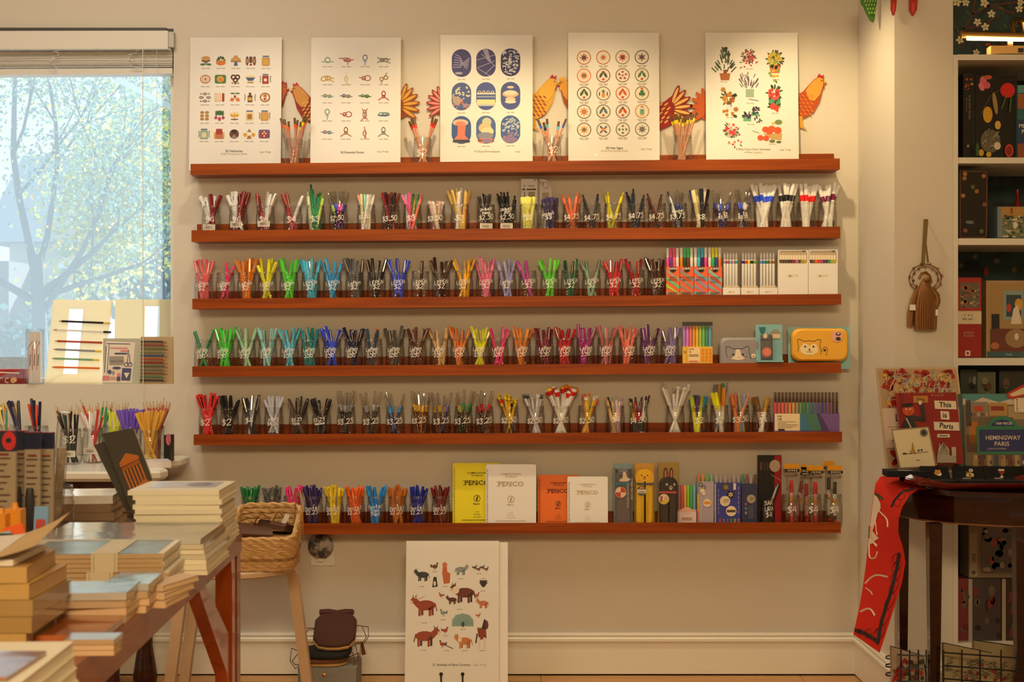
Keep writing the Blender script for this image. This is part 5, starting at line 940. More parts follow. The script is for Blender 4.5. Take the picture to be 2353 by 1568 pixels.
A.line(K, .7, [(1676, 820), (1685, 822)]); A.line(K, .7, [(1707, 822), (1717, 820)]); A.ell(1697, 821, 1.3, 1, 'c88a80'); A.ell(1731, 818, 5.5, 5, 'f0e4d0'); A.ell(1731, 819, 2, 1.8, 'd07868'); A.line(K, .8, [(1724, 826), (1725, 819)]); A.line(K, .8, [(1736, 826), (1737, 820)])
O('surface_print', A.mesh('surface_print', PRT), t)
t, A, hw, h, yb, s = pack(3, 'pouch_box', 'teal clear-fronted box with a grey cat pen case leaning over the grey pouch', 'box', 1737, 1798, 746, w=.087, dep=.001, color='7aa698', body='backing_card'); yb0 = yb
t.rotation_euler[0] = -.05; t.location.z = pt(0, 833, .09).z; A.oy = 833; yb = 833; h = (833 - 746) * s; t.children[0].scale = (1, 1, (833 - 746) / (yb0 - 746))
softbox(t, 'pen_case', A, 1747, 768, 1774, yb - 4, 5, .012, '5c5650', y=-.016)
A.y = -.0168; A.ell(1757, 773, 5, 6, 'e8dccc'); A.rect(1747, 779, 1772, 782, '5c5650'); A.ell(1760, 810, 11, 11, 'e87868'); A.ell(1760, 810, 8, 8, 'f0907c'); A.lay = 1; A.y = -.002
A.ell(1782, 768, 11, 11, '9a9488'); A.rect(1769, 768, 1793, 778, 'e8d4b4'); A.poly('1c7888', [(1744, 752), (1760, 752), (1756, 766), (1748, 766)])
O('surface_print', A.mesh('surface_print', PRT), t); O('clear_front', G().box(-hw, -.020, 0, hw, -.019, h).mesh('clear_front', SLV), t); O('box_base', G().box(-hw, -.019, 0, hw, 0, .006).mesh('box_base', mat('card_7aa698')), t)
t, A, hw, h, yb, s = pack(3, 'pouch_card', 'pale teal backing pack printed with FASTENER POUCH behind the orange dog pouch', 'packaging', 1811, 1953, 752, w=.048, dep=.0015, color='90bca8', body='backing_card')
A.text('FASTENER POUCH', 1857, 756, 7, 'f0e0c0', 0, wide=.9); O('surface_print', A.mesh('surface_print', PRT), t)
t, A, hw, h, yb, s = pack(3, 'pencil_pouch', 'orange silicone pencil pouch with a fox-coloured dog face and a round pink sticker', 'pencil case', 1820, 1951, 755, w=.088, body=None, group=None)
t.location.z = pt(0, 831, .088).z; A.oy = 831
softbox(t, 'pouch_body', A, 1820, 755, 1951, 831, 19, .036, 'f09a28')
A.line(K, 1.1, [(1833, 807), (1835, 797), (1832, 781), (1838, 780), (1847, 785), (1859, 783), (1870, 785), (1880, 780), (1886, 782), (1884, 797), (1886, 808)])
A.poly('f6e0b0', [(1846, 789), (1853, 790), (1860, 796), (1867, 790), (1874, 790), (1880, 800), (1879, 810), (1869, 816), (1850, 816), (1840, 810), (1838, 800)]); A.ell(1850, 797, 2.4, 2, K); A.ell(1869, 797, 2.4, 2, K); A.ell(1860, 804, 2.2, 1.8, K); A.line(K, .8, [(1854, 808), (1857, 810), (1860, 807), (1863, 810), (1866, 808)])
A.line(K, .9, [(1885, 815), (1890, 802), (1894, 798), (1900, 799), (1902, 806), (1898, 818)]); A.ell(1895, 805, 3, 2.6, K); A.ell(1923, 773, 14, 13.5, 'f0b098'); A.ell(1926, 768, 6, 4, '3a3430'); A.ell(1926, 779, 6, 4.4, '3a3430'); A.ell(1926, 767, 3, 2, 'e8e0d0')
O('surface_print', A.mesh('surface_print', PRT), t)
# fifth ledge: eighteen pen pack
t, A, hw, h, yb, s = pack(4, 'gel_pen_set', 'wide clear pack of eighteen rainbow gel pens with a white and purple label', 'pen pack', 1779, 1929, 951, w=.08, dep=.016, color='6a4a70', body='label_card')
A.rect(1780, 951, 1838, 990, 'f0dcb8'); A.text('18', 1791, 964, 7, '3a3028', .01); A.rect(1786, 956, 1797, 957.6, '5a4a38')
for k, (a, b) in enumerate(((1787, 1828), (1787, 1808), (1787, 1834), (1787, 1830), (1787, 1820))): A.rect(a, 969 + k * 3.4, b, 970 + k * 3.4, '8a7a64')
A.rect(1788, 986, 1803, 990, '2c2622'); A.poly('3c7a9a', [(1838, 951), (1856, 951), (1868, 990), (1838, 990)]); A.poly('4a7a68', [(1850, 951), (1876, 951), (1892, 990), (1864, 990)]); A.poly('4c3c70', [(1876, 951), (1884, 951), (1905, 990), (1888, 990)])
O('surface_print', A.mesh('surface_print', PRT), t)
cs = ['c84040', 'c85048', 'd05a4c', 'd0603c', 'd87840', 'c8904c', '9a8a48', '5c8a4c', '3c7a4a', '4a8060', '3c6a6a', '5c5a70', '5a4a80', '4a3c70', '5c3c60', '6a3c50', '4a3038', '3c2c2c']
xs = [1783 + k * 8.3 for k in range(18)]
rods(t, 'pen_barrel', A, xs, 925, 985, .0042, cs, .008); rods(t, 'clear_cap', A, xs, 902, 926, .0045, ['b8a088'] * 18, .008, CLR)
O('clear_case', clearbox(-hw - .002, .0, h + .0005, hw, .016, (yb - 896) * s).mesh('clear_case', SLV), t)
# lowest ledge: notebooks
NB = {}
def notebook(label, x0, x1, yt, col, ink, w, yoff, big):
    t, A, hw, h, yb, s = pack(5, 'spiral_notebook', label, 'notebook', x0, x1, yt, w=w, dep=.009, body=None, lean=.06, group='spiral notebooks')
    n = 5; Ac = Art(A.ox, A.oy, s); Ac.rrect(x0, yt, x1, yb, 4, (0, 0, 0)); O('cover', G().prism([(v[0], v[2]) for v in Ac.v], 0, .0015).mesh('cover', mat('cover_' + col, color=ph(col), rough=.5)), t)
    O('pages', G().box(-hw + .002, .0015, .001, hw - .002, .008, h - .002).mesh('pages', PAPER), t); O('back_cover', G().box(-hw, .008, 0, hw, .0095, h).mesh('back_cover', KRAFT), t)
    cx = (x0 + x1) / 2; A.lay = 1; k = (x1 - x0) / 117
    q = yt; H = yb - yt
    A.text('COMPOSITION', cx, q + H * .155, 5 * k, ink, .012); A.text('NOTEBOOK', cx, q + H * .193, 3.6 * k, ink, .01); A.text('PENCO', cx, q + H * .305, 10.5 * k, ink, .018, wide=1.25)
    for sx in (-30, -17, -2.5, 13, 28): A.lay = 2; A.rect(cx + (sx - 4.5) * k, q + H * .305 + 4.4 * k, cx + (sx + 4.5) * k, q + H * .305 + 5.4 * k, ink) if sx < 13 else None; A.rect(cx + (sx - 4.5) * k, q + H * .305 - 5.4 * k, cx + (sx + 4.5) * k, q + H * .305 - 4.4 * k, ink) if sx < 13 else None
    A.ring(cx, q + H * .54, 7.5 * k, 1.2 * k, ink); A.poly(ink, [(cx - 1, q + H * .52), (cx + 3, q + H * .5), (cx + 1, q + H * .57), (cx - 3, q + H * .58)]); A.hand('Pencil', cx, q + H * .625, 3.4 * k, ink, .8)
    for j, (ww, hh) in enumerate(((24, 3.2), (21, 2.6), (18, 2.6))): A.text(['6 x 8', '80 SHEETS', '7mm RULED'][j], cx, q + H * (.745 + j * .04), hh * k, ink)
    A.rect(cx - 36 * k, q + H * .868, cx + 36 * k, q + H * .876, ink); A.rect(cx - 12 * k, q + H * .945, cx + 12 * k, q + H * .952, ink)
    O('surface_print', A.mesh('surface_print', PRT), t)
    g = G(); z = .012
    while z < h - .016:
        g.tube([(-hw + .005 + .0035 * math.cos(a), .005 + .007 * math.sin(a), z) for a in [2 * math.pi * i / 8 for i in range(8)]], .0007, 4, closed=True); z += .0062
    O('spiral_binding', g.mesh('spiral_binding', mat('wire', color=(.12, .08, .05), rough=.35, metal=.6)), t, kind='stuff')
notebook('large yellow spiral notebook partly hidden by a white one', 1040, 1152, 1065, 'fcc414', '3a2a14', .062, 0, 1)
notebook('large white spiral notebook leaning over the yellow one', 1116, 1232, 1068, 'f0dcb8', 'bca886', .078, 0, 1)
notebook('small orange spiral notebook partly hidden by a white one', 1236, 1330, 1092, 'f8641c', '5a1c14', .062, 0, 0)
notebook('small white spiral notebook leaning over the orange one', 1304, 1397, 1096, 'f4dfba', 'ccb690', .078, 0, 0)
def cased(label, x0, x1, yt, back, body):
    t, A, hw, h, yb, s = pack(5, 'pen_case_box', label, 'pencil case', x0, x1, yt, w=.052, dep=.001, color=back, body='backing_card', group='animal pen cases')
    O('box_base', G().box(-hw, -.034, 0, hw, 0, .004).mesh('box_base', mat('card_' + back)), t)
    softbox(t, 'pen_case', A, x0 + 3, yt + (12 if body != '2a2624' else 32), x1 - 3, yb - 3, 17 if body != '5c554e' else 8, .026, body, y=-.030)
    A.y = -.0308; A.eps = .0002
    g = G(); g.box(-hw, -.0345, .003, hw, -.034, h).box(-hw, -.034, .003, -hw + .0004, -.001, h).box(hw - .0004, -.034, .003, hw, -.001, h)
    O('clear_sleeve', g.mesh('clear_sleeve', SLV), t)
    return t, A
t, A = cased('boxed grey cat pen case with a red and white round sticker', 1410, 1453, 1066, '8a9c90', '5c554e')
A.poly('4a443e', [(1411, 1075), (1421, 1079), (1413, 1086)]); A.poly('4a443e', [(1450, 1075), (1440, 1079), (1449, 1086)]); A.poly('e8d4c0', [(1430, 1083), (1436, 1083), (1439, 1095), (1447, 1100), (1440, 1105), (1424, 1105), (1420, 1101), (1429, 1097)]); A.ell(1425, 1092, 2, 2, K); A.ell(1445, 1092, 2, 2, K); A.rect(1412.5, 1107, 1450, 1113, '2c7890'); A.line(K, .6, [(1416, 1100), (1424, 1101)])
A.ell(1424.5, 1129.5, 12.5, 12.5, 'f0dcc8', n=20); A.poly('d84028', [(1424.5, 1129.5), (1424.5, 1117), (1433, 1121), (1437, 1129.5)]); A.poly('d84028', [(1424.5, 1129.5), (1424.5, 1142), (1416, 1138), (1412, 1129.5)])
A.text('STAND PEN CASE', 1449.5, 1122, 4.4, 'e8e0d0', 0, math.pi / 2); A.text('CRAYONS VERTICAL', 1440.5, 1137, 4.4, 'd8d0c0', 0, math.pi / 2)
O('surface_print', A.mesh('surface_print', PRT), t)
t, A = cased('boxed yellow dog pen case with a round JAPAN sticker', 1457, 1503, 1065, 'd89c38', 'f4a820')
A.ell(1479, 1091, 19, 14, 'fcc424', n=18); A.ell(1463, 1097, 5, 11, 'f4b420'); A.ell(1496, 1097, 5, 11, 'f4b420'); A.ell(1472.5, 1091, 1.8, 1.4, K); A.ell(1486, 1091, 1.8, 1.4, K); A.ell(1479, 1095, 2.4, 1.8, '8a3424'); A.line('8a3424', .8, [(1475, 1098), (1479, 1100), (1483, 1098)]); A.rect(1461, 1108, 1499, 1113, '4a5450')
A.ell(1472.5, 1126, 11.5, 11.5, '5c6a60', n=20); A.poly('e89440', [(1467, 1121), (1470, 1117), (1475, 1117), (1478, 1121)]); A.rrect(1462, 1123, 1483, 1131.5, 1, 'f4e8d4'); A.text('JAPAN', 1472.5, 1128.5, 3.8, '2a2a28', .02)
O('surface_print', A.mesh('surface_print', PRT), t)
t, A = cased('boxed black rabbit pen case with pink ears and a yellow sticker', 1511, 1558, 1063, 'b08a38', '2a2624')
for x in (1527, 1540): A.ell(x, 1086, 4.8, 13, '2a2220'); A.ell(x, 1087, 2.6, 9.5, 'c07070')
A.ell(1532, 1118, 18, 20, '2c2826', n=18); A.ell(1530, 1111.5, 2.8, 2.8, 'e8dcc8'); A.ell(1547, 1111.5, 2.4, 2.8, 'e8dcc8'); A.ell(1530.5, 1111.5, 1.1, 1.1, K); A.ell(1547, 1111.5, 1, 1.1, K); A.ell(1539, 1119, 4, 5, 'c8b8a0'); A.ell(1539, 1118, 2, 2, '6a5a50'); A.rect(1512, 1127, 1552, 1132, 'c05058')
A.ell(1523, 1145, 12, 12, 'f0e4c0', n=20); A.poly('e8d038', [(1511.5, 1147), (1534.5, 1147), (1531, 1154), (1523, 1157), (1515, 1154)]); A.rect(1514, 1138, 1520, 1151, 'c06070'); A.rect(1524, 1140, 1532, 1141.5, 'd08878'); A.rect(1524, 1144, 1532, 1145.5, 'd08878')
O('surface_print', A.mesh('surface_print', PRT), t)
def penpack(label, x0, x1, yt, ycard, col, cs, art, ybot=None, rad=.0045):
    t, A, hw, h, yb, s = pack(5, 'pen_pack', label, 'pen pack', x0, x1, ycard, w=.062, dep=.014, color=col, body='label_card', group='pen packs on the lowest ledge')
    n = len(cs); rods(t, 'pen_barrel', A, [x0 + 4 + k * (x1 - x0 - 8) / max(1, n - 1) for k in range(n)], yt + 3, yb - 8, rad, cs, .007)
    O('clear_case', clearbox(-hw, -.0012, .002, hw, .0145, (yb - yt) * s).mesh('clear_case', SLV), t); art(A, yb); O('surface_print', A.mesh('surface_print', PRT), t)
def a1(A, yb):
    A.poly('f0bca4', [(1558, 1172), (1566, 1171), (1570, 1168), (1578, 1165), (1586, 1168), (1590, 1171), (1600, 1172), (1600, 1176), (1558, 1176)]); A.text('KIRARINA', 1579, 1180, 3, 'e0a894'); A.rect(1567, 1190, 1590, 1191.6, 'a04838'); A.rect(1567, 1194, 1591, 1195.4, '8a5a48')
penpack('small clear pack of rainbow pens with a scalloped pink card', 1557, 1600, 1113, 1175, 'f0bca4', ['a8707c', 'c85450', 'd8a03c', '7cb83c', '4c9a50', '6aa0a4'], a1)
def a2(A, yb):
    A.rect(1602, 1107, 1606, 1135, '7aa0b8'); A.rect(1602, 1135, 1606, 1160, 'd8c040'); A.rect(1602, 1160, 1606, 1176, 'e0a038'); A.rect(1602, 1176, 1606, yb, 'd87860'); A.ring(1610, 1114, 4, 1.6, 'e8dcc0'); A.ring(1617, 1120, 4, 1.6, 'e8d8a0'); A.ell(1614, 1128, 5, 5, 'f0e0b8'); A.ell(1617, 1134, 4.5, 4.5, 'f0d0b8'); A.ell(1625, 1156, 9.5, 9.5, 'ecd8b8', n=18); A.rect(1618, 1153, 1632, 1159, 'e09438')
    for k in range(7): A.rect(1610, 1142 + k * 8, 1611.5, 1147 + k * 8, 'd8ccc0')
penpack('clear pack of four soft-coloured pens with a lilac grey card', 1602, 1640, 1087, 1107, 'a49490', ['d07858', 'd89050', '7cb048', '8aac90'], a2)
def a3(A, yb):
    A.rect(1642, 1112, 1645, yb, 'c8bcc0'); A.ell(1667, 1120, 10, 9.5, '4a4438'); A.star(1668, 1120, 8, 4, 6, '8a8468'); A.ring(1679, 1137, 7, 3, '3c3430'); A.star(1679, 1137, 8, 4, 6, 'c0b090'); A.ell(1666, 1152, 12, 12, 'f0dcbc', n=18); A.hand('DOT', 1666, 1152, 7, '2c2a30', 1); A.ell(1680, 1175, 12, 12, 'f0dcbc', n=18); A.rect(1670, 1172, 1690, 1178, '5c4c40'); A.rect(1685, 1111, 1691, 1126, 'e0d4cc')
    for k, c in enumerate(('c04848', '5c7aa8', '7a5a98', '5c8a58', '98905c', 'a8683c')): A.rect(1652 + k * 8.5, 1192, 1657 + k * 8.5, yb, c)
    for k in range(6): A.rect(1650, 1125 + k * 10, 1651.5, 1132 + k * 10, '9a94b8'); A.rect(1696, 1118 + k * 11, 1697.5, 1126 + k * 11, 'a49cbc')
penpack('blue pack of dual-tip pens covered in round pictures', 1643, 1702, 1090, 1110, '34387a', ['b8a49c', 'a89a90', 'b0a090', 'a89488', 'b8a090', 'a89a94'], a3)
def a4(A, yb):
    A.ell(1726, 1147, 10, 10, 'b8a890', n=18); A.hand('DOT', 1726, 1147, 6, '2c2a30', .9)
    for k, c in enumerate(('8a6a88', '5c8aa4', '9a948c')): A.ell(1714, 1159 + k * 10, 3, 3.5, c)
    for k in range(4): A.rect(1720 + k * 3, 1162, 1721.2 + k * 3, 1192, '6a7088')
penpack('dark blue pack of dual-tip pens, half shaded beside the black box', 1704, 1740, 1088, 1112, '2c3048', ['4c8a70', '9a5048', 'a8a098', '6a4c30'], a4)
t, A, hw, h, yb, s = pack(5, 'drawing_set_box', 'tall black and red boxed drawing pen set behind a small jar', 'pen box', 1742, 1796, 1047, w=.032, dep=.014, color='1c1614')
A.rect(1779, 1047.5, 1796, yb, 'a81820'); A.ell(1780.5, 1071, 12.5, 14, 'c8b8a4', n=18)
for x, c in ((1749, '8a4c34'), (1757, '4a3c38'), (1764, '5a4038')): A.rect(x - 2, 1062, x + 2, 1081, c); A.rect(x - 2, 1081, x + 2, 1140, '2c2624')
A.line('b8b0a8', 1, [(1771, 1091), (1795, 1105)])
O('surface_print', A.mesh('surface_print', PRT), t)
CNT[5] = 10
P = pt(1763, 0, .055); loc = Vector((P.x, -.066, shelf_z(5, P.x)))
j = O('glass_jar', JMP, loc=loc, label='small clear glass jar with two pens before the black drawing set', cat='jar', group='pen jars on the lowest ledge'); j.scale = (.75, .75, .86)
O('price_lettering', jar_lettering('SAK:80:12/URA:58:12/$4:36:14', 3), j)
fill_jar(loc, .066, 1, '1785,1118,201c1a 1790,1112,241e1c', 'K', ph('201c1a'), None, 'the small jar before the black drawing set', 'pens in the small jar', 1115)
BAGM = glassy('bag_film', tint=(.93, .92, .90), edge=(.8, .8, .78), rough=.12, gain=1.2, bump=.8, bscale=60, base=.10)
# three jars of bagged marker pens
for i, (px, bags, what) in enumerate(((1817, ((1800, 1838, 1066, 'c8181c', 0), (1834, 1846, 1066, 'a8181c', .5)), 'bagged red markers'), (1866, ((1838, 1868, 1074, 'c02020', .4), (1856, 1892, 1070, 'd01c24', 0)), 'two bagged red markers, one behind the other'), (1914, ((1893, 1916, 1060, '20201f', .5), (1899, 1938, 1070, '1c1c1c', 0)), 'bagged black markers at the ledge end'))):
    P = pt(px, 0, .053); loc = Vector((P.x, -.053, shelf_z(5, P.x)))
    j = O('glass_jar', JMP, loc=loc, label=f'clear glass jar of {what}', cat='jar', group='jars of bagged markers')
    O('price_lettering', jar_lettering('$4:44:15', i), j)
    for b, (x0, x1, yt, c, back) in enumerate(bags):
        w = .053 + (.009 if not back else -.008); s = mpp(w); cx = (x0 + x1) / 2; yb = 784 - (loc.z + .004 - CZ) / s
        bx = min(max(pt(cx, 0, w).x, loc.x - .017), loc.x + .017)
        o = E('bagged_marker', f'{"rear" if back else "front"} bagged {"black" if i == 2 else "red"} marker with orange header, {("jar beside the black set", "middle jar of bagged markers", "jar at the ledge end")[i]}', 'marker', (bx, -w, loc.z + .004), 'bagged markers', rot=(0, math.atan((pt(cx, 0, w).x - bx) / .12), 0))
        A = Art(cx, yb, s, -.0006); hwid = min((x1 - x0) / 2, 17); k = hwid * s
        O('header_card', G().box(-k, -.0004, (yb - yt - 12) * s, k, .0004, (yb - yt) * s).mesh('header_card', mat('header_orange', color=ph('f09018'), rough=.4)), o)
        g = G(); lo = min(.02, k); vs = [(-lo * .8, -.001, 0), (lo * .8, -.001, 0), (k, -.004, .09), (k, -.001, (yb - yt - 12) * s), (-k, -.001, (yb - yt - 12) * s), (-k, -.004, .09)]
        O('clear_bag', g.add([(v[0], v[1] - .006, v[2]) for v in vs], [(0, 1, 2, 5), (5, 2, 3, 4)]).mesh('clear_bag', BAGM), o)
        rods(o, 'marker_cap', A, [cx], yt + 38, yt + 66, .0062, [c], 0); rods(o, 'marker_barrel', A, [cx], yt + 65, yb - 10, .0056, ['d8d0c4' if i == 2 else 'd89088'], 0); rods(o, 'orange_label', A, [cx], yt + 76, yt + 88, .0064, ['e89020'], 0); rods(o, 'marker_tail', A, [cx], yb - 26, yb - 4, .006, [c], 0)
        A.y = -.0075; A.rect(cx - hwid, yt + 12, cx + hwid, yt + 18, '1c1a1c')
        for q in range(5): A.rect(cx - hwid * .6 + q * hwid * .28, yt + 13.5, cx - hwid * .6 + q * hwid * .28 + hwid * .16, yt + 16.5, 'e8e0d4')
        A.ell(cx, yb - 14, 3.5, 3, 'c8282c'); A.line('2a2622', 1, [(cx - hwid * .7, yt + 26), (cx - hwid * .7, yt + 60)]); A.ring(cx + hwid * .6, yt + 26, 2, 1, 'd04840')
        O('surface_print', A.mesh('surface_print', PRT), o)
# ------------------------------------------------------------------ window sill display
SW = -.03
def sillthing(name, label, cat, cx, w=SW, group=None, rot=(0, 0, 0)):
    p = pt(cx, 0, w); return E(name, label, cat, (p.x, -w, SZ), group, rot), mpp(w), 784 - (SZ - CZ) / mpp(w)
def slab(t, nm, s, cx, yb, x0, x1, yt, dep, m, y=0): return O(nm, G().box((x0 - cx) * s, y, 0, (x1 - cx) * s, y + dep, (yb - yt) * s).mesh(nm, m), t)
CREAM = translucent('cream_board', (.86, .80, .64), .5)
t, s, yb = sillthing('pencil_board', 'cream display board with six pencils laid across it, on the window sill', 'display board', 175, rot=(-.06, 0, 0))
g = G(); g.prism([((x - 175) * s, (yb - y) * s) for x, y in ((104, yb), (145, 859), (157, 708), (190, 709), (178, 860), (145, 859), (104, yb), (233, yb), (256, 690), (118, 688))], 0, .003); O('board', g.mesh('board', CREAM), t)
A = Art(175, yb, s, -.0005); A.poly('fff6dc', [(157, 708), (190, 709), (178, 860), (145, 859)]); O('backlit_strip', A.mesh('backlit_strip', translucent('backlit_sheet', (.92, .90, .86), .95)), t)  # board cut out and filled thin so a bright backlit patch shows
for x0, y0, x1, y1, c, e, nm in ((132, 738, 252, 743, '1c1814', 'd8b060', 'black'), (120, 758, 254, 764, 'd8ccc0', '2a2422', 'white'), (124, 784, 234, 788, 'a8402c', 'a8402c', 'rust red'), (121, 803, 233, 808, '8a847a', 'd8b040', 'grey'), (118, 824, 228, 828, '7c9a68', 'd8b040', 'sage green'), (118, 844, 229, 847, 'd86a2c', 'd86a2c', 'orange')):
    a, b = Vector(((x0 - 175) * s, -.004, (yb - y0) * s)), Vector(((x1 - 175) * s, -.004, (yb - y1) * s)); d = b - a
    o = O('mounted_pencil', G().tube([a + d * .07, b - d * .13], .0037, 6).mesh('mounted_pencil', PLA), t, color=ph(c), label=f'{nm} pencil')
    O('pencil_tip', G().tube([a, a + d * .07], [.0006, .0036], 6).mesh('pencil_tip', mat('bare_wood', color=(.5, .35, .2))), o); O('eraser_end', G().tube([b - d * .13, b], .0038, 6).mesh('eraser_end', PLA), o, color=ph(e))
t, s, yb = sillthing('sleeved_board', 'blank cream board in a clear sleeve behind the pencil board', 'display board', 328, -.045, rot=(-.05, 0, 0))
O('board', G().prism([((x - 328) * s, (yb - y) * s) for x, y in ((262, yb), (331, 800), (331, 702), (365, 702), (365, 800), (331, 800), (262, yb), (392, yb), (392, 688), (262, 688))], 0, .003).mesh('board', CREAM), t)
A = Art(328, yb, s, -.0005); A.rect(331, 702, 365, 800, 'fff6dc'); O('backlit_strip', A.mesh('backlit_strip', MATS['backlit_sheet']), t); slab(t, 'plastic_sleeve', s, 328, yb, 258, 397, 684, .0004, SLV, -.002)  # thin fill in the cut-out, shaped as the patch of light coming through
t, s, yb = sillthing('art_card', 'pale green card printed with blue and pink desk tools, on the sill', 'card', 276, -.015, rot=(-.04, 0, 0))
slab(t, 'card', s, 276, yb, 236, 321, 778, .002, mat('sage_card', color=(.50, .52, .42)))
A = Art(276, yb, s, -.0004); B_, P_ = '54587e', 'e08a98'; A.poly('ece2d4', [(243, 784), (310, 787), (303, 880), (234, 879)])
A.line(B_, 2, [(245, 790), (298, 791)]); A.line(B_, 2, [(243, 796), (240, 856)]); A.line('7c86a0', 2, [(250, 793), (246, 858)]); A.line(P_, 3, [(254, 800), (292, 801)]); A.rect(276, 805, 294, 809, P_); A.rect(263, 811, 292, 815, B_); A.rect(251, 819, 284, 839, 'a49c96'); A.text('COCCOIN', 268, 831, 5, '4a4a60', .01); A.line(B_, 1.6, [(295, 805), (292, 838)]); A.line(B_, 1.6, [(297, 815), (299, 838)]); A.ring(290, 838, 4.5, 1.4, B_, 12); A.ring(299, 838, 4.5, 1.4, B_, 12)
A.ell(268, 846, 10, 3.2, B_); A.ell(252, 855, 4.5, 5, B_); A.rect(258, 853, 263, 861, 'a090a0'); A.rrect(269, 858, 277, 875, 3, P_); A.rect(236, 864, 252, 874, P_); A.rect(254, 866, 266, 873, 'd8a89c'); A.poly(B_, [(281, 846), (302, 847), (299, 875), (279, 874)]); A.poly('ece2d4', [(285, 857), (298, 857), (291, 870)]); A.rrect(268, 866, 277, 876, 3, B_)
O('surface_print', A.mesh('surface_print', PRT), t)
t, s, yb = sillthing('pencil_set', 'kraft card of a dozen coloured pencils in a glossy sleeve, in the window corner', 'pencil set', 360, -.012, rot=(-.04, 0, 0))
slab(t, 'backing_card', s, 360, yb, 322, 398, 774, .002, KRAFT)
for k in range(12):
    y = 785 + k * 8.1; c = ['4a3a38', '8a4a38', '6a6a48', '7c7c50', '3c5068', 'a04c30', '8a2c28', '5c6048', '6a6a50', '7a5038', '507048', '3a3430'][k]; e = 384 + (k * 7 % 5) - 1
    o = O('set_pencil', G().tube([((323 - 360) * s, -.003, (yb - y) * s), ((e - 8 - 360) * s, -.003, (yb - y - .5) * s)], .0032, 6).mesh('set_pencil', PLA), t, color=ph(c)); O('pencil_tip', G().tube([((e - 8 - 360) * s, -.003, (yb - y - .5) * s), ((e - 360) * s, -.003, (yb - y - .5) * s)], [.0031, .0005], 6).mesh('pencil_tip', MATS['bare_wood']), o)
slab(t, 'plastic_sleeve', s, 360, yb, 320, 392, 782, .0004, SLV, -.008)
t, s, yb = sillthing('pencil_tube', 'tall clear tube of red-lettered paper-wrapped pencils on the window sill', 'pencil tube', 80, -.02)
r = 22 * s; O('tube', G().lathe([(r * .96, 0), (r, .004), (r, .178), (r * .95, .181)], 20).mesh('tube', JARP, 40), t)
for x, c, rr in ((-8, 'f0e8dc', 6), (2, 'd8c8b4', 7), (10, 'efe6da', 5)):
    o = O('wrapped_pencil', G().lathe([(rr * s, 0), (rr * s, .168)], 8).mesh('wrapped_pencil', PLA, 40), t, loc=(x * s, 0, .003), color=ph(c)); A = Art(0, 0, s, -rr * s - .0006); A.line('c04a38', 1.2, [(-rr * .8, -82), (rr * .8, -96)]); A.line('c04a38', 1.2, [(-rr * .8, -82), (-rr * .8, -30)]); A.line('3a3432', 1.4, [(0, -66), (-1, -40)]); O('surface_print', A.mesh('surface_print', PRT), o)
t, s, yb = sillthing('chalk_tin', 'red tin box with pale cursive lettering below a clear lid on the window sill', 'tin', 12, .0)
slab(t, 'tin_body', s, 12, yb, -60, 53, 849, .07, mat('tin_red', color=ph('b83c38'), rough=.35)); slab(t, 'lid_window', s, 12, yb, -60, 53, 821, .07, CLR).color = (.9, .85, .8, 1)
A = Art(12, yb, s, -.0006); A.hand('arco', 10, 872, 15, 'f0ddc0', 1.8); A.ell(33, 873, 6, 6, 'd8a868'); A.line('e0d4c8', 3, [(-2, 856), (44, 858)]); A.hand('co', 5, 843, 8, 'd8d0c4', 1.2); O('surface_print', A.mesh('surface_print', PRT), t)
# ------------------------------------------------------------------ marble-topped console under the window
MZ = pt(0, 1046, .0).z; MAR = mat('white_marble', color=(.78, .75, .68), rough=.22, var=.06, bscale=40)
MAH = wood('mahogany', lin('2c120a'), lin('4a2012'), (1, 12, 20), .3, coat=.3)
cs_ = E('console_table', 'dark mahogany console with a white marble top under the window', 'table', (-1.7, -.30, 0))
x1 = pt(436, 1046, .02).x + 1.7; yf = -.30
g = G(); P = [(-.8, .28), (x1, .28), (x1, .16), (x1 - .02, .10), (x1 - .02, -.10), (x1 + .05, -.22), (x1 + .04, -.27), (x1 - .0, -.30), (-.8, -.30)]
for i, (ins, z) in enumerate(((.012, MZ - .028), (0, MZ - .02), (0, MZ - .006), (.006, MZ))):
    pass
n = len(P); vs = []
for ins, z in ((.014, MZ - .030), (.0, MZ - .020), (.0, MZ - .006), (.006, MZ)): vs += [(x - (ins if x > 0 else 0), y + (ins if y < 0 else 0), z) for x, y in P]
O('marble_top', G().add(vs, [tuple(range(n - 1, -1, -1)), tuple(range(3 * n, 4 * n))] + [(i * n + k, i * n + (k + 1) % n, (i + 1) * n + (k + 1) % n, (i + 1) * n + k) for i in range(3) for k in range(n)]).mesh('marble_top', MAR), cs_)
O('frieze', G().box(-.75, -.26, MZ - .14, x1 - .06, .24, MZ - .031).mesh('frieze', MAH), cs_)
O('drawer', G().box(-.35, -.272, MZ - .125, .45, -.261, MZ - .045).mesh('drawer', MAH), cs_)
for x, y in ((x1 - .12, -.2), (x1 - .12, .18)):
    pr = [(.034, MZ - .14), (.040, MZ - .22), (.046, MZ - .30), (.036, MZ - .40), (.026, MZ - .5), (.024, .12), (.034, .06), (.040, .02), (.036, 0)]
    O('leg', G().lathe(pr[::-1], 10, (x, y, 0)).mesh('leg', MAH, 50), cs_)
for px, py in ((312, 1480), (365, 1460)):
    pass
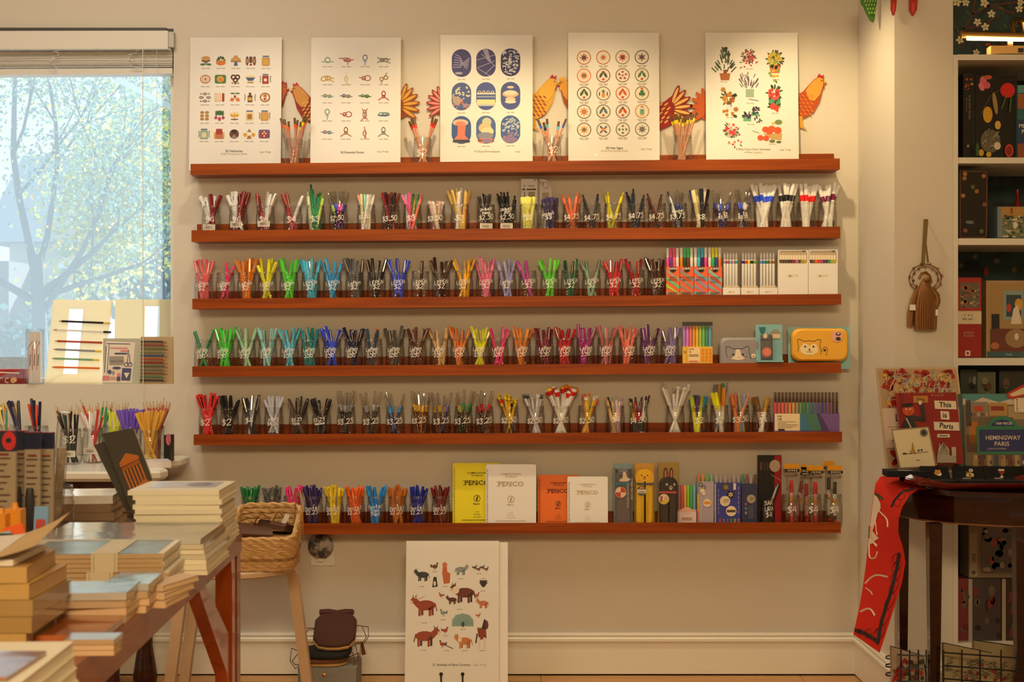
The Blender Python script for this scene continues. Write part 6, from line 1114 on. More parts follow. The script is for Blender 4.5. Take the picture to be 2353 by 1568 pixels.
# things on the console
def cjar(px, rimy, w, spec, style, col, what, text='', top=920, k=1.0, stk=None, d=None, plain=True):
    p = pt(px, 0, w); loc = Vector((p.x, -w, MZ + .001))
    j = O('glass_jar', JMP if plain else JM, loc=loc, label=f'clear glass jar of {what} on the marble console', cat='jar', group='pencil jars on the console'); j.scale = (1.08, 1.08, k)
    if text: O('price_lettering', jar_lettering(text, int(px)), j, rot=(0, 0, .1))
    if stk: O('price_sticker', STK, j, loc=(0, 0, stk / 1000))
    fill_jar(loc, w, 1, spec, style, ph(col), ph(d) if d else None, f'the console jar of {what}', f'pencils in the jar of {what}', top)
SW_ = .22
cjar(20, 0, .12, '2,930,2c4a34 8,926,b89040 -4,925,c8a040 14,933,3a7a4a', 'E', '3c3a30', 'green and gold pencils', d='c8a040')
cjar(52, 0, .2, '20,921 27,922 36,926,b8a060 42,921 30,935,6a5a40 16,924', 'T', '241a34', 'dark violet pencils')
cjar(88, 0, .2, '66,929,d03c28 72,916,1c1a2c 78,920,1c1a2c 84,931,d8402c 92,923,1c1a2c 75,926,16142a', 'T', '241a34', 'navy and red pens')
cjar(163, 0, .34, '114,944 126,929 132,932 142,937,3c5a3c 150,940 158,936 165,930 172,938 180,939,2a2a2c', 'Q', '1c1a1c', 'price-stickered black pencils', '$2:58:17', d='c8b0a0', stk=32)
cjar(214, 0, .30, '172,928,c8a090 176,936,e8ddd0 182,934,e8e0d4 190,941,e8ddd0 205,931,e8e0d8 213,934,f0e8dc 220,930,f0e8dc 230,938,f0e8dc 240,946,b02c28 227,926,c03028 200,938,a8302c', 'Q', 'f0e8dc', 'white pencils', '', d='a89080', stk=38)
cjar(225, 0, .14, '174,918,b8402c 190,925,d0a030 205,929,e8ddd0 225,924,c0402c 238,921,3c8a3c 246,921,3c8a48 258,924,4c8a3c 267,926,5a7a3c', 'Q', '3c8a3c', 'green and red pencils', d='5a5040')
cjar(262, 0, .2, '250,930,c8d828 258,933,e0e020 268,929,e0e020 274,930,e8e828 283,926,d0d830 290,925,b8b040 296,926,b8a84c', 'Q', 'e0e020', 'highlighter yellow pencils', d='6a6a20')
cjar(300, 0, .26, '266,944 272,943 278,942 285,941 292,940 300,939 308,939 316,940 323,943 329,942 296,946 310,947', 'T', '6a4a98', 'lilac hex pencils', d='b8b0c0')
cjar(355, 0, .2, '329,925,a85838 336,923,b05c38 343,923,b86440 352,922,a85838 361,922,b05c38 370,922,b86440 376,915,a85030 384,922,b86440 392,924,b05c38 400,927,a85838 403,928,9a5030 366,926 347,927', 'Q', 'b06440', 'bare cedar pencils', d='5a3020')
cjar(345, 0, .33, '311,950 318,948 325,947 333,947 342,945 350,944 360,944 370,943 380,945 388,947 337,949 365,948', 'T', 'c89030', 'gold foil pencils', d='e0b050', k=.95)
lb = E('label_card', 'small yellow shelf label leaning on the jar of gold foil pencils', 'label', pt(335, 1029, .38)); A = Art(335, 1029, mpp(.38), 0); A.rect(323, 1011, 347, 1029, 'd8c470')
for q in range(3): A.rect(325, 1014 + q * 4.5, 345, 1016 + q * 4.5, '6a7a50')
lb.location.z = MZ; O('card', G().box(-.013, 0, 0, .013, .001, .021).mesh('card', mat('label_yellow', color=ph('d8c470'))), lb); O('surface_print', A.mesh('surface_print', PRT), lb)
p = pt(384, 0, .26); t = E('pencil_box', 'black upright pencil box with a pink round badge on the console', 'box', (p.x, -.26, MZ)); O('box', G().box(-.010, 0, 0, .010, .05, .082).mesh('box', mat('card_black', color=(.02, .02, .02), rough=.4)), t)
A = Art(384, 784 - (MZ - CZ) / mpp(.26), mpp(.26), -.0005); A.ell(387, 1010, 5.5, 14, 'd8708c'); A.line('5a2c3c', 1, [(386, 1000), (389, 1020)]); O('surface_print', A.mesh('surface_print', PRT), t)
p = pt(352, 0, .47); t = E('notepad', 'small pale notepad block lying on the marble console edge', 'notepad', (p.x, -.44, MZ), rot=(0, 0, .35)); O('pages', G().box(-.045, -.045, 0, .04, .05, .018).mesh('pages', mat('pale_pages', color=(.72, .68, .66))), t); O('cover', G().box(-.045, -.045, .018, .04, .05, .0195).mesh('cover', mat('pale_cover', color=(.7, .68, .7), rough=.3)), t)
# ------------------------------------------------------------------ trestle table with books
TZ_ = .75; TW = wood('table_wood', lin('7a3c1c'), lin('9c5228'), (14, 1.2, 20), .35, coat=.15)
def tp(px, py, z=TZ_):
    "point of the table plane under a pixel"
    d = (CZ - z) * F / (py - 784); return Vector(((px - 1176.5) / F * d, -CD + d, z))
R1, R0 = tp(552, 1212), tp(245, 1472); ed = (R1 - R0).normalized(); pe = Vector((-ed.y, ed.x, 0))
far = R1 + ed * .02
tb = E('display_table', 'reddish wooden display table piled with notebooks, with V-braced legs', 'table', (far.x, far.y, 0), rot=(0, 0, math.atan2(ed.y, ed.x) - math.pi / 2))
TH = .046
O('table_top', G().box(-1.25, -1.55, TZ_ - TH, 0, 0, TZ_).mesh('table_top', TW), tb)
O('leg', G().box(-.032, -.045, 0, -.002, -.004, TZ_ - TH).mesh('leg', TW), tb)
TW2 = wood('leg_wood', lin('8a3a14'), lin('b85a22'), (6, 6, 1), .3, coat=.3)
O('leg', G().prismx([(-.055, 0), (-.045, .25), (-.048, .50), (-.052, .66), (-.060, TZ_ - TH), (-.10, TZ_ - TH), (-.088, .66), (-.086, .50), (-.085, .25), (-.095, 0)], -.034, -.004).mesh('leg', TW2, 50), tb)
br = []
O('brace', G().prismx([(-.084, .56), (-.345, TZ_ - TH), (-.40, TZ_ - TH), (-.115, .50), (-.100, .40), (-.095, .20), (-.075, .20), (-.075, .56)], -.030, -.008).mesh('brace', TW2, 50), tb)
O('leg', G().box(-1.24, -.05, 0, -1.20, -.004, TZ_ - TH).mesh('leg', TW), tb)
# stacks
def block(name, label, cat, corner, wx, dy, h, rot, m_cover, m_page, group, spine='front', wrap=False, curl=0, z=None, art=None, cover_t=.0012, sub=0):
    "book lying flat: front-right corner at corner, wx wide, dy deep"
    t = E(name, label, cat, corner if z is None else (corner[0], corner[1], z), group, rot=(0, 0, rot))
    ct = cover_t
    O('pages', G().box(-wx + .001, .001, ct, -.001, dy - .001, h - ct).mesh('pages', m_page), t)
    O('cover', G().box(-wx, 0, h - ct, 0, dy, h).box(-wx, 0, 0, 0, dy, ct).box(-wx, -.0008, 0, 0, .0005, h - .0003).mesh('cover', m_cover), t)
    if wrap: O('plastic_wrap', G().box(-wx - .001, -.0016, -.0000, .001, dy + .001, h + .0005).mesh('plastic_wrap', WRAP), t)
    return t
WRAP = glassy('plastic_wrap', tint=(.97, .97, .96), edge=(.8, .8, .78), rough=.10, gain=1.6, bump=.5, bscale=9, base=.05)
CRM = mat('cream_cover', color=(.78, .72, .56), rough=.55); BLUEC = mat('blue_print_cover', color=(.70, .69, .68), rough=.3); KS = mat('kraft_spine', color=(.50, .34, .18), rough=.7, bump=.1, var=.15)
ZN = {0: 'bottom', 1: 'second', 2: 'third', 3: 'fourth', 4: 'fifth', 5: 'sixth', 6: 'seventh', 7: 'eighth', 8: 'ninth', 9: 'tenth', 10: 'eleventh', 11: 'twelfth', 12: 'top'}
def nth(k, n): return 'topmost' if k == n - 1 else ('bottom' if k == 0 else ORD[k] + ' from the bottom')
yaw = math.atan2(ed.y, ed.x) - math.pi / 2
def at(depth, px): return Vector(((px - 1176.5) / F * depth, -CD + depth, TZ_))
# tall stack of cream notebooks
c0 = at(2.32, 512); n = 13; hh = .0077
for k in range(n):
    o = c0 + Vector((R.uniform(-.003, .003) - .0004 * k, R.uniform(-.003, .003), k * hh)); last = k == n - 1
    t = block('notebook', f'cream notebook, {nth(k, n)} of the tall stack by the basket', 'notebook', o, .140 if not last else .148, .158, hh, yaw + R.uniform(-.02, .02), CRM, PAPER, 'tall stack of cream notebooks')
    if last:
        A = Art(0, 0, 1, 0); A.s = 1; g = G(); A2 = Art(0, 0, .001, 0)
        A2.rrect(-128, -140, -16, -50, 6, 'c4c8de'); A2.ell(-50, -95, 22, 28, 'dcdce0')
        for q in range(7): A2.ring(-50, -95, 22 - q * 3, 1.3, '8c92b4', 18, ry=28 - q * 3.6)
        A2.v = [(x, z, hh + .0002 - y) for x, y, z in A2.v]; O('cover_print', A2.mesh('cover_print', PRG), t)
# plastic wrapped stack before it
c0 = at(2.09, 474); n = 7; hh = .0076
for k in range(n):
    o = c0 + Vector((R.uniform(-.002, .003) - k * .0012, R.uniform(-.002, .002), k * hh))
    t = block('wrapped_notebook', f'plastic-wrapped cream notebook, {nth(k, n)} of the wide stack', 'notebook', o, .245, .195, hh - .0004, yaw + R.uniform(-.012, .012), CRM if k < n - 1 else BLUEC, PAPER, 'wide stack of wrapped notebooks', wrap=k in (n - 1, n - 2, 3))
for k in range(5):
    o = at(2.33, 505) + Vector((k * -.001, 0, k * .0085)); block('wrapped_notebook', f'plastic-wrapped cream notebook, {nth(k, 5)} of the narrow stack between the two tall ones', 'notebook', o, .05, .17, .008, yaw, CRM, PAPER, 'narrow stack of wrapped notebooks', wrap=k % 2 == 0)
# two banded bundles of kraft spined notebooks
def curled(name, label, corner, wx, dy, h, rot, m, grp, bend=.02):
    t = E(name, label, 'notebook', corner, grp, rot=(0, 0, rot)); g = G(); n = 8; vs = []
    for i in range(n + 1):
        x = -wx + wx * i / n; b = bend * max(0, (i - 4) / 4) ** 2
        for y in (0, dy):
            for z in (0, h): vs.append((x, y, z + b))
    fs = [(0, 1, 3, 2), (4 * n, 4 * n + 2, 4 * n + 3, 4 * n + 1)]
    for i in range(n): a, b = 4 * i, 4 * i + 4; fs += [(a, b, b + 1, a + 1), (a + 2, a + 3, b + 3, b + 2), (a + 1, b + 1, b + 3, a + 3), (a, a + 2, b + 2, b)]
    O('pages', g.add(vs, fs).mesh('pages', PAPER, 40), t)
    g = G(); g.box(-wx, -.0012, -.0004, -.0005, .0004, h + .0001); O('spine', g.mesh('spine', m), t)
    return t
for b, (px, w_, zb, kk) in enumerate(((384, .195, 0, 4), (376, .190, .026, 4))):
    c0 = at(1.96, px) + Vector((0, 0, zb))
    for k in range(kk):
        t = curled('kraft_notebook', f'kraft-spined notebook, {nth(k, kk)} of the {"upper" if b else "lower"} paper-banded bundle', c0 + Vector((R.uniform(-.002, .002), R.uniform(-.001, .001), k * .0064)), w_, .13, .0052, yaw + .02, KS, 'upper banded bundle' if b else 'lower banded bundle', .0012)
        if b and k == kk - 1: O('cover', G().box(-w_, 0, .0054, -.05, .13, .0062).mesh('cover', mat('landscape_cover', color=(.20, .26, .28), rough=.25, var=.5, bscale=60)), t); O('cover_edge', G().box(-.05, 0, .0054, 0, .13, .0062).mesh('cover_edge', mat('landscape_cover')), t)
    bd = E('paper_band', f'cream paper band round the {"upper" if b else "lower"} bundle of kraft notebooks', 'paper band', c0 + Vector((0, 0, -.0002)), rot=(0, 0, yaw + .02)); x = -w_ + .092 - b * .0 - (1 - b) * .006
    O('band', G().box(x, -.003, 0, x + .036, -.0022, .0260).box(x, -.003, .0258, x + .036, .131, .0266).mesh('band', mat('band_paper', color=(.62, .54, .38), rough=.6)), bd); O('band_lines', G().box(x + .0035, -.0033, .001, x + .0042, -.003, .0255).box(x + .032, -.0033, .001, x + .0327, -.003, .0255).mesh('band_lines', mat('band_line', color=(.25, .2, .14))), bd)
# small shrink-wrapped card sets
for nm, dep_, px, wx, dy, n, hh, m, lab in (('a', 1.80, 342, .055, .10, 4, .0092, mat('card_blue', color=(.60, .60, .62), rough=.15), 'second pile, under the banded bundles'), ('b', 1.735, 292, .085, .085, 4, .0095, mat('card_grey', color=(.66, .62, .58), rough=.15), 'pile at the table edge')):
    for k in range(n):
        t = block('card_set', f'shrink-wrapped card set, {nth(k, n)} of the {lab}', 'card set', at(dep_, px) + Vector((R.uniform(-.003, .001), R.uniform(-.003, .003), k * hh)), wx, dy, hh - .0006, yaw + R.uniform(-.06, .06), m if k == n - 1 else mat('peach_card', color=(.66, .46, .28), rough=.5), mat('peach_pages', color=(.70, .52, .33), rough=.6), f'shrink-wrapped cards, {lab}', wrap=k > n - 3)
for k in range(3): block('loose_booklet', f'small peach booklet fanned beside the shrink-wrapped cards, {nth(k, 3)}', 'booklet', at(1.83, 381) + Vector((-.004 * k, .01 * k, .009 * k)), .03, .09, .008, yaw - .15 - .1 * k, mat('peach_card'), MATS['peach_pages'], 'fanned booklets')
t = block('picture_book', 'thin orange-covered book lying flat under the shrink-wrapped cards', 'book', at(1.62, 232), .075, .12, .009, yaw, mat('orange_cover', color=ph('c0642c'), rough=.25), MATS['peach_pages'], None, wrap=True)
for k in range(3): block('greeting_card', f'peach greeting card pack near the table edge, {nth(k, 3)} of three', 'card', at(1.555, 262) + Vector((0, 0, k * .006)), .055, .035, .0054, yaw, mat('peach_card'), MATS['peach_pages'], 'greeting cards at the table edge', wrap=k == 2)
# yellow kraft booklets in front
YK = mat('yellow_kraft', color=(.56, .36, .12), rough=.65, var=.1)
c0 = at(1.56, 58)
for k in range(5):
    o = c0 + Vector((R.uniform(-.006, .004), .02, .001 + k * .0185))
    t = block('kraft_book', f'soft yellow kraft book, {nth(k, 5)} of the pile at the table edge', 'book', o, .13, .14, .0178, yaw + R.uniform(-.06, .06), YK, mat('brown_pages', color=(.55, .38, .20), rough=.8), 'yellow kraft books', wrap=k in (1, 2))
o = c0 + Vector((0, .02, .095)); t = E('curled_cover_book', 'yellow kraft booklet with curling cover and white title label, atop the kraft pile', 'book', o, rot=(0, 0, yaw))
vs = []
for i in range(9):
    x = -.13 + .138 * i / 8; z = .002 + .030 * max(0, (i - 3) / 5) ** 2
    vs += [(x, -.01, z * .6 + .004), (x, .13, z + .012)]
O('cover', G().add(vs, [(2 * i, 2 * i + 2, 2 * i + 3, 2 * i + 1) for i in range(8)]).mesh('cover', YK, 60), t)
A = Art(0, 0, .001, 0); A.rect(-128, -112, -40, -20, 'd8ccb8')
for q in range(6): A.rect(-118, -100 + q * 13, -60 - (q * 17 % 30), -97 + q * 13, '8a7c68')
def bend(v):
    x, y, z = v; i = (x + .13) / .138 * 8; zz = .002 + .030 * max(0, (i - 3) / 5) ** 2; f = (z + .01) / .14
    return (x, z, (zz * .6 + .004) * (1 - f) + (zz + .012) * f + .0008 - y)
A.v = [bend(v) for v in A.v]; O('title_label', A.mesh('title_label', PRT), t)
O('pages', G().box(-.13, 0, -.001, -.02, .125, .006).mesh('pages', PAPER), t)
# thick white paper blocks at the front corner
for k in range(4):
    block('paper_block', f'thick cream paper block, {nth(k, 4)} of the slanting pile at the table corner', 'notepad', at(1.20, 43) + Vector((-.002 * k, .001 * k, k * .0125)), .20, .19, .0122, yaw, CRM, PAPER, 'slanting cream paper blocks')
t = block('red_print_card', 'red and cream printed card lying on the corner paper blocks', 'card', at(1.20, -12) + Vector((0, .03, .0505)), .14, .10, .003, yaw - .04, mat('red_print', color=(.50, .22, .16), rough=.35, var=.6, bscale=120), PAPER, None, wrap=True)
# white books with glossy cover behind
c0 = at(2.60, 262); n = 4
for k in range(n): block('hardback_book', f'thick brown-edged book, {nth(k, n)} of the stack behind the leaning pamphlet', 'book', c0 + Vector((R.uniform(-.006, .002), R.uniform(-.004, .004), .0155 * k)), .15, .13, .015, yaw + R.uniform(-.03, .03) + .03 * k, mat('glossy_photo', color=(.62, .62, .60), rough=.15, var=.35, bscale=80) if k == n - 1 else mat('brown_cover', color=(.20, .13, .08), rough=.5), mat('grey_pages', color=(.50, .42, .30), rough=.7), 'thick books behind the pamphlet')
fr = E('dried_twigs', 'crumpled clear film with dark shreds at the end of the thick books', 'packing film', c0 + Vector((.05, .02, .0))); g = G()
for k in range(26): p = Vector((R.uniform(-.02, .03), R.uniform(-.03, .03), R.uniform(.0, .06))); g.tube([p, p + Vector((R.uniform(-.02, .02), R.uniform(-.02, .02), R.uniform(-.01, .02)))], .0016, 4)
O('shreds', g.mesh('shreds', mat('dark_shreds', color=(.08, .06, .05), rough=.4)), fr, kind='stuff')
# leaning dark pamphlets
def leaning(label, name, quadpx, dep0, dep1, m, grp):
    "thin booklet standing obliquely; corners TL TR BR BL in pixels with depths"
    P = [Vector(((x - 1176.5) / F * d, -CD + d, CZ - (y - 784) / F * d)) for (x, y), d in zip(quadpx, (dep1, dep1, dep0, dep0))]
    n_ = (P[1] - P[0]).cross(P[3] - P[0]); e_ = Vector((0, -CD, CZ)); d_ = P[2] - e_; P[2] = e_ + d_ * (n_.dot(P[0] - e_) / n_.dot(d_))
    o = (P[2] + P[3]) / 2; t = E(name, label, 'booklet', o, grp); nrm = (P[1] - P[0]).cross(P[3] - P[0]).normalized(); nrm = nrm if nrm.dot(o - Vector((0, -CD, CZ))) > 0 else -nrm
    vs = [p - o for p in P] + [p - o + nrm * .012 for p in P]
    O('pages', G().add([v + nrm * .001 for v in vs[:4]] + [v - nrm * .001 for v in vs[4:]], [(0, 1, 2, 3), (7, 6, 5, 4), (0, 4, 5, 1), (1, 5, 6, 2), (2, 6, 7, 3), (3, 7, 4, 0)]).mesh('pages', mat('grey_pages')), t)
    O('cover', G().add(vs[:4] + [v + nrm * .0008 for v in vs[:4]], [(0, 1, 2, 3), (7, 6, 5, 4), (0, 4, 5, 1), (1, 5, 6, 2), (2, 6, 7, 3), (3, 7, 4, 0)]).mesh('cover', m), t)
    return t, vs, nrm
DK = mat('dark_cover', color=(.055, .05, .04), rough=.35)
leaning('dark booklet half hidden behind the temple pamphlet', 'pamphlet', ((216, 1024), (240, 1014), (312, 1192), (300, 1196)), 2.62, 2.70, DK, 'leaning dark pamphlets')
t, vs, nrm = leaning('dark pamphlet with an orange pillared temple, leaning by the tall notebook stack', 'pamphlet', ((234, 997), (306, 984), (372, 1165), (308, 1190)), 2.60, 2.66, DK, 'leaning dark pamphlets')
A = Art(0, 0, 1, 0); OR = 'b86a30'
def uv(u, v): a = vs[0].lerp(vs[1], u); b = vs[3].lerp(vs[2], u); return a.lerp(b, v) - nrm * .0012
def face(pts, col): g = [uv(u, v) for u, v in pts]; A.add(g, [tuple(range(len(g)))], lin(col))
face(((.18, .38), (.5, .28), (.85, .34), (.85, .38), (.18, .43)), OR); face(((.2, .44), (.83, .39), (.83, .43), (.2, .48)), 'a05a28'); face(((.2, .72), (.85, .62), (.9, .70), (.22, .80)), OR)
for q in range(6): u = .2 + q * .115; face(((u, .48 - q * .008), (u + .06, .475 - q * .008), (u + .07, .71 - q * .015), (u + .01, .72 - q * .015)), OR)
O('surface_print', A.mesh('surface_print', PRG), t)
# pen packs with navy headers standing on the table, jar with pencils, crayon blocks and little cards
NV = mat('navy_header', color=(.02, .025, .06), rough=.35); KP = mat('kraft_sleeve', color=(.40, .32, .23), rough=.75)
for i, (x0, x1, yt, yh, dep, lab) in enumerate(((-40, 34, 990, 1038, 2.16, 'bearing a red disc'), (28, 60, 990, 1035, 2.24, 'second of the row, half hidden'), (54, 90, 993, 1033, 2.22, 'third of the row'), (88, 121, 994, 1032, 2.26, 'last of the row, beside the glass jar'))):
    s = dep / F; o = Vector((((x0 + x1) / 2 - 1176.5) * s, -CD + dep, TZ_)); h = CZ - (yt - 784) * s - TZ_; hh2 = (yh - yt) * s
    t = E('stationery_pack', f'kraft stationery pack with a navy header card, {lab}', 'stationery pack', o, 'navy-headed stationery packs', rot=(-.02, 0, 0)); k = (x1 - x0) / 2 * s
    O('header_card', G().box(-k, 0, h - hh2, k, .008, h).mesh('header_card', NV), t); O('kraft_sleeve', G().box(-k, .001, 0, k, .008, h - hh2).mesh('kraft_sleeve', KP), t)
    A = Art(0, 0, s, -.0006); H = h / s
    A.rect(-k / s, -H, k / s, -H + 2, 'a02c38')
    if i == 0: A.ell(22, -H + 24, 16, 22, 'd0282c', n=18); A.ell(21, -H + 23, 7, 6, '1c1c34')
    for q in range(9): A.rect(-k / s * .7, -H + 62 + q * 14, k / s * (.7 - (q % 3) * .2), -H + 65 + q * 14, '6a5444')
    A.rect(-k / s * .5, -H + 52, k / s * .6, -H + 56, '8a3c34')
    O('surface_print', A.mesh('surface_print', PRT), t); O('clear_bag', G().box(-k - .001, -.0025, 0, k + .001, -.002, h).mesh('clear_bag', SLV), t)
    if i in (2, 1): O('dark_pen', G().lathe([(.006, 0), (.0075, .01), (.0075, .07), (.005, .085)], 8, (0, -.010, .03)).mesh('dark_pen', mat('dark_pen', color=(.03, .025, .025), rough=.3), 40), t)
dep = 2.38; s = dep / F; o = Vector(((128 - 1176.5) * s, -CD + dep, TZ_))
j = O('glass_jar', JMP, loc=o, label='clear glass jar holding one tall film-wrapped pencil on the display table', cat='jar'); j.scale = (1.0, 1.0, .95)
t = O('wrapped_pencil', G().tube([(0, 0, .004), (.012, .0, .165)], .0075, 8).mesh('wrapped_pencil', mat('patterned_paper', color=(.42, .34, .24), rough=.5, var=.7, bscale=300)), loc=o + Vector((-.002, 0, 0)), label='tall patterned pencil in clear film standing in the table jar', cat='pencil')
O('clear_film', G().tube([(0, 0, .004), (.0165, .0, .225)], .0105, 8).mesh('clear_film', JARP), t)
for x0, y0, x1, yb_, dep, lab in ((8, 1158, 47, 1208, 1.98, 'amber crayon block with a ridged top before the navy packs'), (-20, 1170, 12, 1215, 1.96, 'amber crayon block at the photo edge before the navy packs')):
    lab = lab.replace('at the photo edge', 'partly cut off,'); s = dep / F; o = Vector((((x0 + x1) / 2 - 1176.5) * s, -CD + dep, CZ - (yb_ - 784) * s)); t = E('crayon_block', lab, 'crayon', o, 'amber crayon blocks'); k = (x1 - x0) / 2 * s; h = (yb_ - y0) * s
    AM = mat('amber_wax', color=(.75, .30, .03), rough=.45); O('block', G().box(-k, 0, -(o.z - TZ_), k, .022, h * .72).mesh('block', AM), t); O('ridge', G().lathe([(k * .55, h * .72), (k * .4, h * .85), (k * .35, h * 1.0)], 10, (0, .011, 0)).mesh('ridge', AM, 40), t)
for i, (x0, y0, x1, yb_, dep, c, c2, lab) in enumerate(((36, 1205, 84, 1265, 1.93, 'c0481c', 'd8a030', 'small orange and yellow picture card propped before the packs'), (2, 1222, 52, 1280, 1.91, '7c8478', 'a83c38', 'small grey picture card with a red figure propped before the packs'), (72, 1165, 104, 1235, 2.12, '5c7684', 'b85048', 'small blue card pack with a red bird, behind the orange card'), (-14, 1228, 22, 1285, 1.90, '1c1a18', '2c2824', 'black card propped at the end of the picture card row'))):
    s = dep / F; o = Vector((((x0 + x1) / 2 - 1176.5) * s, -CD + dep, TZ_)); h = CZ - (y0 - 784) * s - TZ_; k = (x1 - x0) / 2 * s
    t = E('picture_card', lab, 'card', o, 'little picture cards', rot=(-.15, -.25 if i < 2 else 0, 0)); O('card', G().box(-k, 0, 0, k, .004, h).mesh('card', mat('pc_' + c, color=ph(c, 1.5), rough=.3)), t)
    H = h / s; A = Art(0, 0, s, -.0005); A.rrect(-k / s * .7, -H * .8, k / s * .7, -H * .25, 4, c2); A.ell(0, -H * .45, 7, 10, 'c8a868' if i == 0 else '5c3c4c'); O('surface_print', A.mesh('surface_print', PRG), t)
# ------------------------------------------------------------------ stool, basket, moon lamp, pouches
PLY = mat('birch_ply', color=(.62, .44, .28), rough=.45, var=.08)
BD = 4.14; bw = CD - BD
bz = CZ - (1300 - 784) / F * BD
st = E('bent_stool', 'bent plywood stool with splayed pale legs carrying the straw basket', 'stool', (-.80, -bw + .02, 0)); sz = bz - .001
O('seat', G().lathe([(.16, sz - .018), (.165, sz - .014), (.165, sz - .003), (.160, sz)], 28).mesh('seat', PLY, 40), st)
for sx, sy in ((1, .13), (-1, -.10), (-1, .10), (1, -.02)):
    if (sx, sy) == (1, -.02): continue
    pts = [(.11 * sx, sz - .019), (.140 * sx, sz - .022), (.156 * sx, sz - .05), (.205 * sx, 0)]; pts2 = [(.10 * sx, sz - .03), (.118 * sx, sz - .036), (.126 * sx, sz - .06), (.176 * sx, 0)]
    O('leg', G().prism(pts + pts2[::-1], sy - .016, sy + .016).mesh('leg', PLY), st)
bk = E('straw_basket', 'square woven straw basket with leather handle tabs on the stool', 'basket', ((612 - 1176.5) / F * BD, -bw, bz), rot=(0, 0, .05))
STRAW = mat('straw', color=(.58, .36, .15), rough=.85, var=.3, bscale=200); STRAWD = mat('dark_straw', color=(.34, .18, .06), rough=.85, var=.3, bscale=200)
bwid, bdep, bh = .090, .115, .165
def rr_pts(a, b, r, n=5):
    p = []
    for cx, cy, a0 in ((a - r, -b + r, -90), (a - r, b - r, 0), (-a + r, b - r, 90), (-a + r, -b + r, 180)):
        p += [(cx + r * math.cos(math.radians(a0 + 90 * k / n)), cy + r * math.sin(math.radians(a0 + 90 * k / n))) for k in range(n + 1)]
    q = []
    for (x0, y0), (x1, y1) in zip(p, p[1:] + p[:1]):
        m = max(1, int(math.hypot(x1 - x0, y1 - y0) / .012))
        q += [(x0 + (x1 - x0) * i / m, y0 + (y1 - y0) * i / m) for i in range(m)]
    return q
rows = 11
for k in range(rows):
    f = k / (rows - 1); a = bwid * (.93 + .07 * math.sin(f * 1.6)); base = rr_pts(a, bdep * (.93 + .07 * math.sin(f * 1.6)), .035 if k else .04)
    per = len(base); g = G()
    for ph_ in (0, math.pi):
        g.tube([(x * (1 + .02 * math.sin(i * 1.15 + ph_ + k * 1.3)), y * (1 + .02 * math.sin(i * 1.15 + ph_ + k * 1.3)), .008 + f * (bh * (.80 + .22 * max(-1, min(1, y / bdep))) - .014) + .0038 * math.cos(i * 1.15 + ph_ + k * 1.3)) for i, (x, y) in enumerate(base)], .0062, 5, closed=True)
    O('braid', g.mesh('braid', STRAWD if k == 3 else STRAW, 60), bk)
O('inner_wall', G().lathe([(.08, .004), (.110, bh * .55)], 4).mesh('inner_wall', STRAWD), bk, rot=(0, 0, math.pi / 4))
HL = mat('tan_leather', color=(.42, .16, .05), rough=.4)
for sx in (1,):
    pts = [(sx * .112 - .018 * (1 + y), .0 + y * .06, bh - .06 + .115 * math.sqrt(max(0, 1 - y * y))) for y in [-1 + 2 * i / 12 for i in range(13)]]
    g = G()
    vs = []
    for x, y, z in pts: vs += [(x - .0015, y, z), (x + .0015, y, z), (x + .0015, y * .75, z - .018), (x - .0015, y * .75, z - .018)]
    m = len(pts); fs = [(4 * i + k, 4 * i + (k + 1) % 4, 4 * i + 4 + (k + 1) % 4, 4 * i + 4 + k) for i in range(m - 1) for k in range(4)] + [(3, 2, 1, 0), (4 * m - 4, 4 * m - 3, 4 * m - 2, 4 * m - 1)]
    O('handle', g.add(vs, fs).mesh('handle', HL, 50), bk)
LB = mat('brown_leather', color=(.10, .040, .018), rough=.5)
for i, (x, y, z, rz, rx, lab) in enumerate(((-.03, -.02, .095, .3, .25, 'dark brown leather pouch lying in the straw basket'), (.03, .02, .10, -.4, -.2, 'dark brown leather strap bundle folded in the straw basket'))):
    t = E('leather_pouch', lab, 'pouch', bk.location + Vector((x, y, z)), 'leather pieces in the basket', rot=(rx, .1, rz)); O('body', G().box(-.045, -.04, 0, .045, .04, .014).mesh('body', LB), t); O('flap', G().prismx([(-.042, .014), (-.03, .024), (.03, .020), (.042, .014)], -.046, .046).mesh('flap', LB, 60), t)
t = E('leather_loop', 'upright brown leather strap loops rising from the straw basket', 'strap', bk.location + Vector((.02, .0, .115)))
def strap(pts, w): g = G(); vs = []; [vs.extend([(x, y - w / 2, z), (x, y + w / 2, z), (x + .001, y + w / 2, z - .002), (x + .001, y - w / 2, z - .002)]) for x, y, z in pts]; m = len(pts); return g.add(vs, [(4 * i + k, 4 * i + (k + 1) % 4, 4 * i + 4 + (k + 1) % 4, 4 * i + 4 + k) for i in range(m - 1) for k in range(4)])
SL2 = mat('strap_leather', color=(.26, .10, .035), rough=.5)
O('strap', strap([(-.06, 0, 0), (-.045, 0, .03), (-.03, 0, .036), (-.012, 0, .02), (.0, 0, .0)], .022).mesh('strap', SL2, 60), t); O('strap', strap([(-.008, .01, 0), (.004, .01, .03), (.014, .01, .042), (.026, .01, .03), (.03, .01, 0)], .022).mesh('strap', SL2, 60), t)
tg = E('price_tag', 'white price tag tied among the leather straps in the basket', 'tag', bk.location + Vector((.052, -.02, .125)), rot=(.2, .5, .2)); O('card', G().box(-.007, 0, 0, .007, .0006, .030).mesh('card', WHITE), tg); O('string', G().tube([(0, 0, .028), (-.01, .005, .01), (-.02, .01, -.01)], .0006, 4).mesh('string', SL2), tg)
ol = pt(742, 1272, .003); t = E('outlet_plate', 'white wall outlet plate behind the moon night light', 'outlet', ol); k = mpp(0)
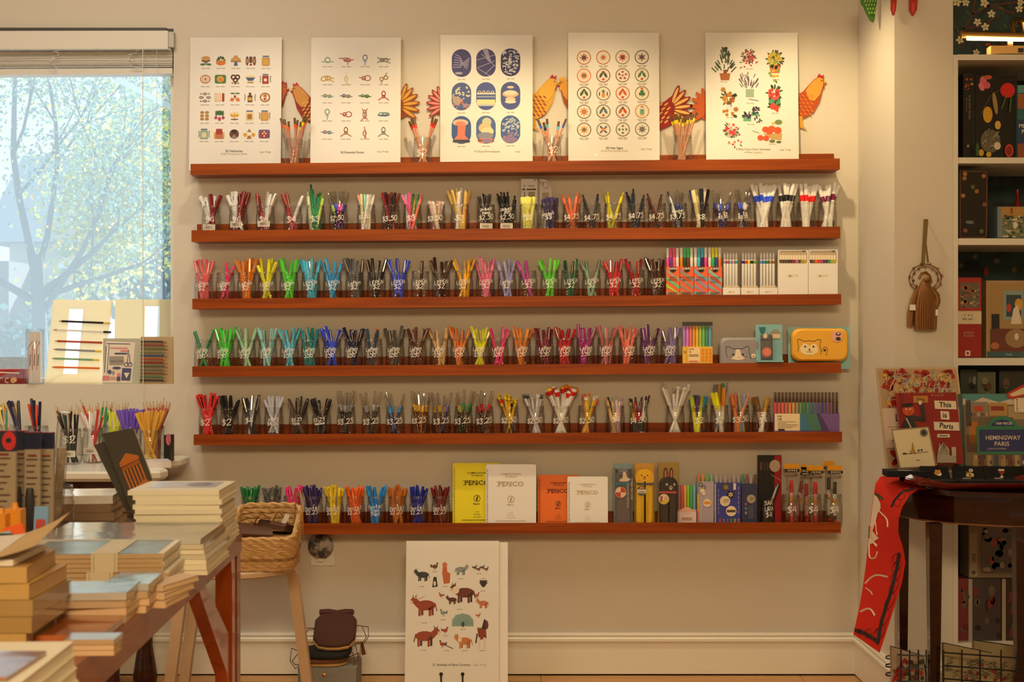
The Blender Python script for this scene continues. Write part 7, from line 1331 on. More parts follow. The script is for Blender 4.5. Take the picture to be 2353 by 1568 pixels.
O('plate', G().box(-27 * k, -.003, -28 * k, 27 * k, .002, 22 * k).mesh('plate', TRIM), t); O('socket', G().box(-9 * k, -.0042, -12 * k, 9 * k, -.003, 4 * k).mesh('socket', mat('socket', color=(.62, .6, .55))), t)
m, tt, out = nt('moon_rock'); p_ = N(tt, 'BsdfPrincipled', i_Roughness=.7); tc = N(tt, 'TexCoord'); n1 = N(tt, 'TexNoise', i_Scale=38.0, i_Detail=5.0); rp = N(tt, 'ValToRGB'); rp.color_ramp.elements[0].color = (.05, .045, .04, 1); rp.color_ramp.elements[0].position = .42; rp.color_ramp.elements[1].color = (.42, .38, .36, 1); rp.color_ramp.elements[1].position = .60
L(tt, tc, 'Object', n1, 'Vector'); L(tt, n1, 'Fac', rp, 0); L(tt, rp, 0, p_, 'Base Color'); L(tt, p_, 0, out, 0)
t = E('moon_night_light', 'round moon-patterned night light plugged in below the lowest ledge', 'night light', pt(737, 1255, .02)); O('moon_disc', G().ball((0, 0, 0), 29.5 * k, 24, sy=.4).mesh('moon_disc', m, 80), t); O('plug', G().box(-.008, .0, -36 * k, .008, .016, -22 * k).mesh('plug', TRIM), t)
# felt caddy and drawstring pouches
FELT = mat('grey_felt', color=(.27, .27, .26), rough=.95, bump=.25, bscale=300, var=.15)
p = pt(757, 1540, .22); t = E('felt_caddy', 'grey felt caddy with a round leather stud, under the leather pouches', 'caddy', (p.x, -.2, 0)); ktop = pt(0, 1536, .28).z
O('body', G().box(-.090, -.08, 0, .090, .08, ktop).mesh('body', FELT), t); O('tab', G().lathe([(.012, 0), (.012, .002)], 16).mesh('tab', FELT), t, loc=(-.006, -.0805, ktop - .018), rot=(math.pi / 2, 0, 0)); O('stud', G().lathe([(.006, 0), (.006, .003), (.004, .0045)], 14).mesh('stud', mat('brass', color=(.75, .42, .14), rough=.3, metal=1), 40), t, loc=(-.008, -.083, ktop - .02), rot=(math.pi / 2, 0, 0))
TAN = mat('suede_tan', color=(.50, .29, .10), rough=.85); BRN = mat('suede_brown', color=(.16, .055, .02), rough=.85); BK2 = mat('suede_black', color=(.012, .012, .013), rough=.8); CHO = mat('suede_dark', color=(.070, .024, .018), rough=.8)
zz = ktop
def cushion(w, d, h): 
    g = G(); n = 14; vs = []
    for f, z in ((.90, 0), (1, .25), (1, .75), (.93, 1)):
        vs += [(w * f * max(-1, min(1, 1.15 * math.cos(a))), d * f * max(-1, min(1, 1.15 * math.sin(a))), h * z) for a in [2 * math.pi * i / n for i in range(n)]]
    return g.add(vs, [tuple(range(n - 1, -1, -1)), tuple(range(3 * n, 4 * n))] + [(i * n + k, i * n + (k + 1) % n, (i + 1) * n + (k + 1) % n, (i + 1) * n + k) for i in range(3) for k in range(n)])
for i, (m, h, dx, lab, rx) in enumerate(((TAN, .011, -.015, 'tan suede pouch, bottom of the pile on the felt caddy', 0), (BRN, .013, -.016, 'russet suede pouch, second from the bottom on the felt caddy', .01), (BK2, .018, -.008, 'black suede pouch in the middle of the pouch pile', .02), (TAN, .012, .012, 'tan suede pouch under the topmost dark brown one', .50), (CHO, .014, .012, 'dark brown suede pouch with a gathered mouth, topmost of the pile', .52))):
    t = E('drawstring_pouch', lab, 'pouch', (p.x + dx, -.2 + (.03 if i > 2 else 0), zz + (.040 if i > 2 else 0)), 'drawstring pouches', rot=(rx, 0, R.uniform(-.05, .05)))
    O('body', cushion(.072 - (i > 2) * .006, .075 + (i > 2) * .006, h).mesh('body', m, 60), t)
    g = G(); rr2 = random.Random(i); sx = 1 if i % 2 == 0 else -1
    for q in range(2): g.tube([(sx * .055, .02, h * .6), (sx * (.085 + .02 * q), .0, h + rr2.uniform(.0, .025)), (sx * (.100 + .006 * q), -.03, h * .5 - .005), (sx * .088, -.045, -.008 - .012 * q), (sx * .072, -.05, -.004)], .0015, 5)
    O('drawstring', g.mesh('drawstring', BRN, 60), t)
    if i == 4: O('gathered_mouth', G().prism([(-.055, 0), (-.056, .007), (-.025, .009), (0, .003), (.025, .008), (.05, .007), (.055, 0)], .070, .088).mesh('gathered_mouth', CHO, 60), t, loc=(0, 0, .008)); O('tassel', G().tube([(.085, -.03, -.02), (.09, -.04, -.06)], [.004, .008], 6).mesh('tassel', BRN, 60), t)
    zz += h * (1 if i < 3 else .8)
# ------------------------------------------------------------------ bookcase alcove
BW = CW; BX0 = CX1 + .0005; BX1 = 2.3
def floral():
    m, t, out = nt('floral_wallpaper')
    tc = N(t, 'TexCoord'); p = N(t, 'BsdfPrincipled', i_Roughness=.6)
    n = N(t, 'TexNoise', i_Scale=7.0, i_Detail=4.0, i_Distortion=1.5); r = N(t, 'ValToRGB'); e = r.color_ramp.elements
    e[0].color = (.006, .010, .009, 1); e[0].position = .42; e[1].color = (.012, .05, .05, 1); e[1].position = .62
    L(t, tc, 'Object', n, 'Vector'); L(t, n, 'Fac', r, 0); L(t, r, 0, p, 'Base Color'); L(t, p, 0, out, 0); return m
WALLP = floral(); SHP = mat('bookcase_paint', color=(.74, .70, .62), rough=.45)
bc = E('bookcase', 'tall white built-in bookcase lined with dark floral wallpaper, full of puzzle boxes', 'bookcase', (BX0, -BW, 0))
def bz_(py): return CZ - (py - 784) * mpp(BW)
sw = (2201 - 2190) * mpp(BW)
O('side_panel', G().box(0, 0, 0, sw, .34, bz_(126)).mesh('side_panel', SHP), bc)
for y0, y1 in ((125, 138), (362, 375.5), (548, 563), (823, 840), (1130, 1146), (1478, 1494)): O('shelf_board', G().box(sw, 0.001, bz_(y1), BX1 - BX0, .34, bz_(y0)).mesh('shelf_board', SHP), bc)
O('back_panel', G().box(0, .335, 0, BX1 - BX0, .345, ZC - .01).mesh('back_panel', WALLP), bc)
BKW = BW - .334
A = Art(2280, 60, mpp(BKW), 0, .0002)
def blossom(x, y, r, c='d8cfae'):
    A.lay = 4
    for k in range(5): a = k * 1.2566 + x; A.lay = 4 + k % 2; A.ell(x + r * .62 * math.cos(a), y + r * .62 * math.sin(a), r * .46, r * .34, c, a, 8)
    A.ell(x, y, r * .2, r * .2, 'b08a3c', n=6)
A.lay = 1
for pts in (((2196, 96), (2215, 66), (2236, 32), (2270, 14), (2353, 2)), ((2236, 32), (2240, 0)), ((2215, 66), (2262, 58), (2284, 40)), ((2206, 110), (2196, 60)), ((2270, 14), (2330, 30)), ((2330, 120), (2300, 96))): A.lay = 1; A.line('5c3428', 4, list(pts)); A.line('4a2a24', 2, [(pts[0][0] + 4, pts[0][1] - 2), (pts[-1][0], pts[-1][1] + 7)])
for x, y, r in ((2199, 5, 10), (2219, 6, 9), (2262, 7, 10), (2345, 5, 8), (2278, 32, 9), (2246, 51, 9), (2264, 62, 9), (2342, 20, 9), (2243, 121, 8), (2206, 92, 9), (2210, 140, 8)): blossom(x, y, r)
for x, y in ((2225, 30), (2300, 18), (2212, 84), (2310, 60), (2200, 70), (2252, 20), (2334, 60), (2250, 85)): A.lay = 2; A.ell(x, y, 7, 3, '3c5a30', x)
for x, y in ((2240, 590), (2208, 610), (2330, 620), (2290, 600)): blossom(x, y, 7, '6a6450')
A.lay = 2; A.line('5c3430', 2, [(2262, 640), (2270, 605), (2300, 600)]); A.ell(2266, 624, 6, 10, 'a03028'); A.ell(2270, 103, 6, 4, 'b03030')
O('printed_blossoms', A.mesh('printed_blossoms', PRT), bc, loc=A.q((2280, 60)) and (pt(2280, 60, BKW) - bc.location))
# picture light
pl = E('picture_light', 'brass picture light glowing above the bookcase', 'lamp', pt(2300, 88, BW - .06)); q = lambda x, y, w=BW - .06: pt(x, y, w) - pl.location
BR = mat('lamp_brass', color=(.62, .38, .13), rough=.28, metal=1)
O('shade', G().tube([q(2208, 80), q(2420, 86)], .0115, 12).mesh('shade', BR, 40), pl)
O('glowing_strip', G().bar(q(2222, 89, BW - .05), q(2420, 93, BW - .05), .008, .008).mesh('glowing_strip', emit('lamp_glow', (1, .78, .45), 9)), pl)
O('arm', G().tube([q(2330, 78), q(2326, 58, BW - .08), q(2336, 44, BW - .11), q(2350, 48, BW - .14), q(2356, 80, BW - .16)], .007, 8).mesh('arm', BR, 40), pl)
O('mounting_block', G().box(q(2272, 0).x, -.02, q(0, 126).z, q(2400, 0).x, .02, q(0, 108).z).mesh('mounting_block', mat('honey_wood', color=(.62, .36, .12), rough=.35)), pl)
O('bracket', G().box(q(2314, 0).x, -.006, q(0, 108).z, q(2326, 0).x, .006, q(0, 92).z).mesh('bracket', BR), pl); O('switch', G().box(q(2334, 0).x, -.022, q(0, 124).z, q(2346, 0).x, -.02, q(0, 114).z).mesh('switch', mat('dark_switch', color=(.03, .02, .02))), pl)
lamp('AREA', 'picture_lamp', pt(2330, 96, BW - .05), pt(2330, 300, BW - .05), .35, (1, .75, .42), shape='RECTANGLE', size=.3, size_y=.012)
# boxes on its shelves
def shbox(label, x0, x1, yt, yb, w, dep, col, art, rz=0, name='puzzle_box', group='puzzle boxes in the bookcase', cat='puzzle box', spine=None):
    s = mpp(w); cx = (x0 + x1) / 2; o = pt(cx, yb, w); t = E(name, label, cat, o, group, rot=(0, 0, rz)); k = (x1 - x0) / 2 * s / math.cos(rz); h = (yb - yt) * s
    O('box', G().box(-k, 0, 0.0008, k, dep, h).mesh('box', mat('pb_' + col, color=lin(col), rough=.35)), t)
    A = Art(cx, yb, s, -.0005, .0003); art(A); O('surface_print', A.mesh('surface_print', PRG), t)
    return t
BY1 = bz_(362); yb1 = 362
def art_garden(A):
    A.ell(2259, 187, 8, 12, 'e07080'); A.ell(2267, 196, 9, 8, 'd8607c', .5); A.ell(2255, 200, 6, 10, 'e88090', -.5); A.ell(2270, 178, 9, 5, 'c86040'); A.ell(2315, 208, 17, 17, 'd8201c', n=18)
    A.line('6a5c34', 1.5, [(2254, 262), (2275, 222), (2300, 205)]); A.ell(2269, 264, 11, 19, 'd8a828'); A.ell(2286, 238, 5, 26, 'a8885c', -.15); A.ell(2292, 288, 7, 10, 'd8b050'); A.ell(2275, 325, 23, 27, '6a6454', n=18)
    for k in range(60): a = R.uniform(0, 6.28); q_ = 22 * math.sqrt(R.random()); A.lay = 16 + k % 4; x, y = 2275 + q_ * math.cos(a), 322 + 26 * math.sin(a) * q_ / 23; A.line('c8c0a8' if k % 2 else '2c2a24', .8, [(x, y), (x + 3, y - 3)])
    A.ell(2290, 336, 8, 9, 'd8ccb4'); A.ell(2317, 347, 10, 15, 'c8402c'); A.ell(2317, 347, 7, 11, '8a1c18'); A.ell(2253, 352, 6, 8, 'd8a830'); A.ell(2270, 356, 6, 6, 'd8b03c'); A.line('4a6a2c', 3, [(2310, 220), (2300, 250)]); A.line('4a6a2c', 3, [(2322, 222), (2318, 258)])
    A.ell(2244, 345, 4, 16, '3c5a2c')
shbox('black puzzle box painted with a hedgehog, lemon and pink flower', 2243, 2338, 172, yb1, BW - .06, .07, '14120e', art_garden, .0)
def art_spine(A):
    for k in range(8): A.lay = 1; A.ell(2224 + R.uniform(-8, 10), 186 + R.uniform(-8, 20), 3, 3, ['b05030', 'c8983c', 'a04048'][k % 3])
    A.text('In the Dark Garden', 2228, 247, 5, 'a8946c', 0, math.pi / 2); A.text('1000 piece puzzle', 2221, 240, 3.4, '8a7858', 0, math.pi / 2); A.poly('c8b890', [(2224, 331), (2227, 338), (2221, 338)])
shbox('dark spine side box with tiny gold lettering beside the hedgehog puzzle', 2213, 2242, 168, yb1, BW - .075, .05, '1a1712', art_spine, 0)
def art_blue(A): A.rect(2338, 216, 2420, 250, 'a05c30'); A.rect(2338, 275, 2420, 330, '24406a'); A.text('MI', 2347, 290, 9, 'e0dcc8', .02); A.text('P', 2350, 303, 9, 'e0dcc8', .02); A.rect(2338, 196, 2420, 214, '5a9a98'); A.rect(2338, 330, 2420, 362, '8a4a2c')
shbox('blue and teal puzzle box cut off beside the hedgehog puzzle', 2338, 2430, 196, yb1, BW - .05, .06, '2c6a70', art_blue)
def art_dark(A):
    A.ring(2234, 470, 1, .5, '6a4a30'); A.line('6a4028', 2.5, [(2206, 394), (2268, 394), (2266, 546), (2206, 546), (2206, 394)])
    for x, y in ((2217, 400), (2216, 410), (2260, 405), (2235, 430), (2218, 530), (2255, 532), (2244, 440), (2213, 450), (2262, 470)): A.lay = 3; A.ell(x, y, 5, 5, ['a8703c', 'b08048', '8a5038', '5c6a3c'][int(x) % 4])
    A.ell(2232, 520, 14, 8, '0c0c0c'); A.ell(2228, 511, 10, 4, '6a7478')
shbox('dark brown botanical puzzle box on the second bookcase shelf', 2204, 2270, 390, 547, BW - .05, .06, '1c140e', art_dark)
def art_paint(A):
    A.rect(2300, 476, 2420, 500, 'b08a48'); A.rect(2305, 500, 2420, 547, '6a7458')
    for k in range(60): A.lay = 3 + k % 4; A.ell(R.uniform(2304, 2352), R.uniform(496, 545), R.uniform(2, 6), R.uniform(1.5, 4), ['8a9278', 'c8c4b0', '3c4a34', 'a89a6c', '5c6a50'][k % 5])
    A.ell(2332, 518, 5, 8, 'd8d4c8'); A.rect(2322, 478, 2326, 492, 'a03028')
shbox('landscape puzzle box with a pale garden painting on the second bookcase shelf', 2292, 2420, 475, 547, BW - .05, .08, '7a8a94', art_paint)
t = E('red_bottle', 'slim red bottle with a white label standing in the second bookcase shelf', 'bottle', pt(2338, 547, BW - .2)); O('glass', G().lathe([(.012, 0), (.012, .10), (.005, .125), (.004, .15)], 12).mesh('glass', mat('red_glass', color=(.25, .015, .02), rough=.15), 40), t); O('label_wrap', G().lathe([(.0124, .065), (.0124, .09)], 12).mesh('label_wrap', WHITE), t)
def art_red(A):
    A.rrect(2203, 640, 2254, 714, 1, 'a82a24'); A.rect(2206, 650, 2250, 708, '6a6050')
    for k in range(40): A.lay = 3 + k % 3; A.ell(R.uniform(2208, 2248), R.uniform(658, 706), R.uniform(2, 5), R.uniform(2, 4), ['8a6a48', 'c89a50', '5c4a40', 'b84a30', '8a8a78'][k % 5])
    A.lay = 2; A.rect(2200, 715, 2255, 745, 'd8ccb0'); A.hand('the s', 2226, 724, 5, '5a6040', .8); A.hand('les yer', 2226, 733, 5, '5a6040', .8); A.text('JIGSAW', 2226, 765, 5, 'c8a090', .0); A.text('PUZZLE', 2226, 772, 5, 'c8a090', .0); A.rrect(2217, 806, 2229, 818, 2, 'e8dcc8'); A.rrect(2220, 809, 2226, 815, 1, '9c2420')
shbox('red jigsaw box with a small market scene and a white label', 2200, 2255, 638, 822, BW - .03, .05, '9c2420', art_red)
def art_room(A):
    A.rect(2275, 652, 2420, 808, 'a88a58'); A.rect(2305, 668, 2350, 735, '8aa0a0'); A.rect(2312, 678, 2346, 728, '2c4858'); A.ell(2318, 708, 6, 10, 'b84030'); A.ell(2340, 700, 9, 14, 'd8a038'); A.poly('e0d4c0', [(2328, 710), (2338, 700), (2348, 745), (2322, 745)]); A.rect(2278, 722, 2296, 760, '1c1c20'); A.rect(2275, 756, 2420, 808, '6a3428'); A.ell(2335, 778, 26, 22, '9a7c54'); A.ell(2335, 774, 5, 8, 'd8d0c0'); A.rect(2268, 808, 2420, 821, '3c5c64'); A.text('Puzzle', 2318, 815, 4, 'd8d0c0'); A.ell(2285, 795, 10, 8, 'b06a48')
shbox('tan puzzle box showing a seated figure by a window', 2266, 2420, 645, 822, BW - .05, .06, 'b0946c', art_room)
for x0, x1, yt, c, lab in ((2207, 2245, 850, '3c4238', 'dark photo puzzle box standing behind the floral paper folder'), (2246, 2288, 855, '6a6a54', 'green and white puzzle box behind the teal puzzle'), (2296, 2420, 853, '3a3c38', 'grey mountain puzzle box behind the teal puzzle')):
    def art_x(A, x0=x0, x1=x1, yt=yt):
        for k in range(14): A.lay = 1 + k % 4; A.ell(R.uniform(x0 + 5, min(x1, 2353) - 5), R.uniform(yt + 15, 960), R.uniform(3, 8), R.uniform(3, 10), ['5c6450', '2c302c', '8a8674', '6a4a38'][k % 4])
    shbox(lab, x0, x1, yt, 1129, BW - .08, .05, c, art_x)
def art500(A):
    A.rect(2228, 1226, 2245, 1326, 'a89c84'); A.text('500', 2237, 1283, 10, '5a5446', .02, math.pi / 2); A.star(2237, 1316, 7, 4, 4, '5a5446')
    A.rect(2254, 1213, 2420, 1318, '5c5650')
    for k in range(40): A.lay = 3 + k % 4; A.ell(R.uniform(2258, 2350), R.uniform(1216, 1314), R.uniform(4, 12), R.uniform(4, 10), ['8a7470', 'a03838', '3c5a70', '4a5038', '9a8a84'][k % 5])
shbox('cream edged puzzle box marked 500 under the round table', 2226, 2420, 1205, 1329, BW - .03, .08, '8a7c68', art500, cat='puzzle box'); 
for x0, x1, c, c2, lab in ((2191, 2224, '7a3438', '5c4a48', 'red puzzle box at the bookcase edge, lower shelf under the table'), (2225, 2300, '4a4244', '2c2828', 'dark puzzle box with a white spine, lower shelf under the table'), (2302, 2420, '3c2e2c', '6a3438', 'brown and red puzzle box with a white spine, lower shelf under the table')):
    def art_l(A, x0=x0, x1=x1, c2=c2):
        if x0 > 2200: A.rect(x0, 1331, x0 + 9, 1478, 'b0a498')
        for k in range(12): A.lay = 2 + k % 3; A.ell(R.uniform(x0 + 14, min(x1, 2345) - 4), R.uniform(1345, 1465), R.uniform(4, 9), R.uniform(6, 14), [c2, '6a5c54', '7a2c30'][k % 3])
    shbox(lab, x0, x1, 1330, 1478, BW - .03, .06, c, art_l, group='puzzle boxes under the table')
for x0, x1, c, lab in ((2205, 2260, '6a3a3c', 'patterned gift bag at the bookcase bottom'), (2262, 2420, '4a4640', 'grey boxed game at the bookcase bottom')): shbox(lab, x0, x1, 1500, 1628, BW - .05, .06, c, lambda A: A.rect(A.ox - 10, 1520, A.ox + 12, 1600, '8a8478'), name='game_box', cat='box', group=None)
# ------------------------------------------------------------------ hangings on the column
def cutout(label, name, cx, cy, w, polys, cat='wall decoration', string=None, group=None):
    t = E(name, label, cat, pt(cx, cy, w), group); s = mpp(w); A = Art(cx, cy, s, -.0006, .0003); g = G(); first = True
    for col, P in polys: 
        if first: g.prism([((x - cx) * s, (cy - y) * s) for x, y in P], 0, .004, lin(col)); first = False
        else: A.poly(col, P)
    O('board', g.mesh('board', mat('painted_board')), t); O('painted_detail', A.mesh('painted_detail', PRT), t)
    return t
gr = [('3c6a24', [(1976, -30), (2016, -30), (2015, 6), (2012, 24), (2010, 46), (2007, 52), (2000, 48), (1994, 38), (1990, 30), (1984, 16), (1978, 8)])]
for k in range(26):
    x, y = 1984 + (k % 5) * 6 + (k // 5 % 2) * 3, -6 + (k // 5) * 9
    if x < 2012 - max(0, y - 20) * .2 and x > 1980 + max(0, y) * .5: gr.append(('7aa848', [(x + 2.2 * math.cos(a), y + 4 * math.sin(a)) for a in (0, .8, 1.6, 2.4, 3.1, 4, 4.8, 5.6)]))
cutout('green grape bunch cut-out hanging at the top of the column corner', 'grape_cutout', 1996, -30, .30, gr, group='fruit cut-outs')
for cx, r, lab in ((2053, 6, 'narrow red strawberry cut-out hanging next to the grape bunch'), (2098, 9, 'wide red strawberry cut-out with green edges hanging past the narrow one')):
    cutout(lab, 'strawberry_cutout', cx, -25, CW + .012, [('b8302c', [(cx - 9, -25), (cx + 12, -25), (cx + r + 2, 0), (cx + r, 22), (cx + 2, 35), (cx - 2, 35), (cx - r, 22), (cx - r, 0)]), ('4a6a34', [(cx - 8, -20), (cx + 8, -20), (cx + 6, 2), (cx, -4), (cx - 6, 4)]), ('d84a40', [(cx - 3, 8), (cx + 3, 8), (cx + 3, 26), (cx, 31), (cx - 3, 26)])], group='fruit cut-outs')
an = E('bark_angel', 'bark angel ornament with a star wreath hanging on the column by a green ribbon', 'ornament', pt(2126, 665, CW + .012)); q = lambda x, y, w=CW + .012: pt(x, y, w) - an.location
BRK = mat('bronze_bark', color=(.26, .115, .035), rough=.5, metal=.35, bump=.6, bscale=60); RB = mat('olive_ribbon', color=(.20, .13, .035), rough=.6)
O('nail', G().tube([q(2127, 503, CW), q(2127, 503, CW + .02)], .002, 6).mesh('nail', BR), an)
O('ribbon', G().bar(q(2125, 504), q(2119, 612), .006, .002).bar(q(2128, 504), q(2123, 612, CW + .014), .005, .002).bar(q(2131, 504), q(2127, 560), .005, .002).bar(q(2127, 560), q(2133, 604), .005, .002).mesh('ribbon', RB), an)
g = G(); prof = []
for k in range(17):
    a = -math.pi / 2 + math.pi * k / 16
    prof.append(a)
vs = []; nn = 22
for y, hw_ in ((641, 6), (652, 12), (668, 18), (690, 24), (715, 27), (740, 27), (757, 26)):
    for k in range(nn + 1):
        u = -1 + 2 * k / nn; pleat = (.003 if k % 2 else 0) * (1 if y > 660 else .3)
        vs.append(q(2126 + hw_ * u, y + (2 if k % 2 else 0)) + Vector((0, -.020 * math.sqrt(max(0, 1 - u * u)) * hw_ / 26 - pleat, 0)))
fs = [(j * (nn + 1) + k, j * (nn + 1) + k + 1, (j + 1) * (nn + 1) + k + 1, (j + 1) * (nn + 1) + k) for j in range(6) for k in range(nn)]
O('robe', g.add(vs, fs).mesh('robe', BRK, 30), an)
O('sleeve', G().tube([q(2110, 660), q(2098, 690), q(2092, 720), q(2090, 752)], [.008, .010, .011, .009], 7).mesh('sleeve', BRK, 40), an); O('sleeve', G().tube([q(2140, 662), q(2152, 680), q(2154, 694), q(2146, 720)], [.008, .010, .009, .005], 7).mesh('sleeve', BRK, 40), an)
O('head', G().ball(q(2126, 640) + Vector((0, -.014, 0)), .010, 10).mesh('head', mat('bark_face', color=(.30, .16, .06), rough=.6)), an); O('hood', G().tube([q(2112, 640), q(2118, 628), q(2128, 626), q(2136, 634), q(2140, 650)], .004, 6).mesh('hood', BRK, 40), an)
g = G(); g.tube([q(2126 + 37 * math.cos(a), 640 + 33 * math.sin(a)) for a in [2 * math.pi * k / 20 for k in range(20)]], .0016, 5, closed=True).tube([q(2126 + 30 * math.cos(a), 640 + 27 * math.sin(a)) for a in [2 * math.pi * k / 20 for k in range(20)]], .0013, 5, closed=True); O('wreath_wire', g.mesh('wreath_wire', BRK), an)
sg_ = G(); sg_.prism([((.0065 if i % 2 == 0 else .0024) * math.sin(math.pi * i / 5), (.0065 if i % 2 == 0 else .0024) * math.cos(math.pi * i / 5)) for i in range(10)], -.001, .001); STAR = sg_.mesh('star', mat('rust_star', color=(.20, .075, .035), rough=.5, metal=.4))
for k in range(22):
    a = -2.7 + k * .245 * 1.15; rr_ = 37 if k % 2 else 29
    if 0.9 < a < 2.2: continue
    O('star', STAR, an, loc=q(2126 + rr_ * math.cos(a), 640 + rr_ * .9 * math.sin(a)) + Vector((0, -.006, 0)), rot=(R.uniform(-.4, .4), a, R.uniform(-.4, .4)))
O('price_tag', G().box(q(2084, 0).x, -.03, q(0, 714).z, q(2097, 0).x, -.0292, q(0, 701).z).mesh('price_tag', WHITE), an, label='small white price tag'); O('price_tag', G().box(q(2144, 0).x, -.026, q(0, 726).z, q(2149, 0).x, -.0252, q(0, 712).z).mesh('price_tag', WHITE), an)
# ------------------------------------------------------------------ dark side table with scarf and tray
TD = 4.0; T2Z = CZ - (1112 - 784) / F * TD
def d3(px, py, d): return Vector(((px - 1176.5) / F * d, -CD + d, CZ - (py - 784) / F * d))
MH = wood('dark_mahogany', lin('1c0c08'), lin('38180f'), (3, 3, 14), .22, coat=.5)
tb2 = E('side_table', 'dark polished side table with a bowed front apron, draped with the red scarf', 'table', (1.45, -CD + TD, 0))
LX = -.37; o2 = tb2.location
outl = [(LX, .14), (LX - .01, .0), (LX + .02, -.10), (LX + .09, -.19), (LX + .22, -.25), (LX + .40, -.27), (.35, -.27), (.35, .14)]
def plate(P, z0, z1): n = len(P); return G().add([(x, y, z0) for x, y in P] + [(x, y, z1) for x, y in P], [tuple(range(n - 1, -1, -1)), tuple(range(n, 2 * n))] + [(i, (i + 1) % n, (i + 1) % n + n, i + n) for i in range(n)])
def smooth_outl(P, k=4):
    Q = []
    for i in range(len(P)):
        a, b = Vector((*P[i], 0)), Vector((*P[(i + 1) % len(P)], 0)); Q.append((a.x, a.y))
    return Q
O('table_top', plate(outl, T2Z - .014, T2Z).mesh('table_top', MH), tb2)
ins = [(x + .02 if x < 0 else x, y + .018 if y < 0 else y - .01) for x, y in outl]
O('apron', plate(ins, T2Z - .088, T2Z - .014).mesh('apron', MH), tb2)
O('apron_bead', plate([(x - .002 if x < 0 else x, y - .003) for x, y in ins], T2Z - .092, T2Z - .088).mesh('apron_bead', mat('inlay', color=(.22, .08, .03), rough=.3)), tb2)
for px, d, wd in ((2074, 4.08, .030), (2146, 3.84, .036), (2345, 3.76, .036)):
    x = (px - 1176.5) / F * d - o2.x; y = -CD + d - o2.y
    g = G(); k = wd / 2; g.add([(x + a * k * f, y + b * k * f, z) for f, z in ((.62, 0), (1, T2Z - .09)) for a, b in ((-1, -1), (1, -1), (1, 1), (-1, 1))], [(3, 2, 1, 0), (4, 5, 6, 7), (0, 1, 5, 4), (1, 2, 6, 5), (2, 3, 7, 6), (3, 0, 4, 7)])
    O('leg', g.mesh('leg', MH), tb2)
# scarf: strip over the table end, hanging in a flare
RED = mat('scarf_red', 'vc', rough=.75)
sc = E('silk_scarf', 'bright red scarf with a chain-link border and white antelopes hanging over the table end', 'scarf', d3(2060, 1110, 3.98) + Vector((0, 0, .002)))
rowsL = [(2110, 1090, 4.0, 2130, 1130, 3.84), (2040, 1094, 4.02, 2112, 1128, 3.84), (2022, 1100, 4.02, 2090, 1142, 3.82), (2014, 1112, 4.0, 2076, 1165, 3.80), (2008, 1150, 4.0, 2068, 1190, 3.79), (2000, 1215, 3.98, 2066, 1222, 3.79), (1993, 1290, 3.97, 2078, 1260, 3.78), (1985, 1350, 3.95, 2083, 1292, 3.77), (1976, 1400, 3.93, 2075, 1340, 3.77), (1966, 1446, 3.92, 2050, 1420, 3.78), (1963, 1458, 3.92, 2024, 1500, 3.80)]
def mixc(i, u): 
    return lin('c41c08')
vs = []; fs = []; nu = 12
for i, (xa, ya, da, xb, yb_, db) in enumerate(rowsL):
    for k in range(nu + 1):
        u = k / nu; P = d3(xa + (xb - xa) * u, ya + (yb_ - ya) * u, da + (db - da) * u) + Vector((0, .006 * math.sin(u * 6.3) * min(1, i / 4), 0)); vs.append(P - sc.location + (Vector((0, 0, .004)) if i < 3 else Vector((-.004, -.004, 0))))
for i in range(len(rowsL) - 1):
    for k in range(nu): a = i * (nu + 1) + k; fs.append((a, a + 1, a + nu + 2, a + nu + 1))
O('cloth', G().add(vs, fs, lin('cc2008')).mesh('cloth', RED, 80), sc)
def onscarf(i, u):
    j = min(len(rowsL) - 2, int(i)); f = i - j; u = max(0, min(1, u)); g_ = lambda r: vs[r * (nu + 1) + min(nu, int(u * nu))].lerp(vs[r * (nu + 1) + min(nu, int(u * nu) + 1)], u * nu - int(u * nu)); return g_(j).lerp(g_(j + 1), f) + Vector((-.0012, -.002, 0))
A = Art(0, 0, 1, 0)
def sline(col, w, pts):
    if len(pts) > 2:
        S = []
        for k in range(len(pts) - 1):
            p0, p1, p2, p3 = pts[max(0, k - 1)], pts[k], pts[k + 1], pts[min(len(pts) - 1, k + 2)]
            for q_ in range(4): f = q_ / 4; S.append(tuple(.5 * (2 * p1[c] + (p2[c] - p0[c]) * f + (2 * p0[c] - 5 * p1[c] + 4 * p2[c] - p3[c]) * f * f + (3 * p1[c] - p0[c] - 3 * p2[c] + p3[c]) * f ** 3) for c in (0, 1)))
        pts = S + [pts[-1]]
    Q = [onscarf(*p) for p in pts]
    for a, b in zip(Q, Q[1:]):
        dd = (b - a).normalized(); nrm = dd.cross(Vector((-.35, -.93, 0))).normalized() * w / 2; A.add([a + nrm, a - nrm, b - nrm, b + nrm], [(0, 1, 2, 3)], lin(col))
sline('1c1c22', .010, [(1.2, .95), (2, .8), (3, .72), (3.6, .68)])
sline('1c1c22', .013, [(6.2, .90), (7, .82), (8, .78), (9, .76), (9.75, .86)]); sline('1c1c22', .011, [(9.75, .86), (9.6, .5), (9.4, .15), (9.2, .02)])
for i in (6.4, 6.9, 7.4, 7.9, 8.4, 8.9, 9.4): sline('7a1810', .0022, [(i + .35 * math.cos(a) * .7, .80 + .12 * math.sin(a) * (1 if int(i * 2) % 2 else -1)) for a in [k * .6 for k in range(11)]])
for u in (.2, .45, .7): sline('7a1810', .0022, [(9.5 + .25 * math.cos(a), u + .09 * math.sin(a)) for a in [k * .6 for k in range(11)]])
for i in (1.6, 2.4, 3): sline('7a1810', .002, [(i + .3 * math.cos(a), .80 + .1 * math.sin(a)) for a in [k * .6 for k in range(11)]])
WC = 'e0cbb4'
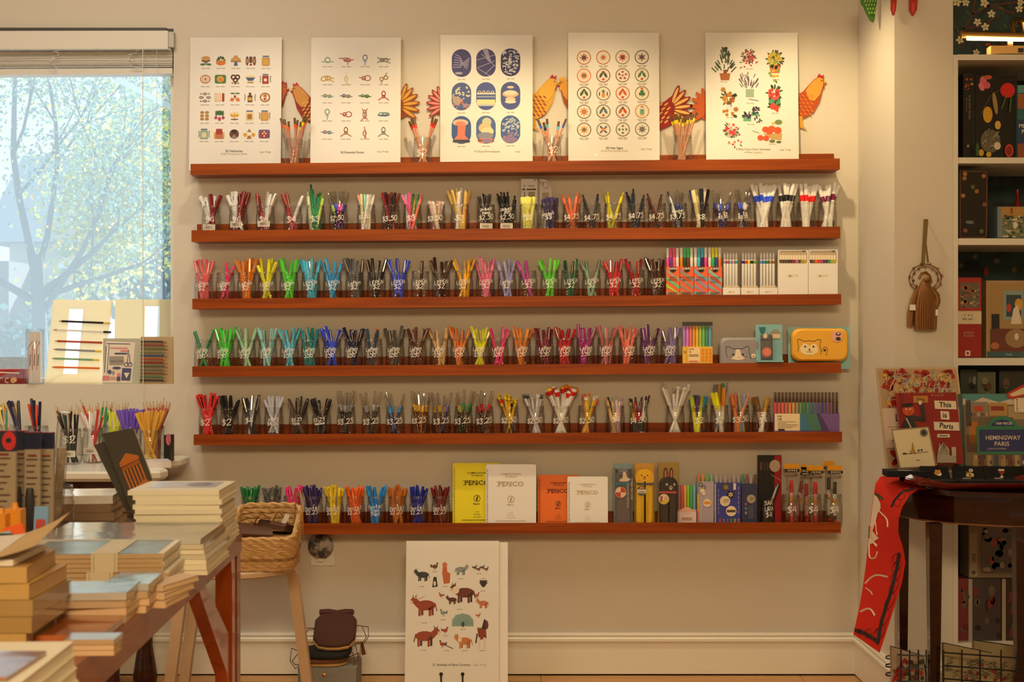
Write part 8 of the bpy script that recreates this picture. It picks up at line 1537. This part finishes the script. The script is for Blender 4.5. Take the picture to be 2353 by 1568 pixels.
def spoly(col, P): A.add([onscarf(*p) for p in P], [tuple(range(len(P)))], lin(col))
spoly(WC, [(3.62, .02), (3.62, .16), (3.85, .3), (4.1, .34), (4.35, .26), (4.8, .2), (5.05, .14), (5.05, .02)]); spoly(WC, [(5.1, .02), (5.05, .12), (5.25, .3), (5.32, .36), (5.4, .24), (5.5, .12), (5.5, .02)]); sline(WC, .004, [(4.2, .2), (4.4, .55), (4.8, .62)]); sline(WC, .003, [(4.6, .18), (5.2, .3)]); sline('d8905c', .010, [(4.9, .1), (5.3, .16)]); sline(WC, .006, [(5.3, .06), (5.6, .3)]); sline(WC, .004, [(5.5, .05), (5.9, .1), (6.0, .25), (5.8, .32)]); sline('4a5034', .008, [(4.9, .03), (5.3, .05)]); sline('3c4a34', .008, [(3.5, .05), (3.5, .35)])
sline(WC, .005, [(6.9, .05), (6.8, .3), (7.2, .6)]); sline(WC, .003, [(7.1, .08), (7.5, .25), (7.7, .3)]); sline(WC, .005, [(8.2, .06), (8.3, .3), (8.7, .5)])
O('printed_pattern', A.mesh('printed_pattern', PRT), sc)
# standing goods
def stand_book(label, name, cat, px, dep, col, art, thick, lean=-.12, group=None):
    "px: TL TR BR BL corners; an upright slab at depth dep"
    s = dep / F; cx = (px[2][0] + px[3][0]) / 2; cy = max(px[2][1], px[3][1]); o = d3(cx, cy, dep); o.z = max(o.z, T2Z + .0005)
    t = E(name, label, cat, o, group, rot=(lean, 0, 0)); Q = [((x - cx) * s, (cy - y) * s) for x, y in px]
    O('cover', G().prism(Q, 0, thick).mesh('cover', mat('sb_' + col, color=lin(col), rough=.4)), t); A = Art(cx, cy, s, -.0005, .0003); art(A); O('surface_print', A.mesh('surface_print', PRG), t); return t
def art_folder(A):
    cl = lambda x, y: (x, y)
    rr2 = random.Random(4)
    xl = lambda y: 2018 + (y - 845) * .09 + 2; xr = lambda y: 2203 + (y - 845) * .105 - 3
    for y0, y1 in ((848, 938), (1022, 1078)):
        A.lay = 1; A.poly('b89c7c', [(xl(y0), y0), (xr(y0), y0), (xr(y1), y1), (xl(y1), y1)])
        for k in range(90 if y0 < 900 else 44):
            y = rr2.uniform(y0 + 9, y1 - 9); x = rr2.uniform(xl(y) + 12, xr(y) - 12); A.lay = 2 + k % 3; A.ell(x, y, rr2.uniform(7, 13), rr2.uniform(5, 9), 'a8281c', rr2.uniform(0, 3))
        for k in range(130 if y0 < 900 else 60):
            y = rr2.uniform(y0 + 12, y1 - 12); x = rr2.uniform(xl(y) + 14, xr(y) - 14); a = rr2.uniform(-.9, .9) - .8; A.lay = 6 + k % 4; c = math.cos(a); d = math.sin(a)
            if k % 4: A.line(['b0ac94', '98a088', 'd0c4a8', 'b8b0a4'][k % 4], 2, [(x - 11 * c - 3 * d, y - 11 * d), (x, y - 2), (x + 11 * c, y + 11 * d), (x + 12 * c - 4, y + 9 * d + 5)])
            else: A.ell(x, y, 8, 6, 'c8903c', a); A.ell(x, y, 4, 3, 'd8b060', a)
    A.lay = 14; A.poly('d8c4b4', [(xl(939), 939), (xr(939), 936), (xr(1022), 1024), (xl(1028), 1030)]); A.hand('BCL', 2052, 960, 15, '1c1814', 2); A.rect(2040, 981, 2066, 983, 'a89488'); A.rect(2050, 1012, 2062, 1014, '2a2420'); A.ell(2207, 1060, 8, 20, '8a8868')
stand_book('floral red and cream folder with a lettered pale band, behind the red picture book', 'paper_folder', 'folder', ((2018, 845), (2205, 843), (2226, 1085), (2038, 1085)), 4.10, 'c8b490', art_folder, .012, -.06)
def art_paris(A):
    T = lambda st, x, y, h, w_, rot=0: (A.poly('e0d4c0', [(x - w_, y - h * .85), (x + w_, y - h * .75), (x + w_ + 1, y + h * .85), (x - w_ + 1, y + h * .75)]), A.text(st, x, y, h, '1c1814', .02, rot, 1.0))
    A.rect(2071, 905, 2080, 1060, '7a1a18'); T('This', 2176, 931, 12, 25); T('is', 2174, 955, 12, 10); T('Paris', 2177, 980, 12, 29, .12); A.rect(2155, 998, 2184, 1006, 'd8ccb8'); A.rect(2160, 1001, 2179, 1003, '3a3430'); A.rrect(2102, 910, 2136, 926, 1, 'b8803c'); A.hand('Yes', 2119, 918, 8, '4a3820', 1.2); A.hand('m seek', 2160, 908, 6, 'c08070', .9)
    A.ell(2090, 944, 14, 12, 'c8502c'); A.poly('201c20', [(2076, 934), (2080, 928), (2096, 926), (2102, 930), (2096, 936), (2080, 937)]); A.ell(2085, 941, 1.6, 1.8, 'f0e4d0'); A.ell(2094, 941, 1.6, 1.8, 'f0e4d0'); A.ell(2092, 949, 1.4, 2, '5c1814'); A.poly('28282e', [(2084, 956), (2100, 956), (2108, 985), (2074, 985)]); A.line('2c2c34', 9, [(2100, 960), (2125, 965), (2122, 932)]); A.ell(2117, 926, 4, 5, 'd8ccb8'); A.line('d8d0c4', 2.4, [(2084, 962), (2095, 985)])
    A.poly('b0a898', [(2153, 1048), (2156, 1030), (2168, 1018), (2180, 1032), (2182, 1048)]); A.rect(2152, 1048, 2196, 1064, 'a8a090'); A.rect(2186, 1028, 2196, 1048, 'b8ae9c'); A.line('b8ae9c', 2, [(2159, 1020), (2158, 1032)])
    for k in range(5): A.lay = 30; A.line('5c5648', 1, [(2168, 1020), (2156 + k * 6, 1046)])
stand_book('red picture book titled This is Paris with a waving capped figure', 'picture_book', 'book', ((2063, 903), (2202, 902), (2216, 1066), (2078, 1072)), 4.03, '8e1c16', art_paris, .010, -.10)
def art_card(A):
    A.poly('d8ccac', [(2054, 990), (2136, 983), (2149, 1071), (2070, 1075)]); A.ell(2126, 995, 9, 9, '2c3038', n=16); A.ring(2126, 995, 6.5, 1, 'c8c0ac', 14); A.poly('a8842c', [(2098, 1018), (2100, 1018), (2102, 1032), (2106, 1044), (2102, 1044), (2099, 1038), (2096, 1044), (2092, 1044), (2096, 1032)]); A.line('3c3830', 1.2, [(2075, 1045), (2133, 1039)]); A.ell(2080, 1043, 5, 2, '3c3830'); A.ell(2112, 1036, 2.4, 2.6, '3c3830'); A.ell(2119, 1035, 2.4, 2.6, '3c3830'); A.line('6a6450', 1, [(2091, 1036), (2092, 1043)]); A.rect(2104, 1057, 2115, 1059, '8a8270')
stand_book('cream greeting card with a tiny gold tower on a kraft envelope', 'greeting_card', 'card', ((2052, 987), (2138, 980), (2154, 1070), (2066, 1080)), 3.97, '8a7250', art_card, .003, -.14)
def art_hem(A):
    A.rect(2216, 906, 2420, 930, '4c8a8c'); A.poly('c8bca8', [(2216, 916), (2240, 924), (2262, 914), (2300, 925), (2330, 916), (2420, 924), (2420, 932), (2216, 932)]); A.rect(2218, 930, 2420, 1070, '7a6a54')
    for x, y, w_, h, c in ((2234, 924, 40, 34, '8a806c'), (2276, 926, 42, 30, 'b08a4c'), (2222, 920, 12, 60, '4a4440'), (2320, 934, 40, 30, 'a8946c'), (2228, 970, 20, 50, 'b0702c'), (2222, 1000, 30, 40, '5c3c34'), (2250, 960, 80, 18, '6a5c50')): A.lay = 4; A.rect(x, y, x + w_, y + h, c)
    A.lay = 6; A.rect(2242, 934, 2262, 946, 'c0402c'); A.rect(2280, 934, 2310, 944, '8a3424')
    for k in range(26): A.lay = 7; x = R.uniform(2225, 2350); y = R.choice((952, 965, 1050, 1062)); A.rect(x, y - 3, x + 3, y + 5, ['2c2c34', '8a3428', 'c8b48c', '3c4a60'][k % 4])
    for k in range(8): A.lay = 5; A.rect(2236 + k * 16, 1046, 2246 + k * 16, 1072, ['a88450', '6a3c30', 'b09060', '4a4a58'][k % 4])
    A.lay = 9; A.ell(2305, 985, 36, 28, '2c7a5c', n=20); A.rrect(2245, 980, 2420, 1045, 4, '2c7a5c'); A.lay = 11; A.ell(2305, 985, 28, 20, '24306c', n=20); A.rrect(2251, 988, 2420, 1038, 4, '24306c'); A.rect(2262, 980, 2350, 988, '2c7a5c'); A.lay = 14; A.text('1000 PIECES', 2308, 974, 5.4, 'd8d0c0', .02); A.text('HEMINGWAY', 2305, 1007, 10, 'd8ccb8', .015, wide=.95); A.text('PARIS', 2302, 1021, 10, 'd8ccb8', .015); A.text('A JIGSAW JOURNEY', 2290, 1032, 3.6, 'c0b8b0', .01)
    A.lay = 15; A.rrect(2333, 915, 2420, 948, 3, 'e0d0b8'); A.poly('b8302c', [(2316, 905), (2353, 885), (2420, 870), (2420, 898), (2330, 918), (2318, 914)]); A.poly('d8c8a0', [(2322, 907), (2353, 892), (2420, 876), (2420, 892), (2330, 912)])
    for k in range(6): A.lay = 18; A.rect(2338, 918 + k * 5, 2341, 920 + k * 5, '2a2420')
stand_book('teal city puzzle box with a green-framed blue street sign', 'puzzle_box', 'puzzle box', ((2213, 905), (2430, 905), (2430, 1072), (2222, 1072)), 4.06, '4c6a60', art_hem, .045, -.08)
# lacquer tray with pin boxes
tr = E('lacquer_tray', 'long dark red lacquer tray with upturned edge holding black pin boxes', 'tray', d3(2250, 1115, 3.86)); tr.location.z = T2Z + .005
vs = []; nn = 18
for j, (yy, up) in enumerate(((-.075, .022), (-.068, .012), (-.045, .0), (.06, .0), (.085, .020))):
    for k in range(nn + 1):
        u = -1 + 2 * k / nn; x = u * .21; lift = .020 * max(0, abs(u) - .55) ** 1.0 / .45
        vs.append((x * (1 - .06 * (j in (0, 4))), yy * (1 - .55 * max(0, abs(u) - .8) / .2), up * .8 + lift))
fs = [(j * (nn + 1) + k, j * (nn + 1) + k + 1, (j + 1) * (nn + 1) + k + 1, (j + 1) * (nn + 1) + k) for j in range(4) for k in range(nn)]
g = G().add(vs, fs); n0 = len(g.v); g.add([(x, y, z - .004) for x, y, z in vs], [f[::-1] for f in fs]); g.f += [(k, k + n0, k + 1 + n0, k + 1) for k in range(nn)]; g.c += [None] * nn
O('tray_body', g.mesh('tray_body', mat('lacquer', color=(.12, .008, .006), rough=.12, coat=.6), 60), tr)
VEL = mat('black_velvet', color=(.008, .008, .011), rough=.9)
t = E('flat_pin_box', 'closed flat black velvet box with a white sticker, on the tray end over the scarf', 'pin box', d3(2082, 1092, 3.9), 'black pin boxes'); t.location.z = T2Z + .030; O('lid', plate([(-.058, -.02), (.058, -.03), (.062, .05), (-.05, .06)], 0, .016).mesh('lid', VEL), t); O('box_sticker', plate([(-.02, .0), (.018, -.004), (.012, .012), (-.02, .018)], .016, .0166).mesh('box_sticker', mat('sticker_grey', color=(.42, .41, .40))), t)
def art_pin(k):
    def f(A, x, y):
        if k == 0: A.ell(x, y, 8, 6, 'c88438'); A.ell(x - 3, y - 5, 3, 2.5, 'd8943c'); A.ell(x + 4, y - 5, 3, 2.5, 'd8943c'); A.ell(x + 4, y + 3, 5, 4, 'e8dcc8'); A.ell(x + 2, y + 1, 1.4, 1.6, '4a2c18')
        if k == 1: A.ell(x + 3, y - 6, 5, 4, 'd8ccb0'); A.ell(x + 3, y - 6, 2, 1.6, '6a5c48'); A.rrect(x - 9, y + 1, x + 9, y + 9, 2, 'd0b878'); A.ell(x, y + 5, 3, 3, '8a5c34'); A.line('c8b080', 1.4, [(x - 9, y - 2), (x + 6, y + 1)])
        if k == 2: A.ell(x, y - 3, 7, 6, '8a1c24'); A.rect(x - 7, y - 9, x + 7, y - 5, 'd8ccc0'); A.rect(x - 1, y + 3, x + 1, y + 9, 'e0d8d0'); A.ell(x, y + 9, 4.5, 1.6, 'e0d8d0')
    return f
for k, (x0, x1, lab) in enumerate(((2116, 2188, 'open black box with a golden cat pin, next to the flat box'), (2190, 2262, 'open black box with a gold camera pin, in the tray middle'), (2262, 2336, 'open black box with a wine glass pin, far end of the tray'))):
    s = 3.86 / F; cx = (x0 + x1) / 2; o = d3(cx, 1100, 3.88); o.z = T2Z + .013
    t = E('pin_box', lab, 'pin box', o, 'black pin boxes'); hw_ = (x1 - x0) / 2 * s
    O('box_base', G().box(-hw_ * .95, -.06, 0, hw_ * .95, 0, .012).mesh('box_base', VEL), t); O('lid', G().prism([(-hw_ * .92, .010), (hw_ * .95, .010), (hw_ * .8, .046), (-hw_ * .95, .048)], .0, .012).mesh('lid', VEL), t, rot=(-.25, 0, 0))
    A = Art(0, 0, s, -.001, .0002); art_pin(k)(A, 4, -24); A.rect(-14, -13, 6, -10, '8a8880') if k else A.rect(-26, -12, -14, -9, '6a6a68'); O('enamel_pin', A.mesh('enamel_pin', PRG), t, rot=(-.25, 0, 0))
    O('white_insert', G().box(.0, -.0605, .002, hw_ * .5, -.06, .006).mesh('white_insert', WHITE), t)
# wire rack with printed bags at the floor
rk = E('wire_rack', 'black wire rack on the floor between the table legs, holding patterned bags', 'rack', d3(2090, 1560, 3.92)); rk.location.z = 0
def wq(x, y, d): return d3(x, y, d) - rk.location
g = G(); W2 = .0022
for y in (1500, 1530, 1560, 1600): g.tube([wq(2060, y, 4.0), wq(2066, y + 6, 3.80), wq(2128, y + 8, 3.78)], W2, 5).tube([wq(2166, y, 3.80), wq(2353, y + 14, 3.74)], W2, 5)
for x in (2070, 2090, 2110, 2128, 2168, 2210, 2252, 2300, 2345): g.tube([wq(x, 1494, 3.80), wq(x, 1640, 3.8)], W2, 5)
for y in (1511, 1530, 1550): g.tube([wq(2048 + 14 * math.cos(a), y + 4 * math.sin(a), 4.02) for a in [k * .7 for k in range(9)]], W2, 5)
O('wire_grid', g.mesh('wire_grid', BLKM), rk)
def art_bag(seed, x0, x1, yt, holly):
    def f(A):
        rr2 = random.Random(seed)
        for k in range(26):
            x, y = rr2.uniform(x0 + 8, x1 - 8), rr2.uniform(yt + 12, 1566); A.lay = 1 + k % 5
            if holly: A.ell(x, y, rr2.uniform(4, 10), rr2.uniform(3, 6), ['8a2420', '3c3a2c', 'a83428', '4a4a34', '7a4a34'][k % 5], rr2.uniform(0, 3))
            elif k % 3: A.line(['4a4c38', '6a3a30', '54583c'][k % 3], 1.3, [(x, y), (x + rr2.uniform(-5, 5), y - 14)]); [A.ell(x + (4 if q_ % 2 else -4), y - q_ * 4, 4, 1.4, '54583c', .5 if q_ % 2 else -.5, 6) for q_ in range(4)]
            else: A.ell(x, y, 4, 5, '8a2c28')
    return f
for px, dep, lab, sd, holly, col in ((((2050, 1488), (2124, 1510), (2128, 1640), (2052, 1640)), 3.86, 'red and white holly gift bag in the wire rack, beside the scarf tip', 1, True, 'a89888'), (((2170, 1480), (2280, 1503), (2300, 1640), (2170, 1640)), 3.83, 'cream leaf-patterned bag in the wire rack, before another like it', 2, False, '988a6c'), (((2240, 1474), (2400, 1496), (2400, 1640), (2240, 1640)), 3.95, 'cream leaf-patterned bag with red berries, rear of the wire rack', 3, False, '988a6c')):
    xs = [p_[0] for p_ in px]; s = dep / F; cx = (px[2][0] + px[3][0]) / 2; o = d3(cx, 1640, dep)
    t = E('gift_bag', lab, 'bag', o, 'patterned bags in the wire rack', rot=(-.03, 0, 0)); Q = [((x - cx) * s, (1640 - y) * s) for x, y in px]
    O('paper_body', G().prism(Q, 0, .02).mesh('paper_body', mat('bag_' + col, color=lin(col), rough=.6)), t); A = Art(cx, 1640, s, -.0006, .0003); art_bag(sd, min(xs), min(max(xs), 2353), 1510, holly)(A)
    if holly: A.lay = 8; A.line('a02020', 6, [(2053, 1566), (2062, 1540), (2080, 1516)])
    O('surface_print', A.mesh('surface_print', PRT), t); O('dark_edge', G().tube([(Q[0][0], .004, Q[0][1]), (Q[1][0], .004, Q[1][1]), (Q[1][0] + .006, .004, Q[1][1] - .05)], .002, 5).mesh('dark_edge', BLKM), t)
